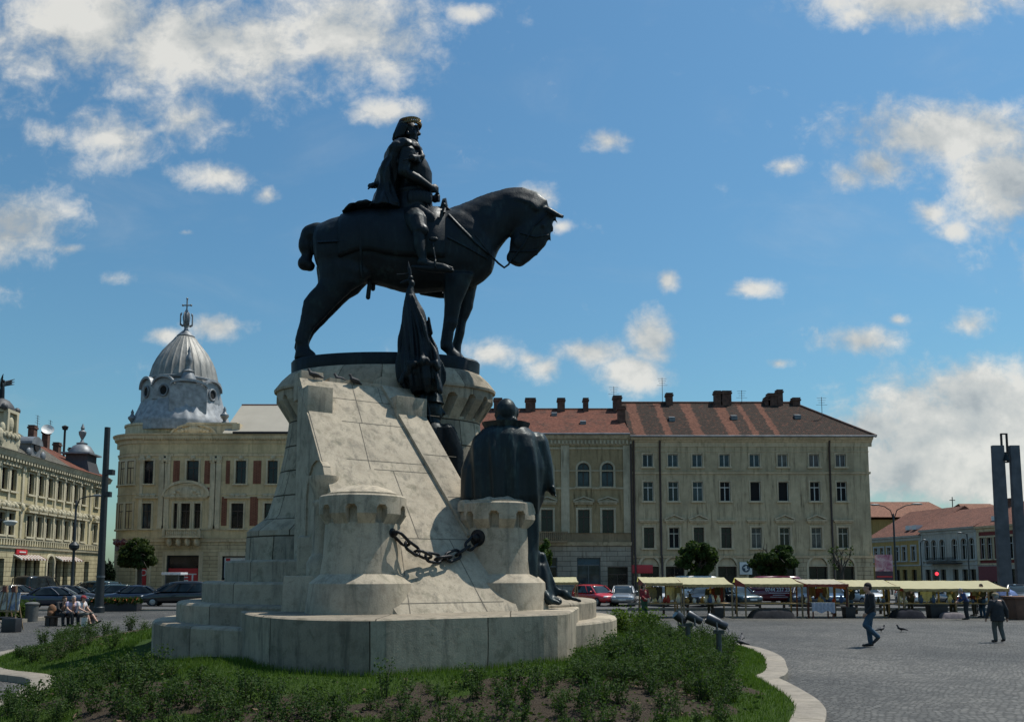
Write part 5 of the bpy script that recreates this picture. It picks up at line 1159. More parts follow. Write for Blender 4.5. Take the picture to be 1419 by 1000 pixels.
# plain house closing the row behind the monument
XL = f3.x0+xr3; XR = f2.x0; Lg = XR-XL-.3; bk = thing('plain_house', 'plain grey house closing the row behind the pedestal', 'building', (XL+.15, 95.5, 0)); hl = [(1+i*2.3, 2.1+i*2.3, z0, z0+2.0) for i in range(int((Lg-2)/2.3)) for z0 in (1.2, 5.2, 9.0)]
mb = MB(); holes_wall(mb, 0, Lg, 0, 13, hl); mb.add([(0, 12, 0), (0, 0, 0), (0, 0, 13), (0, 12, 13)], [(0, 1, 2, 3)]); mb.build('wall', P_CR, bk)
for a, b, c, d in hl: window(bk, (a+b)/2, c, b-a, d-c, 'cross', WHITE, 0, False, .2)
mb = MB(); roofq(mb, [(0, -.4, 13), (Lg, -.4, 13), (Lg, 6, 16), (0, 6, 16)]); roofq(mb, [(Lg, 12, 13), (0, 12, 13), (0, 6, 16), (Lg, 6, 16)]); mb.build('roof', RT2, bk)
# ------------------------------------------------------------------ houses in the street beyond, right
P_OC = plaster('plaster_ochre', (.42, .28, .105), .4); P_GR = plaster('plaster_grey', (.46, .42, .36), .5); P_RD = plaster('plaster_dark_red', (.20, .05, .045), .4); P_WT = plaster('plaster_white_trim', (.46, .45, .41), .3)
rot2 = R(-90)+math.atan(.18); lD = lambda px: 87.4/((px-CX)/F+.18)
def row_house(name, label, pa, pb, ze, zridge, wallm, win, floors, roofm, trim, back=7.0, ground=None, arch=True):
    Da, Db = lD(pa), lD(pb); k = math.sqrt(1+.0324); Lh = (Da-Db)*k; o = thing(name, label, 'building', (87.4-.18*Da, Da, 0), rot2); lx = lambda px: (Da-lD(px))*k
    hl = []
    for c in win:
        for z0, z1, hw in floors: hl.append((lx(c)-hw, lx(c)+hw, z0, z1, arch and z1 > 6))
    mb = MB(); holes_wall(mb, 0, Lh, 3.6, ze, hl); mb.add([(Lh, 0, 0), (Lh, 14, 0), (Lh, 14, ze), (Lh, 0, ze)], [(0, 1, 2, 3)]); mb.add([(0, 14, 0), (0, 0, 0), (0, 0, ze), (0, 14, ze)], [(0, 1, 2, 3)]); mb.build('wall', wallm, o)
    gh = [(lx(c)-.6, lx(c)+.6, .3, 2.9) for c in win]; mb = MB(); holes_wall(mb, 0, Lh, 0, 3.6, gh, y=-.06); mb.build('ground_floor_wall', ground or wallm, o)
    mb = MB(); cornice(mb, 0, Lh, ze, [(.02, -.5), (.1, -.4), (.14, -.1), (.4, 0), (.5, .3)]); cornice(mb, 0, Lh, 3.6, [(.04, -.15), (.14, -.1), (.16, .1)])
    for px in (pa+.5, pb-.5): mb.box(max(0, lx(px)-.35), min(Lh, lx(px)+.35), -.1, .02, 3.7, ze-.5)
    mb.build('cornice', trim, o)
    for c in win:
        for z0, z1, hw in floors:
            w = window(o, lx(c), z0, hw*2, z1-z0, 'cross', WHITE, 0, arch and z1 > 6, .2); s_ = MB(); surround(s_, -hw, hw, 0, z1-z0, .25, .08, True, arch and z1 > 6, -.2); s_.build('surround', trim, w)
    for a, b, c, d in gh: MB().box(a, b, .25, .3, c, d).build('shop_glass', GL[0], o)
    mb = MB(); z0 = ze+.3; roofq(mb, [(-.2, -.5, z0), (Lh+.1, -.5, z0), (Lh+.1, back, zridge), (-.2, back, zridge)]); roofq(mb, [(Lh+.1, 2*back, z0), (-.2, 2*back, z0), (-.2, back, zridge), (Lh+.1, back, zridge)]); mb.add([(Lh+.1, -.5, z0), (Lh+.1, 2*back, z0), (Lh+.1, back, zridge)], [(0, 1, 2)]); mb.add([(-.2, -.5, z0), (-.2, back, zridge), (-.2, 2*back, z0)], [(0, 1, 2)])
    r = mb.build('roof', roofm, o); return o, r, lx, Lh
RT3 = tiles('tiles_brown_red', (.20, .095, .07), (.07, .042, .035), None, .9)
o, r, lx, Lh = row_house('ochre_house', 'ochre yellow house with white trim under a very large brown tiled roof', 1205, 1275.5, 8.0, 13.0, P_OC, [1213, 1221, 1231, 1242, 1252, 1265], [(4.3, 6.6, .5)], RT3, P_WT, 8, arch=False)
for px in (1250, 1259): x = lx(px); MB().box(x-.5, x+.5, 1.0, 2.2, 9.3, 10.0).build('skylight', SWH, r)
o, r, lx, Lh = row_house('grey_house', 'pale grey two storey house with arched white framed windows', 1276, 1353, 8.7, 12.3, P_GR, [1284, 1293.5, 1305, 1322, 1335, 1346], [(4.3, 7.4, .62)], RT3, P_WT)
chimney(o, lx(1352), 6, 12, 1.2, 1.0, .8, 0, r)
mb = MB(); x0, x1 = lx(1290), lx(1332); mb.box(x0, x1, -1.0, -.05, 3.72, 3.85); mb.box(x0, x1, -1.0, -.96, 4.6, 4.66)
for i in range(40): mb.box(x0+(x1-x0)*i/40, x0+(x1-x0)*i/40+.04, -.99, -.96, 3.85, 4.6)
mb.build('balcony', DARK, o)
o, r, lx, Lh = row_house('dark_red_house', 'dark red house with cream window frames beside the twin pillars', 1353.5, 1440, 8.6, 12.6, P_RD, [1361, 1370.5, 1381, 1401, 1412, 1424], [(4.3, 7.3, .55)], RT3, P_CRT, ground=P_GR, arch=False)
x = lx(1374); MB().box(x-2.5, x+2.5, -.3, -.1, 1.2, 3.3).build('shop_shutter', simple('shutter_red', (.16, .02, .03), .6), o); x = lx(1372); MB().box(x-.8, x+.8, 1.0, 2.4, 9.4, 10.3).build('skylight', SWH, r)
RT4 = tiles('tiles_orange', (.29, .15, .105), (.12, .07, .055), None, .6)
bh = thing('church_hall', 'long hall behind the street with light orange tiled roof and a ridge cross', 'building', (90, 150, 0)); P4 = [at(1180, 712, 165), at(1305, 712, 165), at(1303, 695, 172), at(1180, 695, 172)]
mb = MB(); mb.box(-18, 26, 15, 30, 0, 13); mb.build('wall', P_OC, bh); mb = MB(); a, b = at(1180, 713, 164).x-90, at(1330, 713, 164).x-90; z0, z1 = zat(716, 164), zat(695, 172)
roofq(mb, [(a, 14, z0), (b, 14, z0), (b-2, 22, z1), (a, 22, z1)]); roofq(mb, [(b, 30, z0), (a, 30, z0), (a, 22, z1), (b-2, 22, z1)]); roofq(mb, [(b, 14, z0), (b, 30, z0), (b-2, 22, z1)]); rr = mb.build('roof', RT4, bh)
mb = MB(); q = at(1320, 700, 165)-Vector((90, 150, 0)); mb.tube([q-Vector((0, 0, 1)), q+Vector((0, 0, 1.7))], .09, 6); mb.tube([q+Vector((-.55, 0, 1.05)), q+Vector((.55, 0, 1.05))], .08, 6); mb.build('ridge_cross', DARK, rr); q = at(1361, 700, 150)-Vector((90, 150, 0))
bh2 = thing('tiled_hall', 'lower hall with orange tiled roof behind the grey and dark red houses', 'building', (100, 142, 0)); a, b = at(1325, 705, 150).x-100, at(1392, 705, 150).x-100; z0, z1 = zat(716, 146), zat(697, 150)
mb = MB(); mb.box(a, b, 4, 16, 0, z0); mb.build('wall', P_GR, bh2); mb = MB(); roofq(mb, [(a-.5, 3, z0), (b+.5, 3, z0), (b-2, 9, z1), (a+1, 9, z1)]); roofq(mb, [(b+.5, 16, z0), (a-.5, 16, z0), (a+1, 9, z1), (b-2, 9, z1)]); mb.build('roof', RT4, bh2)
# ------------------------------------------------------------------ twin pillar monument
CON = simple('concrete_dark', (.09, .094, .104), .8, 0, .3, 1.2, .3); PD = 72.0
tp = thing('twin_pillar_monument', 'two tall dark square pillars with a bell hung in a frame between them', 'monument', at(1393, 800, PD).to_tuple()[:2]+(0,))
ztop = zat(617, PD); zb_ = 0
for a, b in ((1374, 1390), (1398.5, 1411.5)):
    x0, x1 = at(a, 617, PD).x-tp.location.x, at(b, 617, PD).x-tp.location.x; MB().hexa([(x0-.05, -.2, 0), (x1+.06, -.2, 0), (x1+.06, .2, 0), (x0-.05, .2, 0)], [(x0, -.17, ztop), (x1, -.17, ztop), (x1, .17, ztop), (x0, .17, ztop)]).build('pillar', CON, tp, bevel=.03)
bx0, bx1 = at(1388, 617, PD).x-tp.location.x, at(1395.5, 617, PD).x-tp.location.x; z0, z1 = zat(640, PD), zat(601, PD); mb = MB()
for x in (bx0, bx1): mb.box(x-.05, x+.05, -.1, .1, z0, z1)
for z in (z1, zat(627, PD), zat(634, PD), z0): mb.box(bx0-.05, bx1+.05, -.09, .09, z-.05, z+.05)
mb.build('bell_frame', DARK, tp); c = ((bx0+bx1)/2, -.12, zat(632, PD)); MB().lathe([(.30, -.4), (.26, -.25), (.18, 0), (.14, .2), (.02, .26)], 16, c).build('bell', BRZ, tp, smooth=True)
MB().box(-1.6, 2.2, -1.4, 1.4, 0, .5).build('base', CON, tp, bevel=.03)
# ------------------------------------------------------------------ square, kerb, bed
def cobble():
    m, t = new_mat('cobblestone'); tcn = t.n('ShaderNodeTexCoord'); P = tcn.outputs['Object']
    w = t.n('ShaderNodeVectorMath', operation='MULTIPLY_ADD', inp={0: t.noise(P, .45, 3, out=1), 1: (.9, .9, 0), 2: P}).outputs[0]
    w2 = t.n('ShaderNodeVectorMath', operation='MULTIPLY_ADD', inp={0: t.noise(P, 5, 2, out=1), 1: (.05, .05, 0), 2: w}).outputs[0]
    b = t.n('ShaderNodeTexBrick', offset=.5, inp={'Vector': w2, 'Color1': rgb(.55, .55, .55), 'Color2': rgb(1.35, 1.34, 1.3), 'Mortar': rgb(.36, .35, .33), 'Scale': 1.0, 'Mortar Size': .014, 'Mortar Smooth': .35, 'Brick Width': .125, 'Row Height': .095, 'Bias': -.1})
    big = t.noise(P, .16, 6, .66, .6); med = t.noise(P, 1.3, 5, .65)
    c = t.ramp(big, [(.34, (.060, .061, .060)), (.5, (.094, .093, .089)), (.66, (.140, .136, .127))]); c = t.mix(1.0, c, b.outputs[0], 'MULTIPLY'); c = t.mix(.6, c, t.ramp(med, [(.3, .62), (.7, 1.2)]), 'MULTIPLY')
    v = t.n('ShaderNodeTexVoronoi', feature='F1', inp={'Vector': w2, 'Scale': 9.0}).outputs[0]
    h = t.math('ADD', t.math('MULTIPLY', b.outputs[1], -1.0), t.math('MULTIPLY', v, -.4))
    setb(t, col=c, rough=.72, spec=.35, normal=bump(t, h, .9, .03)); return m
COB = cobble()
g = MB().add([(-900, -60, 0), (900, -60, 0), (900, 1500, 0), (-900, 1500, 0)], [(0, 1, 2, 3)]).build('ground', COB); tag(g, kind='structure', label='grey cobblestone paving of the square')
ASPH = simple('asphalt', (.06, .061, .062), .85, 0, .25, 3, .3)
r = MB().add([(-42, 50.5, .004), (75, 50.5, .004), (75, 70, .004), (-42, 70, .004)], [(0, 1, 2, 3)]).build('road', ASPH); tag(r, kind='structure')
KERB = stone_mat('kerb_stone', None, base=(.27, .24, .20), stain=.6)
pv = MB().box(-42, 75, 70, 84.1, -.1, .13).build('pavement', plaster('paving_slabs', (.19, .185, .17), .4, (.6, .6))); tag(pv, kind='structure')
pv = MB().box(-42, 75, 50.2, 50.5, -.1, .12).build('kerb', KERB); tag(pv, kind='structure')
out_px = [(1136, 1018), (1142, 1000), (1145, 988), (1143, 977.5), (1129, 964), (1096, 945.5), (1079.5, 937.4), (1088, 933), (1092, 927), (1090, 920.5), (1083, 908), (1055, 897), (1010, 889.5)]
ob = [gat(x, y, .15) for x, y in out_px]; ob = [(p.x, p.y) for p in ob]
lf = [gat(x, y, .15) for x, y in ((95, 890), (40, 896), (0, 902), (-40, 916), (-25, 929), (42, 939.5), (0, 968))]; lf = [(p.x, p.y) for p in lf]
bed = ob+[(5.6, 26.6), (3, 28), (0, 28.6), (-6, 28.8), (-10.5, 27.5)]+lf+[(-8.3, 12.2), (-7.2, 10.4), (-4, 9.2), (0, 8.9), (3, 9.4)]
bed = [(p[0], p[1]) for p in bed]
bsm = smooth_poly(bed, 4); BP = np.array(bsm)
def dist_edge(x, y):
    a = BP; b = np.roll(BP, -1, 0); d = b-a; t_ = np.clip(((x[:, None]-a[:, 0])*d[:, 0]+(y[:, None]-a[:, 1])*d[:, 1])/(d**2).sum(1), 0, 1)
    dx = x[:, None]-(a[:, 0]+t_*d[:, 0]); dy = y[:, None]-(a[:, 1]+t_*d[:, 1]); dm = np.sqrt((dx**2+dy**2).min(1))
    ins = np.zeros(len(x), bool)
    for (x0, y0), (x1, y1) in zip(a, b): ins ^= ((y0 > y) != (y1 > y)) & (x < (x1-x0)*(y-y0)/((y1-y0) or 1e-9)+x0)
    return np.where(ins, dm, -dm)
PLN = np.array(plan)
def dist_ped(x, y):
    a = PLN; b = np.roll(PLN, -1, 0); d = b-a; t_ = np.clip(((x[:, None]-a[:, 0])*d[:, 0]+(y[:, None]-a[:, 1])*d[:, 1])/((d**2).sum(1)+1e-9), 0, 1)
    dx = x[:, None]-(a[:, 0]+t_*d[:, 0]); dy = y[:, None]-(a[:, 1]+t_*d[:, 1]); dm = np.sqrt((dx**2+dy**2).min(1))
    ins = np.zeros(len(x), bool)
    for (x0, y0), (x1, y1) in zip(a, b): ins ^= ((y0 > y) != (y1 > y)) & (x < (x1-x0)*(y-y0)/((y1-y0) or 1e-9)+x0)
    dr = np.hypot(x-TX, y-TY)-5.6
    return np.minimum(np.where(ins, -dm, dm), dr)
def bed_h(x, y, b): return .10+.56*np.clip((b-.3)/3.0, 0, 1)**.85+.03*np.sin(x*2.3)*np.sin(y*1.9)*np.clip(b-.5, 0, 1)
def soil_w(x, y, b, p):
    s = np.clip((b-1.15+.25*np.sin(x*3.1+y)+.2*np.sin(y*4.3-x*2))/.3, 0, 1)*np.clip((p-1.35+.3*np.sin(x*4+1)+.2*np.sin(y*3.7))/.3, 0, 1)
    return s
gx = np.arange(-15, 8.2, .13); gy = np.arange(8.2, 29.5, .13); XX, YY = np.meshgrid(gx, gy); xf, yf = XX.ravel(), YY.ravel()
bd = dist_edge(xf, yf); pd = dist_ped(xf, yf); zf = bed_h(xf, yf, bd); sw = soil_w(xf, yf, bd, pd); nx_ = len(gx)
keep = bd > .22; vid = -np.ones(len(xf), int); vid[keep] = np.arange(keep.sum()); fs = []
I = np.arange(len(xf)).reshape(XX.shape); q = np.stack([I[:-1, :-1], I[:-1, 1:], I[1:, 1:], I[1:, :-1]], -1).reshape(-1, 4); q = q[keep[q].all(1)]
me = bpy.data.meshes.new('lawn'); me.from_pydata(np.stack([xf, yf, zf], 1)[keep].tolist(), [], vid[q].tolist()); me.update()
at_ = me.attributes.new('soil', 'FLOAT', 'POINT'); at_.data.foreach_set('value', sw[keep].astype(np.float32)); me.polygons.foreach_set('use_smooth', [True]*len(me.polygons))
m, t = new_mat('lawn_and_soil'); P = t.n('ShaderNodeTexCoord').outputs['Object']; sa = t.n('ShaderNodeAttribute', attribute_name='soil').outputs['Fac']
n1 = t.noise(P, 9, 6, .7); n2 = t.noise(P, 45, 4, .7); n3 = t.noise(P, 1.1, 4, .6)
gr = t.mix(n3, rgb(.022, .05, .011), rgb(.06, .095, .02)); so_ = t.mix(t.smooth(n2, .4, .66), rgb(.032, .025, .018), rgb(.115, .092, .072)); so_ = t.mix(t.smooth(n1, .35, .65), so_, rgb(.06, .048, .036))
fm = t.smooth(t.math('ADD', sa, t.math('MULTIPLY', t.math('SUBTRACT', n1, .5), 1.0)), .35, .65)
setb(t, col=t.mix(fm, gr, so_), rough=.95, spec=.1, normal=bump(t, t.math('ADD', n1, t.math('MULTIPLY', n2, .6)), 1.0, .06)); me.materials.append(m)
lw = link('flower_bed', me); tag(lw, kind='structure', label='raised bed of lawn and bare soil round the monument')
# kerb ring of dressed stone
kb = MB(); nb = len(bsm); 
def inset(poly, d):
    n = len(poly); o = []
    for i in range(n):
        a, b, c = Vector(poly[i-1]), Vector(poly[i]), Vector(poly[(i+1) % n]); t_ = (c-a).normalized(); o.append((b.x-t_.y*d, b.y+t_.x*d))
    return o
area = sum(bsm[i][0]*bsm[(i+1) % nb][1]-bsm[(i+1) % nb][0]*bsm[i][1] for i in range(nb)); sg_ = 1 if area > 0 else -1
inn = inset(bsm, .46*sg_); lip = inset(bsm, .025*sg_)
R0, R1, R2, R3 = [(*p, -.05) for p in bsm], [(*p, .13) for p in bsm], [(*p, .15) for p in lip], [(*p, .15) for p in inn]
R4 = [(*p, .0) for p in inn]; vs = R0+R1+R2+R3+R4
fs = [(j*nb+i, j*nb+(i+1) % nb, (j+1)*nb+(i+1) % nb, (j+1)*nb+i) for j in range(4) for i in range(nb)]
k_ = kb.add(vs, fs).build('kerb', KERB, fixn=True, smooth=True, ang=40); tag(k_, kind='structure')
kj = MB(); acc = 0.0
for i in range(nb):
    a, b = Vector((*bsm[i], 0)), Vector((*bsm[(i+1) % nb], 0)); d = (b-a).length; acc += d
    if acc > 1.05:
        acc = 0.0; c = Vector((*inn[(i+1) % nb], 0)); w = (b-a).normalized()*.007; o0 = Vector((*lip[(i+1) % nb], 0)); kj.add([o0-w+Vector((0, 0, .154)), o0+w+Vector((0, 0, .154)), c+w+Vector((0, 0, .154)), c-w+Vector((0, 0, .154))], [(0, 1, 2, 3)])
        n_ = (b-c).normalized()*.004; kj.add([b-w+n_+Vector((0, 0, .0)), b+w+n_+Vector((0, 0, 0)), b+w+n_+Vector((0, 0, .13)), b-w+n_+Vector((0, 0, .13))], [(0, 1, 2, 3)])
o = kj.build('kerb_joints', JOINT, k_, fixn=True)
# grass blades
rs = np.random.RandomState(4)
def sample(n, x0, x1, y0, y1, fn):
    x = rs.uniform(x0, x1, n); y = rs.uniform(y0, y1, n); b = dist_edge(x, y); p = dist_ped(x, y); k = fn(x, y, b, p); return x[k], y[k], b[k], p[k]
LEAF = {}
def leaf_mat(name, a, b, tr=.35):
    m, t = new_mat(name); P = t.n('ShaderNodeTexCoord').outputs['Object']; n = t.noise(P, 3.0, 3, .7); n2 = t.n('ShaderNodeNewGeometry').outputs['Random Per Island']; oi = t.n('ShaderNodeObjectInfo').outputs['Random']
    f_ = t.math('ADD', t.math('MULTIPLY', n, .4), t.math('ADD', t.math('MULTIPLY', n2, .4), t.math('MULTIPLY', oi, .2))); c = t.mix(f_, rgb(*a), rgb(*b)); setb(t, col=c, rough=.7, spec=.12)
    tb = t.n('ShaderNodeBsdfTranslucent', inp={0: t.mix(1.0, c, rgb(1.2, 1.3, .5), 'MULTIPLY')}); mx = t.n('ShaderNodeMixShader', inp={0: tr, 1: t.b.outputs[0], 2: tb.outputs[0]}); t.nt.links.new(mx.outputs[0], t.out.inputs[0]); return m
def np_mesh(name, V, Fq, mats, mi=None):
    me = bpy.data.meshes.new(name); me.vertices.add(len(V)); me.vertices.foreach_set('co', V.astype(np.float32).ravel()); k = Fq.shape[1]
    me.loops.add(Fq.size); me.loops.foreach_set('vertex_index', Fq.astype(np.int32).ravel()); me.polygons.add(len(Fq)); me.polygons.foreach_set('loop_start', np.arange(0, Fq.size, k, dtype=np.int32)); me.polygons.foreach_set('loop_total', np.full(len(Fq), k, np.int32))
    if mi is not None: me.polygons.foreach_set('material_index', mi.astype(np.int32))
    for m in mats: me.materials.append(m)
    me.update(calc_edges=True); return me
GRASS = leaf_mat('grass_blade', (.030, .074, .014), (.105, .165, .032), .38)
x, y, b, p = sample(330000, -15, 8, 9.6, 26, lambda x, y, b, p: (b > .44) & (p > .0) & (rs.rand(len(x)) > soil_w(x, y, b, p)*.97) & (rs.rand(len(x)) < np.clip(14/y, .25, 1)))
n = len(x); z = bed_h(x, y, b); a = rs.rand(n)*6.28; hh = rs.uniform(.035, .085, n)*np.where(p < .35, 1.7, 1); w_ = rs.uniform(.004, .008, n)*np.clip(y/13, 1, 2); le = rs.uniform(.0, .05, n); a2 = rs.rand(n)*6.28
V = np.empty((n, 3, 3)); V[:, 0] = np.stack([x-np.cos(a)*w_, y-np.sin(a)*w_, z-.01], 1); V[:, 1] = np.stack([x+np.cos(a)*w_, y+np.sin(a)*w_, z-.01], 1); V[:, 2] = np.stack([x+np.cos(a2)*le, y+np.sin(a2)*le, z+hh], 1)
o = link('grass', np_mesh('grass', V.reshape(-1, 3), np.arange(3*n).reshape(-1, 3), [GRASS])); tag(o, 'short green lawn grass along the kerb and round the pedestal', 'grass', kind='stuff')
# rose bushes
RL_ = leaf_mat('rose_leaf', (.016, .042, .012), (.068, .108, .032), .34); RST = simple('rose_stem', (.035, .04, .02), .8)
def bush_mesh(name, seed, h, spread, nst, nleaf, ls):
    r = np.random.RandomState(seed); mb = MB(); tips = []
    for k in range(nst):
        a = r.rand()*6.28; s = spread*r.uniform(.3, 1); hh = h*r.uniform(.6, 1.05); p0 = np.array([math.cos(a)*.04, math.sin(a)*.04, -.05]); p2 = np.array([math.cos(a)*s, math.sin(a)*s, hh]); p1 = (p0+p2)/2+np.array([r.uniform(-.05, .05), r.uniform(-.05, .05), hh*.12])
        mb.tube([p0, p1, p2], [.008, .006, .003], 4); tips.append((p0, p1, p2))
    nv = len(mb.v); V = [np.array(mb.v)]; F4 = [np.array([f for f in mb.f if len(f) == 4])]
    n = nleaf; k = r.randint(0, nst, n); s = r.beta(2.2, 1.3, n)*1.05; P = np.array(tips)[k]; s_ = s[:, None]; c = (1-s_)**2*P[:, 0]+2*s_*(1-s_)*P[:, 1]+s_**2*P[:, 2]; c += r.normal(0, .045*h/.5, (n, 3))
    u = r.normal(0, 1, (n, 3)); u[:, 2] *= .6; u /= np.linalg.norm(u, axis=1)[:, None]; w = np.cross(u, r.normal(0, 1, (n, 3))); w /= np.linalg.norm(w, axis=1)[:, None]; L = ls*r.uniform(.6, 1.3, n)[:, None]
    Q = np.stack([c, c+u*L*.5+w*L*.36, c+u*L, c+u*L*.5-w*L*.36], 1).reshape(-1, 3); V.append(Q); F4.append(np.arange(4*n).reshape(-1, 4)+nv)
    V = np.concatenate(V); Fq = np.concatenate(F4); mi = np.concatenate([np.ones(len(F4[0])), np.zeros(n)]); return np_mesh(name, V, Fq, [RL_, RST], mi)
BM = [bush_mesh('rose_bush', 10+i, *q) for i, q in enumerate(((.42, .26, 7, 330, .05), (.5, .30, 8, 430, .052), (.38, .3, 7, 300, .048), (.55, .24, 6, 260, .05), (.6, .36, 9, 560, .055), (.75, .4, 10, 700, .058)))]
def place_bushes(n, fn, kinds, label, smin, smax, dmin, y0=9.8, y1=26, x0=-13, x1=7):
    x, y, b, p = sample(n*40, x0, x1, y0, y1, fn); done = []
    for i in range(len(x)):
        if len(done) >= n: break
        if any((x[i]-u)**2+(y[i]-v)**2 < dmin**2 for u, v in done): continue
        done.append((x[i], y[i])); o = link('rose_bush', BM[kinds[len(done) % len(kinds)]]); o.location = (x[i], y[i], float(bed_h(x[i:i+1], y[i:i+1], b[i:i+1])[0])-.02)
        k = rs.uniform(smin, smax); o.scale = (k, k, k*rs.uniform(.85, 1.15)); o.rotation_euler = (0, 0, rs.rand()*6.28); tag(o, label, 'rose bush', 'low rose bushes in the bed')
pxc = lambda x, y: CX+F*x/y
place_bushes(150, lambda x, y, b, p: (b > 1.2) & (p > .7) & (pxc(x, y) > 805) & (pxc(x, y) < 1010) & (y > 12.0) & (y < 22), [4, 5, 1, 4], 'dense dark green rose bush in the thick planting right of the pedestal', .5, .78, .24)
place_bushes(190, lambda x, y, b, p: (b > .95) & (p > 1.45) & (pxc(x, y) < 470) & (y < 20), [1, 4, 0, 2], 'low dark green rose bush in the shaded planting left of the pedestal', .5, .78, .28)
place_bushes(165, lambda x, y, b, p: (b > 1.0) & (p > 1.5) & (pxc(x, y) >= 440) & (pxc(x, y) < 840) & (y < 13.6), [2, 0, 3, 1], 'sparse young rose bush on bare soil in front of the pedestal', .42, .78, .27)
place_bushes(54, lambda x, y, b, p: (b > 1.0) & (p > .9) & (pxc(x, y) >= 800) & (pxc(x, y) < 1010) & (y < 13.2), [2, 3, 0, 1], 'sparse young rose bush on bare soil beside the dense planting', .45, .8, .30)
place_bushes(26, lambda x, y, b, p: (b > .7) & (b < 2.6) & (pxc(x, y) > 60) & (pxc(x, y) < 235) & (y > 19), [4, 5, 1], 'bushy rose plant by the far kerb left of the steps', .45, .7, .42)
BR = bush_mesh('leafy_shrub', 50, .85, .5, 12, 1100, .075); BR.materials.clear(); BR.materials.append(leaf_mat('shrub_leaf', (.03, .06, .012), (.10, .15, .03), .35)); BR.materials.append(RST)
for i, (px, py, k) in enumerate(((872, 884, 1.0), (893, 890, .95), (858, 880, .8))):
    q = gat(px, py, .5); o = link('leafy_shrub', BR); o.location = q-Vector((0, 0, .08)); o.scale = (k, k, k); o.rotation_euler.z = i*2.1; tag(o, ['bright yellow green shrub tallest beside the right pedestal step', 'bright green shrub rightmost beside the pedestal step', 'small bright green shrub touching the pedestal step'][i], 'shrub', 'bright shrubs by the step')
# weeds and fallen leaves hugging the soil
x, y, b, p = sample(60000, -13, 7, 9.6, 22, lambda x, y, b, p: (b > .9) & (p > .7) & (np.sin(x*5.1+1.3*np.sin(y*3))*np.sin(y*4.3-x)+.5*np.sin(x*11+y*7) > .05) & (rs.rand(len(x)) < .62))
n = len(x); z = bed_h(x, y, b)+rs.uniform(0, .09, n)**1.5*2; c = np.stack([x, y, z], 1); u = rs.normal(0, 1, (n, 3)); u[:, 2] *= .45; u /= np.linalg.norm(u, axis=1)[:, None]; w = np.cross(u, rs.normal(0, 1, (n, 3))); w /= np.linalg.norm(w, axis=1)[:, None]; L = rs.uniform(.018, .05, n)[:, None]
o = link('ground_cover', np_mesh('ground_cover', np.stack([c-u*L, c+w*L*.5, c+u*L, c-w*L*.5], 1).reshape(-1, 3), np.arange(4*n).reshape(-1, 4), [leaf_mat('weed_leaf', (.02, .046, .012), (.075, .112, .03), .3), simple('dead_leaf', (.13, .085, .05), .9, 0, .4)], (rs.rand(n) > .88).astype(int))); tag(o, 'low weeds and fallen leaves covering the soil between the rose bushes', 'ground cover', kind='stuff')
# ------------------------------------------------------------------ trees
BARK = simple('bark', (.055, .045, .035), .95, 0, .4, 8, .6)
def tree(name, label, px, y_base_px, D, crown, n, leafm, ls=.17, trunk_r=.14, group='small trees along the street', gaps=.5, seed=0, clumps=26, bare=False, limbs=9):
    r = np.random.RandomState(seed); x0, x1, yt, yb = crown; zt, zb = zat(yt, D), zat(yb, D); X = at(px, 800, D).x; o = thing(name, label, 'tree', (X, D, 0), 0, group)
    cxx = at((x0+x1)/2, 800, D).x-X; rx = (at(x1, 800, D).x-at(x0, 800, D).x)/2; rz_ = (zt-zb)/2; cz = (zt+zb)/2
    mb = MB(); fork = max(1.2, zb+.25*(zt-zb)); mb.tube([(0, 0, -.1), (.03, .02, fork*.5), (cxx*.3, 0, fork)], [trunk_r*1.25, trunk_r, trunk_r*.85], 10); ends = []
    for k in range(limbs):
        a = r.rand()*6.28; e = np.array([cxx+math.cos(a)*rx*r.uniform(.35, .85), math.sin(a)*rx*r.uniform(.35, .85), cz+rz_*r.uniform(-.3, .85)]); s = np.array([cxx*.3, 0, fork*r.uniform(.75, 1)]); mid = (s+e)/2+np.array([0, 0, .15*rz_]); mb.tube([s, mid, e], [trunk_r*.5, trunk_r*.32, trunk_r*.1], 6)
        for j in range(3): e2 = e+r.normal(0, .28*rx, 3); mb.tube([mid*.4+e*.6, (mid+e2)/2+e*.1, e2], [trunk_r*.2, trunk_r*.14, .012], 4); ends.append(e2)
    mb.build('trunk', BARK, o, smooth=True)
    cc = r.normal(0, 1, (clumps, 3)); cc /= np.linalg.norm(cc, axis=1)[:, None]; cc *= r.uniform(.45, .92, clumps)[:, None]; cs = r.uniform(.2, .36, clumps)
    if bare: cc = np.array([[(e[0]-cxx)/rx, e[1]/rx, (e[2]-cz)/rz_] for e in ends]); clumps = len(cc); cs = np.full(clumps, .16)
    k = r.randint(0, clumps, n); d = r.normal(0, 1, (n, 3)); d /= np.linalg.norm(d, axis=1)[:, None]; c = cc[k]+d*(cs[k]*r.uniform(.5, 1.05, n))[:, None]; c = c*np.array([rx, rx, rz_])+np.array([cxx, 0, cz])
    nrm = d+r.normal(0, .5, (n, 3)); u = np.cross(nrm, r.normal(0, 1, (n, 3))); u /= np.linalg.norm(u, axis=1)[:, None]; w = np.cross(nrm, u); w /= np.linalg.norm(w, axis=1)[:, None]; L = ls*r.uniform(.6, 1.3, n)[:, None]
    Q = np.stack([c-u*L*.5, c+w*L*.35, c+u*L*.5, c-w*L*.35], 1).reshape(-1, 3); link('crown', np_mesh('crown', Q, np.arange(4*n).reshape(-1, 4), [leafm]), o); return o
LD = leaf_mat('leaf_dark', (.016, .034, .010), (.05, .08, .022), .3); LM = leaf_mat('leaf_mid', (.02, .045, .010), (.07, .11, .022), .3); LCY = leaf_mat('leaf_conifer', (.008, .018, .008), (.022, .036, .014), .15)
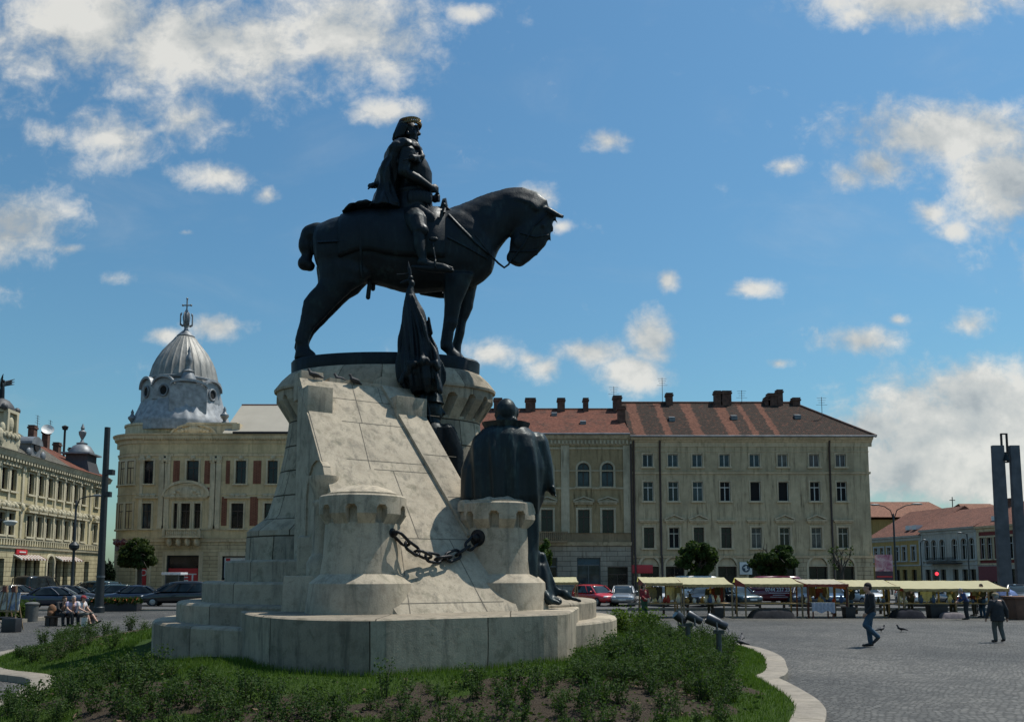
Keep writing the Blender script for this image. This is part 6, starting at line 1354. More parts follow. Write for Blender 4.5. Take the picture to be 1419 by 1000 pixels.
tree('street_tree', 'round dark green street tree over the gap between first and second stall', 965, 830, 66, (938, 993, 749, 799), 11000, LD, .27, .16, seed=1)
tree('street_tree', 'round dark green street tree beside the white round emblem sign', 1071, 830, 66, (1040, 1103, 753, 801), 12000, LD, .27, .16, seed=2)
tree('street_tree', 'nearly bare dark street tree before the right end of the tan tenement', 1166, 830, 68, (1148, 1186, 757, 800), 130, LD, .22, .15, seed=3, bare=True, limbs=10)
tree('street_tree', 'light green tree half hidden behind the caped statue', 752, 832, 62, (736, 769, 750, 806), 3600, LM, .24, .12, seed=4)
tree('street_tree', 'flat topped green street tree before the red poster of the domed palace', 193, 834, 70, (165, 217, 748, 792), 9000, leaf_mat('leaf_olive', (.016, .03, .010), (.055, .075, .02), .3), .26, .2, seed=5, clumps=44)
tree('cypress', 'narrow dark conifer between the tall black pole and the domed palace', 149, 838, 66, (141, 158, 768, 832), 3000, LCY, .22, .12, seed=6, clumps=30, group=None)
# ------------------------------------------------------------------ people
SKIN = simple('skin', (.42, .25, .18), .55, 0, .08); 
def cloth(name, c): return simple(name, c, .85, 0, .22, 9, .35)
CB, CJ, CGY, CWH, CRD, CGN, CBL, CTN, CDK = cloth('cloth_black', (.014, .015, .018)), cloth('denim', (.035, .075, .12)), cloth('cloth_grey', (.085, .09, .08)), cloth('cloth_white', (.55, .53, .54)), cloth('cloth_red', (.22, .02, .025)), cloth('cloth_green', (.02, .06, .03)), cloth('cloth_blue', (.03, .05, .13)), cloth('cloth_tan', (.22, .17, .10)), cloth('cloth_dark', (.025, .026, .03))
HBR, HGY = cloth('hair_brown', (.022, .014, .010)), cloth('hair_grey', (.28, .27, .26)); SHOE = simple('shoe_black', (.012, .012, .013), .5); SHOEW = simple('shoe_brown', (.05, .03, .02), .5)
def person(label, loc, rz, h, J, top=CB, leg=CJ, hair=HBR, hat=None, vox=.022, coat=None, bare_legs=False, bag=None, stout=1.0, group=None, sleeve=True):
    o = thing('person', label, 'person', loc, rz, group); k = h/1.75
    B = dict(pel=(0, 0, .95), ch=(0, 0, 1.30), nk=(.0, 0, 1.47), hd=(.03, 0, 1.62), look=(1, 0, 0), sl=(0, .19, 1.41), sr=(0, -.19, 1.41), el=(-.03, .25, 1.13), er=(-.03, -.25, 1.13), wl=(.05, .26, .88), wr=(.05, -.26, .88), hl=(0, .09, .92), hr=(0, -.09, .92), kl=(.03, .1, .50), kr=(.03, -.1, .50), al=(-.02, .1, .09), ar=(-.02, -.1, .09), tl=(.17, .12, .04), tr=(.17, -.12, .04)); B.update(J); B = {a: Vector(b) for a, b in B.items()}; look = B.pop('look').normalized()
    side = Vector((0, 0, 1)).cross(look)
    def build(name, f, mat, v=vox, sm=2): 
        mb = MB(); f(mb); q = sculpt(name, mb, v, mat, o, sm); q.data.transform(Matrix.Scale(k, 4)); return q
    def body(mb):
        hd = B['hd']; mb.ell(hd+Vector((0, 0, .035)), .095, .080, .105); mb.ell(hd+look*.03-Vector((0, 0, .05)), .065, .062, .075); mb.caps(hd+look*.092+Vector((0, 0, .012)), .012, hd+look*.112-Vector((0, 0, .022)), .015); mb.ell(hd+look*.09-Vector((0, 0, .062)), .018, .03, .012); mb.ell(hd+look*.075-Vector((0, 0, .095)), .03, .03, .022)
        for s in (-1, 1): mb.ell(hd+side*(.083*s), .018, .018, .03); mb.ell(hd+look*.082+side*(.032*s)+Vector((0, 0, .018)), .014, .016, .012)
        mb.caps(B['nk']-Vector((0, 0, .06)), .065, hd-Vector((0, 0, .06)), .055); mb.caps(B['pel'], .13, B['ch'], .15); mb.caps(B['sl'], .07, B['sr'], .07)
        for a in 'lr':
            mb.chain([B['s'+a], B['e'+a], B['w'+a]], [.055, .045, .033]); mb.chain([B['h'+a], B['k'+a], B['a'+a]], [.085, .058, .042]); mb.caps(B['a'+a]-Vector((0, 0, .02)), .038, B['t'+a], .03)
            d = (B['w'+a]-B['e'+a]).normalized(); f_ = d.cross(side).normalized(); s = 1 if a == 'l' else -1; hb = B['w'+a]+d*.05; mb.chain([B['w'+a], hb, hb+d*.04], [.03, .036, .036])
            for i in range(4): q = hb+d*.045+f_*(.03-.02*i); l = (.065, .075, .07, .055)[i]; mb.chain([q, q+d*l*.55-side*.006*s, q+d*l-side*.028*s], [.0125, .012, .010], 8)
            mb.chain([hb+f_*.03, hb+f_*.055+d*.03, hb+f_*.06+d*.06-side*.015*s], [.015, .013, .011], 8)
    build('body', body, SKIN, min(vox, .015))
    def torso(mb):
        L = .02 if coat is None else coat; w = stout
        a, c = B['pel'], B['ch']; ax = (c-a)
        lo = a-Vector((0, 0, .02 if coat is None else coat)); fw = Vector((1, 0, 0))
        lat = (B['sl']-B['sr']).normalized(); f2 = lat.cross(Vector((0, 0, 1))).normalized()
        rr = [(lo, .15*w, .195*w), (a+Vector((0, 0, .05)), .145*w, .185*w), (a+ax*.5, .14*w, .18*w), (c, .145*w, .205*w), (c+Vector((0, 0, .09)), .12*w, .19), ((B['sl']+B['sr'])/2+Vector((0, 0, .05)), .07, .10), (B['nk']+Vector((0, 0, .0)), .065, .075)]
        mb.loft([mb.ring(p, f2, lat, u, v, 20) for p, u, v in rr])
        for q in 'lr':
            if sleeve: mb.chain([B['s'+q], B['e'+q], B['w'+q]], [.085, .065, .052])
            else: mb.chain([B['s'+q], (B['s'+q]+B['e'+q])/2], [.085, .07])
    build('coat' if coat else 'jacket', torso, top, vox, 2)
    def legs(mb):
        mb.ell(B['pel']-Vector((0, 0, .03)), .15*stout, .18*stout, .13)
        for q in 'lr':
            if bare_legs: mb.chain([B['h'+q], B['k'+q]], [.105, .085])
            else: mb.chain([B['h'+q], B['k'+q], B['a'+q]+Vector((0, 0, .02))], [.112, .080, .066])
    build('shorts' if bare_legs else 'trousers', legs, leg, vox, 2)
    for q in 'lr': build('shoe', lambda mb: (mb.caps(B['a'+q]-Vector((0, 0, .03)), .05, B['t'+q], .04), mb.ell(B['a'+q]-(B['t'+q]-B['a'+q])*.2-Vector((0, 0, .035)), .048)), SHOE, min(vox, .018), 1)
    if hat:
        hd = B['hd']; mb = MB(); mb.lathe([(.108, .03), (.113, .06), (.10, .11), (.06, .145), (.01, .155)], 20, hd); v = hd+look*.08+Vector((0, 0, .05)); mb.hexa([v-side*.07-Vector((0, 0, .008)), v-side*.06+look*.09-Vector((0, 0, .02)), v+side*.06+look*.09-Vector((0, 0, .02)), v+side*.07-Vector((0, 0, .008))], [v-side*.07, v-side*.06+look*.09-Vector((0, 0, .012)), v+side*.06+look*.09-Vector((0, 0, .012)), v+side*.07]); q = mb.build('cap', hat, o, smooth=True, fixn=True); q.data.transform(Matrix.Scale(k, 4))
    def hr(mb):
        hd = B['hd']; mb.ell(hd+Vector((0, 0, .06))-look*.012, .104, .09, .09); mb.ell(hd-look*.05+Vector((0, 0, .01)), .07, .085, .10)
    build('hair', hr, hair, .014, 2); return o
gl = lambda px, py: gat(px, py, 0.0)
walk = dict(hl=(0, .09, .92), kl=(.17, .1, .60), al=(-.14, .1, .28), tl=(-.02, .1, .13), kr=(.03, -.09, .50), ar=(.0, -.09, .09), tr=(.19, -.11, .04), er=(-.07, -.26, 1.14), wr=(.0, -.25, .90), el=(.0, .26, 1.13), wl=(.14, .22, .95), hd=(.05, 0, 1.62))
person('man in black jacket and blue jeans walking left across the cobbles', gl(1208, 896), R(180-8), 1.93, walk, CB, CJ, HBR, vox=.018)
back = dict(hd=(.06, 0, 1.58), nk=(.05, 0, 1.45), ch=(.03, 0, 1.29), al=(.0, .1, .09), kl=(.05, .1, .5), kr=(-.0, -.1, .5), ar=(-.14, -.1, .13), tr=(.03, -.13, .05), wl=(.08, .34, .86), el=(.0, .3, 1.12), er=(-.06, -.3, 1.12), wr=(-.03, -.33, .86))
person('stout elderly person in dark coat and tan cap seen from behind', gl(1384, 889.5), R(92), 1.62, back, CDK, CGY, HGY, CTN, .02, coat=.22, stout=1.22)
stand = dict(el=(.02, .24, 1.14), wl=(.2, .18, 1.05), er=(.02, -.24, 1.14), wr=(.2, -.16, 1.02))
person('vendor in a red jacket and dark green trousers left of the first stall', gl(893, 856), R(-60), 1.72, stand, CRD, CGN, HBR, vox=.03, coat=.10)
person('man in blue shirt bending over goods under the longest stall', gl(1340, 858), R(170), 1.62, dict(ch=(.14, 0, 1.24), nk=(.2, 0, 1.38), hd=(.26, 0, 1.5), sl=(.14, .19, 1.34), sr=(.14, -.19, 1.34), el=(.2, .24, 1.08), er=(.2, -.24, 1.08), wl=(.36, .15, .95), wr=(.36, -.15, .95)), CBL, CDK, HGY, vox=.03)
person('dark clothed shopper behind the elderly person near the longest stall', gl(1362, 855), R(200), 1.70, stand, CDK, CJ, HBR, vox=.03)
person('person in dark blue standing right of the walking man', gl(1231, 853), R(150), 1.70, stand, CBL, CDK, HBR, vox=.03)
person('person in pale shirt standing in the shade under the longest stall', gl(1321, 853), R(-120), 1.68, stand, CGY, CDK, HBR, vox=.03)
sit = lambda ln=0.0: dict(pel=(0, 0, .50), ch=(.06+ln, 0, .86), nk=(.11+ln*1.5, 0, 1.02), hd=(.16+ln*1.7, 0, 1.15), sl=(.07+ln, .19, .97), sr=(.07+ln, -.19, .97), hl=(0, .09, .48), hr=(0, -.09, .48), kl=(.44, .12, .50), kr=(.44, -.12, .50), al=(.46, .12, .09), ar=(.46, -.12, .09), tl=(.64, .14, .04), tr=(.64, -.14, .04), el=(.18+ln, .25, .74), er=(.18+ln, -.25, .74), wl=(.40, .15, .62), wr=(.40, -.15, .62))
BD = 36.0; bx = lambda px: at(px, 860, BD).x
bench = thing('bench', 'low dark bench carrying three seated people on the left', 'bench', (bx(103), BD, 0), R(4)); MB().box(-1.15, .85, -.25, .25, .36, .43).build('seat', BROWN, bench, bevel=.015)
for x in (-1.0, .7): MB().box(x-.06, x+.06, -.22, .22, 0, .36).build('leg', SBLK, bench)
person('seated man in black coat leaning forward at the left end of the bench', (bx(82), BD-.02, 0), R(-28), 1.72, sit(.10), CB, CB, HBR, vox=.028)
person('seated person in a pale lilac shirt between two others on the bench', (bx(98), BD-.02, 0), R(-40), 1.74, sit(.04), cloth('cloth_lilac', (.38, .34, .46)), CB, HGY, vox=.028, sleeve=False)
leg3 = sit(0); leg3.update(kl=(.50, .12, .52), al=(.80, .12, .16), tl=(.96, .14, .22), kr=(.48, -.12, .5), ar=(.66, -.12, .09), tr=(.84, -.14, .05))
person('seated person in white shirt, red cap and shorts with bare legs stretched out', (bx(110), BD-.02, 0), R(-12), 1.74, leg3, CWH, CGY, HBR, CRD, .028, bare_legs=True, sleeve=False)
bp = thing('backpack', 'brown leather backpack beside the seated man in black', 'backpack', (bx(73), BD-.1, 0)); mb = MB(); mb.ell((0, 0, .62), .19, .15, .30); mb.ell((0, -.12, .5), .14, .09, .16); mb.chain([(.16, .1, .85), (.24, .12, .6), (.15, .1, .4)], [.02, .02, .02], 6); sculpt('bag', mb, .02, cloth('leather_brown', (.16, .08, .04)), bp, 2); MB().box(-.2, .2, -.15, .15, 0, .36).build('crate', BROWN, bp, bevel=.02)
bg = thing('shopping_bag', 'small white paper bag standing under the bench', 'bag', (bx(122.5), BD-.3, 0)); MB().hexa([(-.11, -.07, 0), (.11, -.07, 0), (.11, .07, 0), (-.11, .07, 0)], [(-.12, -.05, .36), (.12, -.05, .36), (.12, .05, .36), (-.12, .05, .36)]).build('bag', cloth('paper', (.5, .5, .44)), bg); MB().tube([(-.05, -.05, .36), (-.05, -.05, .42), (.05, -.05, .42), (.05, -.05, .36)], .008, 6).build('handle', cloth('cord', (.3, .28, .22)), bg)
# ------------------------------------------------------------------ cars
def paint(name, c, metal=.2): return simple(name, c, .28, metal, .03, 2, 0, .5, .8)
TYRE = simple('tyre', (.015, .015, .016), .85); RIM = simple('rim', (.32, .33, .34), .35, .8, .1); CGL = glass('car_glass', (.02, .028, .033), .04); LAMPW = simple('lamp_clear', (.55, .57, .58), .15); LAMPR = simple('lamp_red', (.25, .01, .01), .2); PLATE = simple('plate_white', (.6, .6, .58), .5); BLKP = simple('black_plastic', (.02, .02, .022), .5)
WM = {}
def wheel_meshes(r):
    if r not in WM:
        a = MB().lathe([(r*.62, -.09), (r*.92, -.10), (r, -.07), (r, .07), (r*.92, .10), (r*.62, .09)], 24, cap=False); t_ = a.mesh('tyre'); b = MB().lathe([(.001, .085), (r*.2, .095), (r*.55, .07), (r*.62, .095), (r*.65, .08), (r*.65, -.08)], 24, cap=False)
        for k in range(5): an = 2*math.pi*k/5; b.obox((math.cos(an)*r*.38, math.sin(an)*r*.38, .09), (math.cos(an)*r*.22, math.sin(an)*r*.22, 0), (-math.sin(an)*r*.07, math.cos(an)*r*.07, 0), (0, 0, .012))
        WM[r] = (t_, b.mesh('rim')); WM[r][0].materials.append(TYRE); WM[r][1].materials.append(RIM)
    return WM[r]
def sring(cx, cy, z, hx, hy, n=32, p=3.2, axis='z'):
    out = []
    for k in range(n):
        a = 2*math.pi*k/n; c, s = math.cos(a), math.sin(a); u = math.copysign(abs(c)**(2/p), c)*hx; v = math.copysign(abs(s)**(2/p), s)*hy
        out.append(Vector((cx+u, cy+v, z)) if axis == 'z' else Vector((z, cx+u, cy+v)))
    return out
CARS = {'hatch': dict(L=4.0, st=[(-2.0, .38, .78, .66), (-1.93, .26, .93, .78), (-1.4, .2, 1.0, .85), (0, .19, .96, .86), (.85, .19, .93, .86), (1.45, .2, .84, .84), (1.85, .24, .74, .78), (2.0, .36, .6, .62)], gh=[(.90, -1.92, 1.02, .80), (1.15, -1.82, .66, .735), (1.38, -1.62, .30, .655), (1.46, -1.40, .08, .60)], wb=(-1.22, 1.25)),
        'sedan': dict(L=4.5, st=[(-2.25, .4, .84, .66), (-2.18, .28, .94, .78), (-1.6, .2, .98, .86), (0, .19, .95, .87), (.9, .19, .92, .87), (1.6, .2, .82, .85), (2.1, .24, .72, .78), (2.25, .36, .6, .62)], gh=[(.90, -1.72, 1.05, .80), (1.15, -1.35, .68, .735), (1.34, -1.02, .32, .66), (1.42, -.75, .08, .60)], wb=(-1.35, 1.4)),
        'mpv': dict(L=4.6, st=[(-2.3, .4, .85, .70), (-2.22, .28, 1.02, .82), (-1.6, .2, 1.08, .88), (0, .19, 1.05, .89), (1.0, .19, 1.0, .89), (1.65, .2, .92, .87), (2.15, .24, .78, .80), (2.3, .36, .62, .64)], gh=[(1.0, -2.22, 1.55, .83), (1.3, -2.12, 1.08, .77), (1.58, -1.98, .55, .70), (1.70, -1.7, .2, .64)], wb=(-1.4, 1.45)),
        'van': dict(L=4.9, st=[(-2.45, .4, 1.1, .85), (-2.42, .3, 1.2, .90), (-1.6, .22, 1.2, .93), (0, .2, 1.2, .93), (1.2, .2, 1.15, .93), (1.9, .22, 1.05, .90), (2.3, .26, .9, .84), (2.45, .38, .68, .7)], gh=[(1.1, -2.42, 1.85, .89), (1.5, -2.40, 1.5, .86), (1.9, -2.36, 1.05, .82), (2.05, -2.2, .8, .76)], wb=(-1.5, 1.55))}
def car(label, px, py, yaw, kind, pm, D=None, closed=False):
    """yaw: 0 = nose to the right, -90 = nose to the viewer"""
    c = CARS[kind]; q = gat(px, py) if D is None else Vector((at(px, 835, D).x, D, 0)); o = thing('parked_car' if kind != 'van' else 'parked_van', label, 'car' if kind != 'van' else 'van', q+Vector((0, 0, .004)), R(yaw), 'cars parked round the square')
    mb = MB(); mb.loft([sring(0, (z0+z1)/2, x, w, (z1-z0)/2, 32, 3.4, 'x') for x, z0, z1, w in c['st']]); body = mb.build('body', pm, o, smooth=True, ang=60)
    g = MB(); gh = c['gh']; rg = lambda i: sring((gh[i][1]+gh[i][2])/2, 0, gh[i][0], (gh[i][2]-gh[i][1])/2, gh[i][3], 40, 4.5)
    g.loft([rg(0), rg(1), rg(2)]); gl_ = g.build('windows', pm if closed else CGL, o, smooth=True, ang=60)
    mb = MB(); a = gh[2]; b = gh[3]; mb.loft([sring((a[1]+a[2])/2, 0, a[0]-.02, (a[2]-a[1])/2+.012, a[3]+.012, 40, 4.5), sring((a[1]+a[2])/2, 0, a[0]+.03, (a[2]-a[1])/2-.01, a[3]-.01, 40, 4.5), sring((b[1]+b[2])/2, 0, b[0]-.02, (b[2]-b[1])/2, b[3], 40, 4), sring((b[1]+b[2])/2, 0, b[0]+.015, (b[2]-b[1])/2-.25, b[3]-.18, 40, 3)]); mb.build('roof', pm, o, smooth=True, ang=50)
    for s in (-1, 1):
        for fx in (1, 2): MB().tube([(gh[i][fx]-(.07 if fx == 2 else -.07), s*(gh[i][3]-.06), gh[i][0]) for i in (0, 1, 2)], .045, 6).build('pillar', pm, o, smooth=True)
        for u in ((.05,) if kind != 'mpv' else (.25, -.85)): MB().tube([(u-.25*j+.1, s*(gh[j][3]+.004), gh[j][0]) for j in (0, 1, 2)], .035, 6).build('pillar', pm, o, smooth=True)
    r = .31 if kind != 'van' else .34
    for wx in c['wb']:
        for s in (-1, 1):
            tm, rm = wheel_meshes(r); w = link('wheel', tm, o); w.location = (wx, s*(c['st'][3][3]-.09), r); w.rotation_euler = (R(-90*s), 0, 0); link('rim', rm, w)
    fx = c['st'][-2][0]; fz = c['st'][-2][2]
    for s in (-1, 1): m_ = MB(); m_.ell((fx+.02, s*.56, fz-.10), .14, .17, .075); m_.build('headlight', LAMPW, o, smooth=True); m_ = MB(); m_.ell((c['st'][1][0], s*.66, c['st'][1][2]-.12), .07, .10, .12); m_.build('tail_light', LAMPR, o, smooth=True); m_ = MB(); m_.ell((gh[0][2]-.32, s*(gh[0][3]+.13), gh[0][0]+.08), .06, .11, .075); m_.build('mirror', pm, o, smooth=True)
    x = c['L']/2; m_ = MB(); m_.box(x-.06, x+.012, -.26, .26, .42, .53); m_.build('number_plate', PLATE, o); m_ = MB(); m_.box(x-.12, x-.004, -.42, .42, .54, .64); m_.box(x-.2, x-.03, -.58, .58, .27, .40); m_.build('grille', BLKP, o); return o
PB, PN, PS, PW, PR, PT, PM_ = paint('paint_black', (.012, .014, .017)), paint('paint_navy', (.012, .022, .045)), paint('paint_silver', (.30, .31, .32), .6), paint('paint_pure_white', (.62, .62, .61), 0), paint('paint_bright_red', (.45, .012, .015), 0), paint('paint_teal', (.03, .055, .06)), paint('paint_maroon', (.13, .010, .022), 0)
car('bright red hatchback beside the silver car behind the statue', 826, 838.5, -60, 'hatch', PR); car('silver sedan facing the square left of the vendor in red', 864, 838.5, -100, 'sedan', PS)
car('white hatchback facing the square under the first stall', 921, 839, -78, 'hatch', PW); car('black sedan under the right half of the first stall', 978, 839.5, -125, 'sedan', PB)
car('white van parked side on behind the white hatchback', 952, 833, 180, 'van', PW, D=66); 
mv = car('maroon van with a white telephone number behind the second stall', 1064, 834, 180, 'van', PM_, D=62, closed=True)
text_mesh('lettering', '0744 237 237', .36, SWH, mv, (-.55, .94, 1.06), (R(90), 0, R(180)), .006)
for k, (w, z) in enumerate(((1.5, 1.02), (.9, .88), (1.3, .74))): MB().box(-.55-w/2, -.55+w/2, .925, .945, z-.22, z-.185).build('lettering_line', SWH, mv)
MB().box(.6, 1.5, .87, .93, 1.45, 1.52).build('stripe', SWH, mv)
car('dark grey sedan in front of the maroon van at left', 1021, 838.5, -75, 'sedan', PT); car('navy hatchback beside the maroon van at right', 1116, 839, -110, 'hatch', PN); car('blue sedan behind the stall with the red fringe', 1150, 838, -95, 'sedan', paint('paint_blue', (.05, .10, .18), .4))
car('white hatchback behind the walking man', 1196, 838, -80, 'hatch', PW); car('white sedan at the left end of the longest stall', 1268, 838.5, -100, 'sedan', PW); car('silver hatchback under the middle of the longest stall', 1302, 838.5, -60, 'hatch', PS); car('pale blue mpv at the right end of the longest stall', 1332, 838, -90, 'mpv', paint('paint_ice', (.34, .42, .46), .4)); car('black hatchback right of the blue umbrella', 1412, 837, -120, 'hatch', PB)
car('navy sedan in front of the street tree on the left', 183, 838, 195, 'sedan', PN); car('black mpv nearest the pedestal on the left road', 246, 839, 190, 'mpv', PB); car('teal hatchback half hidden by the black pole', 146, 837, 200, 'hatch', PT)
car('dark blue sedan with bright window trim behind the bench', 80, 843, 20, 'sedan', PN); car('black sedan behind the dark blue sedan on the left', 100, 838, 15, 'sedan', PB); car('teal mpv beyond the seated people', 128, 836, 160, 'mpv', PT); car('black van far left before the palace', 52, 832, 90, 'van', PB); car('black sedan far left before the palace', 22, 836, 60, 'sedan', PB)
# ------------------------------------------------------------------ market stalls
WOODL = simple('wood_pale', (.26, .18, .10), .8, 0, .3, 5, .2); WOODR = simple('wood_red', (.14, .05, .035), .8, 0, .3, 5, .2); TARP = simple('tarp_grey', (.035, .035, .038), .95, 0, .3, 4, .4, .1)
CANY = leaf_mat('canvas_yellow', (.53, .485, .30), (.60, .555, .36), .35); CANW = leaf_mat('canvas_pale', (.52, .47, .36), (.58, .53, .42), .35); VALR = simple('valance_red', (.26, .06, .035), .8)
def stall(label, xa, xb, ytop, yfront, D=43.0, can=CANY, table=True, post=WOODL):
    X0, X1 = at(xa, 805, D).x, at(xb, 805, D).x; o = thing('market_stall', label, 'market stall', ((X0+X1)/2, D, 0), 0, 'market stalls in a row'); w = (X1-X0)/2; zt, zf = at(CX, ytop, D+1.0).z, at(CX, yfront, D-.9).z
    mb = MB(); N_ = 18; rows = []
    for j in range(7):
        t_ = j/6; y = 1.0-1.9*t_; z = zt+(zf-zt)*t_-.05*math.sin(math.pi*t_); rows.append([(-w+2*w*i/N_, y, z+.006*math.sin(i*2.1+j)-.012*abs(math.sin(math.pi*i/N_*max(1, round(w/1.1))))) for i in range(N_+1)])
    rows.insert(0, [(x, 1.35, z-.25) for x, y, z in rows[0]])
    for a, b in zip(rows, rows[1:]):
        for i in range(N_): mb.add([b[i], b[i+1], a[i+1], a[i]], [(0, 1, 2, 3)])
    c = mb.build('canopy', can, o, smooth=True)
    mb = MB(); fr = rows[-1]
    for i in range(N_): a, b = fr[i], fr[i+1]; m0 = ((a[0]+b[0])/2, a[1]-.01, min(a[2], b[2])-.17); mb.add([(a[0], a[1]-.004, a[2]), (a[0], a[1]-.004, a[2]-.10), m0, (b[0], b[1]-.004, b[2]-.10), (b[0], b[1]-.004, b[2])], [(0, 1, 2, 3, 4)])
    mb.build('valance', VALR if can is CANW else simple('valance_yellow', (.40, .28, .12), .8), c)
    for s in (-1, 1): MB().add([(s*w, .98, zt-.03), (s*w, -.9, zf-.03), (s*w, -.9, zf-.16), (s*w, .98, zt-.42)], [(0, 1, 2, 3)]).build('side_flap', VALR, c)
    for x in ([-w+.06, 0, w-.06] if w > 1.6 else [-w+.06, w-.06]):
        for y, z in ((-.8, zf), (.9, zt)): MB().box(x-.035, x+.035, y-.035, y+.035, 0, z-.06).build('post', post, o)
    MB().box(-w, w, -.84, -.76, zf-.16, zf-.10).build('rail', post, o)
    if table: MB().box(-w+.1, w-.1, -.6, .5, .68, .73).build('table_top', WOODL, o)
    return o
stall('yellow canopy market stall at the left end beside the vendor in red', 888, 941, 799, 807); stall('yellow canopy market stall with a dipping red edge over the black sedan', 941, 1010, 799.5, 809)
stall('separate yellow canopy market stall in front of the maroon van', 1025, 1105, 800, 808.5); stall('pale canopy market stall with red fringe left of the walking man', 1110, 1166, 802, 808.5, can=CANW, post=WOODR); stall('yellow canopy market stall behind the head of the walking man', 1164, 1236, 803, 812); stall('longest yellow canopy market stall at the right', 1240, 1384, 804, 815)
stall('small yellow canopy market stall behind the foot of the caped statue', 757, 800, 799, 806, D=52)
def goods(name, label, cat, px, D, mbf, mat, z=0.0):
    o = thing(name, label, cat, (at(px, 845, D).x, D, z)); mb = MB(); mbf(mb); r_ = mb.build({'tarpaulin': 'tarp'}.get(name, 'shell'), mat, o, smooth=True, ang=45); return o
def heap(mb, w, h, d, seed):
    r = np.random.RandomState(seed); N_ = 26; M_ = 10; vs = []
    for j in range(M_+1):
        for i in range(N_+1):
            u, v = i/N_*2-1, j/M_*2-1; e = max(0, 1-abs(u)**7)*max(0, 1-abs(v)**5); vs.append((u*w*(1+.02*r.randn()), v*d, h*e*(1+.02*r.randn()+.04*math.sin(i*.5+j*.4))))
    mb.add(vs, [(j*(N_+1)+i, j*(N_+1)+i+1, (j+1)*(N_+1)+i+1, (j+1)*(N_+1)+i) for j in range(M_) for i in range(N_)])
goods('tarpaulin', 'lumpy dark grey tarpaulin over goods below the second stall', 'tarpaulin', 1069, 42.2, lambda mb: heap(mb, 1.1, .48, .6, 1), TARP); goods('tarpaulin', 'dark draped tarpaulin at the left end of the longest stall', 'tarpaulin', 1256, 42.2, lambda mb: heap(mb, .75, .45, .6, 2), simple('tarp_blue', (.02, .021, .028), .95, 0, .3, 4, .3, .1))
goods('goods_pile', 'pile of pale striped cloths on the ground by the man in blue', 'goods', 1318, 42.0, lambda mb: heap(mb, .6, .30, .4, 3), cloth('cloth_stripe', (.14, .12, .13)))
def tcl(mb, w=.58, h=.78):
    mb.box(-w, w, -.4, .4, h-.02, h); 
    for i in range(12): a, b = -w+2*w*i/12, -w+2*w*(i+1)/12; q = .04*(i % 2); mb.add([(a, -.402-q, h), (a, -.44-q, h-.46+.06*math.sin(i)), (b, -.44-(.04-q), h-.46+.06*math.sin(i+1)), (b, -.402-(.04-q), h)], [(0, 1, 2, 3)])
tb = thing('stall_table', 'small table with pale grey cloth hanging under the red fringed stall', 'table', (at(1137, 845, 42.2).x, 42.2, 0)); mb = MB(); tcl(mb); mb.build('cloth', cloth('cloth_pale', (.36, .37, .43)), tb)
for x in (-.5, .5):
    for y in (-.34, .34): MB().box(x-.03, x+.03, y-.03, y+.03, 0, .76).build('leg', WOODR, tb)
for i, (px, lab) in enumerate(((995, 'black plastic crate by the post of the dipping stall'), (1176, 'black plastic crate between the two right middle stalls'), (1298, 'tall black box below the middle of the longest stall'))):
    o = thing('crate', lab, 'crate', (at(px, 845, 42.4).x, 42.4, 0), 0, 'black crates by the stalls'); mb = MB(); hh = (.5, .55, .68)[i]; w = (.24, .26, .45)[i]; mb.hexa([(-w*.9, -.25, 0), (w*.9, -.25, 0), (w*.9, .25, 0), (-w*.9, .25, 0)], [(-w, -.28, hh), (w, -.28, hh), (w, .28, hh), (-w, .28, hh)]); mb.box(-w-.02, w+.02, -.30, .30, hh-.08, hh); mb.build('shell', BLKP, o, bevel=.01)
# hanging bric-a-brac and small souvenirs on the tables
rg_ = random.Random(11); SOUV = [cloth('souvenir_%s' % n, c) for n, c in (('white', (.5, .5, .48)), ('red', (.3, .04, .03)), ('ochre', (.32, .2, .07)), ('blue', (.05, .09, .2)), ('dark', (.03, .03, .03)))]
VAS = MB().lathe([(.06, 0), (.09, .05), (.11, .14), (.06, .22), (.045, .27), (.07, .3)], 12).mesh('vase'); VAS.polygons.foreach_set('use_smooth', [True]*len(VAS.polygons)); VASM = []
for s_ in SOUV: q = VAS.copy(); q.materials.append(s_); VASM.append(q)
for i in range(54):
    px = rg_.choice([rg_.uniform(893, 1006), rg_.uniform(1108, 1232), rg_.uniform(1245, 1378)]); o = link('souvenir', VASM[rg_.randrange(5)]); D_ = 43+rg_.uniform(-.55, .4); o.location = (at(px, 845, D_).x, D_, .73); s = rg_.uniform(.7, 1.3); o.scale = (s, s, s*rg_.uniform(.8, 1.4)); tag(o, 'small souvenir pot standing among others on a stall table', 'souvenir', 'souvenirs on the stall tables')
GARM = []
for k, (w, h) in enumerate(((.22, .55), (.16, .40), (.28, .7))):
    mb = MB(); N_ = 8
    for i in range(N_): 
        a, b = -w+2*w*i/N_, -w+2*w*(i+1)/N_; q = lambda x: .035*math.sin(x*28+k)
        mb.add([(a, q(a)*.3, 0), (b, q(b)*.3, 0), (b, q(b), -h*(1-.05*(i % 3))), (a, q(a), -h*(1-.05*((i+2) % 3)))], [(0, 1, 2, 3)])
    mb.tube([(-w, 0, .01), (w, 0, .01)], .012, 6); mb.tube([(0, 0, .01), (0, 0, .10), (.03, 0, .13)], .008, 6); GARM.append(mb.mesh('hanging_cloth'))
HC = [cloth('garment_%s' % n, c) for n, c in (('navy', (.02, .025, .06)), ('black', (.015, .015, .016)), ('white', (.45, .44, .42)), ('maroon', (.10, .015, .02)), ('brown', (.08, .05, .03)), ('grey', (.12, .12, .125)))]; GMM = []
for g_ in GARM:
    for c_ in HC: q = g_.copy(); q.materials.append(c_); GMM.append(q)
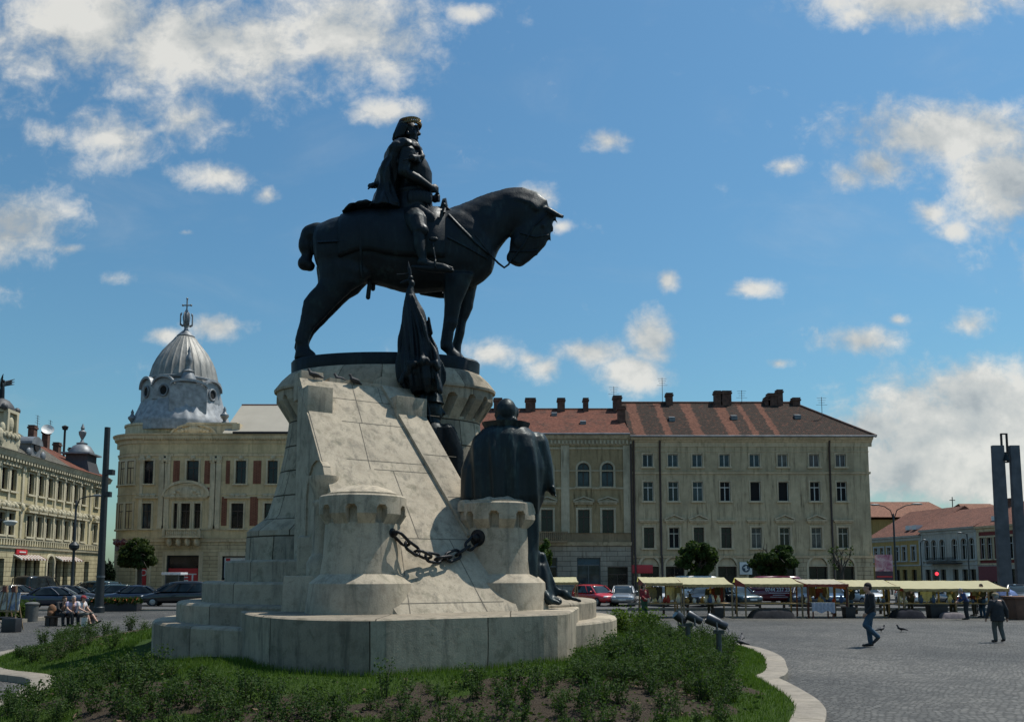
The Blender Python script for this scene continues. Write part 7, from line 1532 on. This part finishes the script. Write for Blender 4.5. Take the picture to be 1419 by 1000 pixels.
for i in range(26):
    px = rg_.choice([rg_.uniform(893, 940), rg_.uniform(990, 1006), rg_.uniform(1112, 1163), rg_.uniform(1168, 1232), rg_.uniform(1246, 1378), rg_.uniform(1246, 1378)]); D_ = 43+rg_.uniform(.3, .85); o = link('hanging_cloth', GMM[rg_.randrange(len(GMM))]); o.location = (at(px, 820, D_).x, D_, 1.5+rg_.uniform(-.06, .08)); o.rotation_euler = (0, 0, rg_.uniform(-.6, .6)); tag(o, 'cloth or bag hanging among others from a stall canopy rail', 'hanging cloth', 'cloths hanging under the stall canopies')
for lab, px, py, rz, tp_, lg in (('dark clad vendor in the shade under the dipping stall', 985, 853, -100, CB, CDK), ('shopper in black between the red fringed stall and the walking man', 1178, 855, 60, CB, CJ), ('vendor in brown behind the left part of the longest stall', 1262, 852, -80, cloth('cloth_brown', (.07, .045, .03)), CDK), ('tall dark shopper beside the blue umbrella', 1376, 852, 170, CDK, CB), ('short shopper in maroon under the right end of the longest stall', 1351, 853, 120, cloth('cloth_maroon', (.09, .015, .02)), CDK)):
    person(lab, gl(px, py), R(rz), 1.6+.02*(px % 7), stand, tp_, lg, HBR, vox=.034)
# low rail in front of the parked cars
rf = thing('rail_fence', 'low wooden two rail fence behind the market stalls', 'fence', (at(870, 850, 46.5).x, 46.5, 0)); Lr = at(1372, 850, 46.5).x-rf.location.x; RAILW = simple('rail_grey', (.17, .165, .15), .8, 0, .25, 4, .2)
for z in (.22, .5): MB().box(0, Lr, -.04, .04, z, z+.12).build('rail', RAILW, rf)
n = 15; pm_ = MB().box(-.06, .06, .041, .14, 0, .66).mesh('post'); pm_.materials.append(BROWN)
for i in range(n): o = link('post', pm_, rf); o.location = (Lr*(i+.5)/n, 0, 0)
um = thing('umbrella', 'open blue and white sun umbrella right of the longest stall', 'umbrella', (at(1391, 830, 44).x, 44, 0)); mb = MB(); zt = zat(814, 44)
prof = [(.02, zt), (.3, zt-.06), (.55, zt-.2), (.68, zt-.38)]; mb.lathe(prof, 16, rad=lambda a, z: 1-.04*(1-math.cos(a*8)), cap=False); um_c = mb.build('canopy', cloth('umbrella_blue', (.10, .16, .34)), um, smooth=True, ang=15); MB().tube([(0, 0, 0), (0, 0, zt+.08)], .025, 8).build('pole', STEEL, um)
pl = thing('planter', 'large terracotta brown box planter at the right edge', 'planter', (at(1424, 850, 41).x, 41, 0)); mb = MB(); mb.hexa([(-.8, -.5, 0), (.8, -.5, 0), (.8, .5, 0), (-.8, .5, 0)], [(-.88, -.55, 1.0), (.88, -.55, 1.0), (.88, .55, 1.0), (-.88, .55, 1.0)]); mb.box(-.94, .94, -.6, .6, 1.0, 1.12); mb.build('shell', simple('terracotta', (.15, .075, .05), .85, 0, .25, 3, .2), pl, bevel=.02)
# ------------------------------------------------------------------ lamps, poles, signs
POLE = simple('pole_dark', (.028, .033, .036), .5, .4, .2, 5)
o = thing('tall_pole', 'tall thick black pole with small floodlights on the left', 'pole', (at(137, 848, 48).x, 48, 0)); zp = zat(592, 48); MB().lathe([(.30, 0), (.30, .3), (.25, .35), (.20, 3), (.16, zp), (.01, zp+.02)], 20).build('mast', POLE, o, smooth=True, ang=40); z = zat(658, 48); mb = MB(); mb.tube([(0, -.1, z), (.45, -.25, z+.05)], .05, 8); mb.box(.3, .62, -.45, -.1, z-.02, z+.28); mb.build('floodlight', POLE, o); mb = MB(); mb.tube([(0, -.1, z-1.2), (.4, -.25, z-1.2)], .05, 8); mb.box(.28, .5, -.4, -.12, z-1.3, z-1.0); mb.build('floodlight', POLE, o); MB().lathe([(.235, zat(800, 48)), (.235, zat(800, 48)+.12)], 20).build('band', STEEL, o)
def lamp(label, px, D, ytop, arms, group=None, r=.09):
    o = thing('street_lamp', label, 'street lamp', (at(px, 830, D).x, D, 0), 0, group); z = zat(ytop, D); MB().lathe([(r*2, 0), (r*2, .5), (r*1.2, .7), (r, z*.5), (r*.8, z), (.01, z+.1)], 12).build('mast', POLE, o, smooth=True, ang=40)
    for ax, ay in arms:
        x1 = at(ax, 830, D).x-o.location.x; z1 = zat(ay, D); MB().tube([(0, 0, z-.6), (x1*.15, -.05, z+(z1-z)*.4), (x1*.5, -.1, z+(z1-z)*.85), (x1*.85, -.12, z1)], .045, 8).build('arm', POLE, o, smooth=True); mb = MB(); s = 1 if x1 > 0 else -1; mb.ell((x1, -.12, z1+.02), abs(x1)*.2+.1, .16, .10); mb.build('lamp_head', simple('lamp_grey', (.16, .17, .17), .5), o, smooth=True)
    return o
lamp('double armed street lamp in front of the ochre house', 1243, 76, 712, [(1217, 699.5), (1276, 698.5)]); q = lamp('tall dark street lamp with one arm before the yellow palace', 99, 60, 694, [(130, 687)]); mb = MB(); zz = zat(755, 60); mb.lathe([(.1, zz-.4), (.34, zz-.2), (.36, zz), (.12, zz+.25)], 12); mb.build('collar', POLE, q, smooth=True)
lamp('slim street lamp between the grey and ochre houses', 1279, 95, 752, [(1284, 748)], r=.07); lamp('slim street lamp before the grey house', 1345, 95, 740, [(1334, 738)], r=.07)
q = thing('street_lamp', 'pale lantern head on a long arm entering at the left edge', 'street lamp', (at(-14, 830, 55).x, 55, 0)); zz = zat(722, 55); MB().lathe([(.2, 0), (.1, .6), (.08, zz), (.01, zz+.1)], 12).build('mast', POLE, q, smooth=True); x1 = at(8, 830, 55).x-q.location.x; MB().tube([(0, 0, zz-.5), (x1*.4, 0, zz+.1), (x1, 0, zz)], .045, 8).build('arm', POLE, q, smooth=True); mb = MB(); mb.ell((x1, 0, zz-.05), .5, .22, .13); mb.ell((x1, 0, zz-.15), .38, .18, .16); mb.build('lamp_head', simple('lamp_pale', (.42, .43, .40), .5), q, smooth=True)
tl_ = thing('traffic_light', 'traffic light showing red in front of the grey house', 'traffic light', (at(1297, 800, 80).x, 80, 0)); zz = zat(801, 80); MB().lathe([(.07, 0), (.06, zz-.2)], 10).build('post', POLE, tl_); MB().box(-.22, .22, -.2, .12, zz-.95, zz+.75).build('housing', SBLK, tl_, bevel=.03)
m, t = new_mat('signal_red'); setb(t, col=rgb(.6, .02, .03)); t.b.inputs['Emission Color'].default_value = (1, .04, .06, 1); t.b.inputs['Emission Strength'].default_value = 2.2
for i in range(3): o = MB().lathe([(.17, 0), (.15, .05), (.01, .07)], 16).build('lens', m if i == 0 else SBLK, tl_); o.location = (0, -.2, zz+.45-.5*i); o.rotation_euler = (R(90), 0, 0)
bb = thing('billboard', 'pink and white poster board beside the corner of the tan tenement', 'billboard', (at(1226, 800, 86).x, 86, 0)); m, t = new_mat('poster_pink'); P = t.n('ShaderNodeTexCoord').outputs['Object']; n = t.noise(P, 1.6, 4, .6, .8); setb(t, col=t.ramp(n, [(.35, (.30, .10, .17)), (.5, (.42, .25, .30)), (.66, (.60, .52, .55))]), rough=.6)
x0, x1 = at(1213.5, 800, 86).x-bb.location.x, at(1237.5, 800, 86).x-bb.location.x; MB().box(x0, x1, -.06, .06, zat(791, 86), zat(768, 86)).build('panel', m, bb); MB().box(x0, x1, -.055, .055, zat(806, 86), zat(791.2, 86)).build('lower_panel', simple('poster_dark', (.05, .03, .05), .6), bb); MB().box(x0+.1, x1-.1, -.08, -.057, zat(799.5, 86), zat(797.5, 86)).build('lettering_bar', SRED, bb)
for x in (x0+.1, x1-.1): MB().box(x-.06, x+.06, .07, .2, 0, zat(768, 86)).build('post', POLE, bb)
# ------------------------------------------------------------------ floodlights in the bed
def flood(o, c, d, L=.44, r=.105):
    c, d = Vector(c), Vector(d).normalized(); mb = MB(); mb.tube([c-d*L*.5, c-d*(L*.5-.02), c-d*L*.1, c-d*L*.08, c+d*L*.42, c+d*L*.5], [r*.62, r*.74, r*.80, r*.94, r*1.05, r*1.0], 24); q = mb.build('lamp_housing', simple('floodlight_grey', (.045, .05, .06), .4, .5, .2, 8) if 'floodlight_grey' not in bpy.data.materials else bpy.data.materials['floodlight_grey'], o, smooth=True, ang=35)
    m_ = MB(); m_.tube([c+d*(L*.5+.001), c+d*(L*.5+.012)], [r*.9, r*.88], 24); m_.build('lens', GL[1], q); up = Vector((0, 0, 1)); s = d.cross(up).normalized(); m_ = MB()
    for k in (-1, 1): m_.tube([c+s*(r+.01)*k+d*.02, c+s*(r+.015)*k-Vector((0, 0, r*1.5))], .016, 6)
    m_.tube([c+s*(r+.015)-Vector((0, 0, r*1.5)), c-s*(r+.015)-Vector((0, 0, r*1.5))], .018, 6); m_.obox(c-d*.02+Vector((0, 0, r*.9)), d*.045, s*.03, Vector((0, 0, .03))); m_.obox(c+d*.10+Vector((0, 0, r*.95)), d*.02, s*.025, Vector((0, 0, .035))); m_.tube([c-d*L*.5, c-d*(L*.6)-Vector((0, 0, .06)), c-d*L*.45-Vector((0, 0, .2)), c-Vector((0, 0, r*1.6))], .008, 6); m_.build('bracket', STEEL, q, smooth=True)
GRP = simple('post_green', (.05, .065, .06), .6, .2, .3, 8)
for lab, px, py, D, pyb, heads in (('twin floodlight on a short green post in the rose bed', 953, 866, 18.6, 908, [((-.16, 0, .10), (-.75, -.15, .62), .28), ((.15, -.04, .10), (-.80, .1, .42), .34)]), ('single floodlight on a short green post nearer the kerb', 996, 876, 16.6, 928, [((-.03, 0, .14), (-.86, .15, .40), .42)])):
    p = at(px, py, D); o = thing('floodlight', lab, 'floodlight', (p.x, D, .25), 0, 'floodlights aimed at the statue'); zt = p.z-.25; MB().lathe([(.055, 0), (.055, zt), (.02, zt+.02)], 14).build('post', GRP, o, smooth=True, ang=40); MB().box(-.10, .10, -.05, .05, zt-.02, zt+.05).build('head_plate', GRP, o)
    for c, d, L in heads: flood(o, Vector(c)+Vector((0, 0, zt+.06)), d, L)
# ------------------------------------------------------------------ pigeons
PIG = simple('pigeon_grey', (.035, .036, .042), .7, 0, .5, 14)
def pigeon_mesh(): 
    mb = MB(); mb.chain([(-.08, 0, .11), (.0, 0, .125), (.07, 0, .145)], [.04, .062, .05]); mb.chain([(.07, 0, .15), (.105, 0, .20), (.115, 0, .225)], [.045, .028, .024]); mb.ell((.12, 0, .232), .03, .024, .026); mb.caps((.14, 0, .23), .010, (.172, 0, .222), .003); mb.chain([(-.08, 0, .105), (-.16, 0, .085), (-.20, 0, .075)], [.035, .026, .018])
    for s in (-1, 1): mb.chain([(.05, .045*s, .14), (-.05, .058*s, .125), (-.14, .03*s, .10)], [.03, .032, .012]); mb.caps((.0, .02*s, .08), .010, (.005, .022*s, .02), .006); mb.caps((.005, .022*s, .01), .006, (.03, .026*s, .008), .004)
    return mb
pg0 = sculpt('pigeon', pigeon_mesh(), .008, PIG, None, 2); first = True
ramp_pt = lambda px, py, D: at(px, py, D)
for lab, p, rz in (('dark pigeon standing on the kerb stone right of the bed', gat(1027, 896, .15), 150), ('pigeon on the cobbles just behind the one on the kerb', gl(1028, 889), 70), ('pigeon on the cobbles close to the walking man', gl(1221, 876), 10), ('pigeon on the cobbles farther right of the walking man', gl(1249, 875.5), 170)):
    o = pg0 if first else dup(pg0, p); first = False; o.location = p; o.rotation_euler = (0, 0, R(rz)); o.scale = (1.15,)*3; tag(o, lab, 'pigeon', 'pigeons round the monument')
for lab, (u, v), rz in (('pigeon on the ramp top nearest the left parapet block', (-1.35, 3.86), 200), ('pigeon at the top of the ramp facing left', (-.72, 3.95), 190), ('pigeon at the top of the ramp head lowered beside another', (-.45, 3.80), 230)):
    p = RL(u, min(v, 3.82)); q = RL(u, v); p.x, p.y = q.x, q.y; o = dup(pg0, p, R(rz), lab, scale=(1.0,)*3)
# ------------------------------------------------------------------ easels and hedge strip on the left
ED = 33.0
hk = thing('kerb_strip', 'long pale kerb before the flowering strip on the left', 'kerb', (0, 0, 0)); hk.name = 'strip_kerb'; a, b = gl(-40, 869), gl(72, 858); d = (b-a).normalized(); s = Vector((-d.y, d.x, 0)); MB().hexa([a, b, b+s*.35, a+s*.35], [p+Vector((0, 0, .16)) for p in (a, b, b+s*.35, a+s*.35)]).build('stone', KERB, hk)
for k_, v_ in (('kind', 'structure'),): hk[k_] = v_
del hk['category']
HG = bush_mesh('border_plant', 77, .8, .3, 10, 420, .10); HG.materials.clear(); HG.materials.append(LM); HG.materials.append(RST); rg2 = random.Random(2)
for i in range(26):
    o = link('border_plant', HG); q = a.lerp(b, (i+.5)/26)+s*rg2.uniform(.6, 1.6); o.location = q; k = rg2.uniform(.8, 1.25); o.scale = (k, k, k); o.rotation_euler.z = rg2.random()*6; tag(o, 'leafy green plant in the border behind the left kerb', 'plant', 'plants in the left border')
PNT = []
def painting_mat(name, cs):
    m, t = new_mat(name); P = t.n('ShaderNodeTexCoord').outputs['Object']; n = t.noise(P, 3.0, 5, .6, 1.2); setb(t, col=t.ramp(n, [(.3, cs[0]), (.45, cs[1]), (.58, cs[2]), (.7, cs[3])]), rough=.6); return m
for i, (px, lab, pcs) in enumerate(((19, 'wooden easel with a blue and white landscape beside the black case', ((.05, .07, .16), (.16, .2, .3), (.5, .5, .46), (.1, .12, .06))), (2, 'wooden easel with a pale picture at the left edge of the photograph', ((.3, .28, .22), (.5, .48, .4), (.12, .1, .1), (.45, .44, .42))))):
    o = thing('easel', lab, 'easel', (at(px, 858, ED).x, ED+.2*i, 0), R(-12), 'painters easels'); 
    for x0, y0, x1, y1 in ((-.26, -.2, -.05, 0), (.26, -.2, .05, 0), (0, .5, 0, .02)): MB().tube([(x0, y0, 0), (x1, y1, 1.75)], .024, 6).build('leg', WOODL, o)
    MB().box(-.3, .3, -.16, -.10, .72, .77).build('ledge', WOODL, o); p = MB().box(-.26, .26, -.135, -.105, .78, 1.48).build('painting', painting_mat("painting", pcs), o); p.rotation_euler.x = R(-4); MB().box(-.09, .09, -.1, -.06, 1.5, 1.72).build('clamp', WOODR, o)
o = thing('black_case', 'black portfolio case standing on the cobbles below the easel', 'case', (at(16, 870, 32).x, 32, 0), R(-8)); mb = MB(); mb.box(-.32, .28, -.16, .2, 0, .52); mb.build('shell', SBLK, o, bevel=.03); MB().tube([(-.1, 0, .52), (-.1, 0, .57), (.08, 0, .57), (.08, 0, .52)], .012, 6).build('handle', SBLK, o)
o = thing('black_case', 'black folding stool left of the portfolio case', 'stool', (at(7, 868, 32.3).x, 32.3, 0)); mb = MB(); mb.box(-.25, .25, -.18, .18, .50, .56); mb.build('seat', SBLK, o, bevel=.02); o.name = 'folding_stool'
for s_ in (-1, 1): MB().tube([(-.22, .15*s_, 0), (.22, .15*s_, .5)], .015, 6).build('leg', STEEL, o); MB().tube([(.22, .15*s_, 0), (-.22, .15*s_, .5)], .015, 6).build('leg', STEEL, o)
bn_ = thing('litter_bin', 'grey round litter bin beside the border left of the bench', 'bin', (at(44, 850, 39).x, 39, 0)); MB().lathe([(.26, 0), (.28, .75), (.31, .78), (.31, .84), (.2, .9), (.01, .92)], 20).build('drum', simple('bin_grey', (.10, .10, .095), .6, .2), bn_, smooth=True, ang=40)
hb_ = thing('hedge', 'low clipped dark hedge box with orange flowers at the foot of the pole', 'hedge', (at(165, 845, 50).x, 50, 0)); mb = MB(); mb.box(-1.6, 1.2, -.35, .35, 0, .5); mb.build('planter_box', SBLK, hb_); r_ = np.random.RandomState(8); n = 1500; c = np.stack([r_.uniform(-1.6, 1.2, n), r_.uniform(-.4, .4, n), .45+.3*r_.rand(n)], 1); u = r_.normal(0, .07, (n, 3)); w = r_.normal(0, .05, (n, 3)); link('foliage', np_mesh('foliage', np.stack([c-u, c+w, c+u, c-w], 1).reshape(-1, 3), np.arange(4*n).reshape(-1, 4), [LD, simple('flower_orange', (.4, .10, .03), .7)], (r_.rand(n) > .85).astype(int)), hb_)
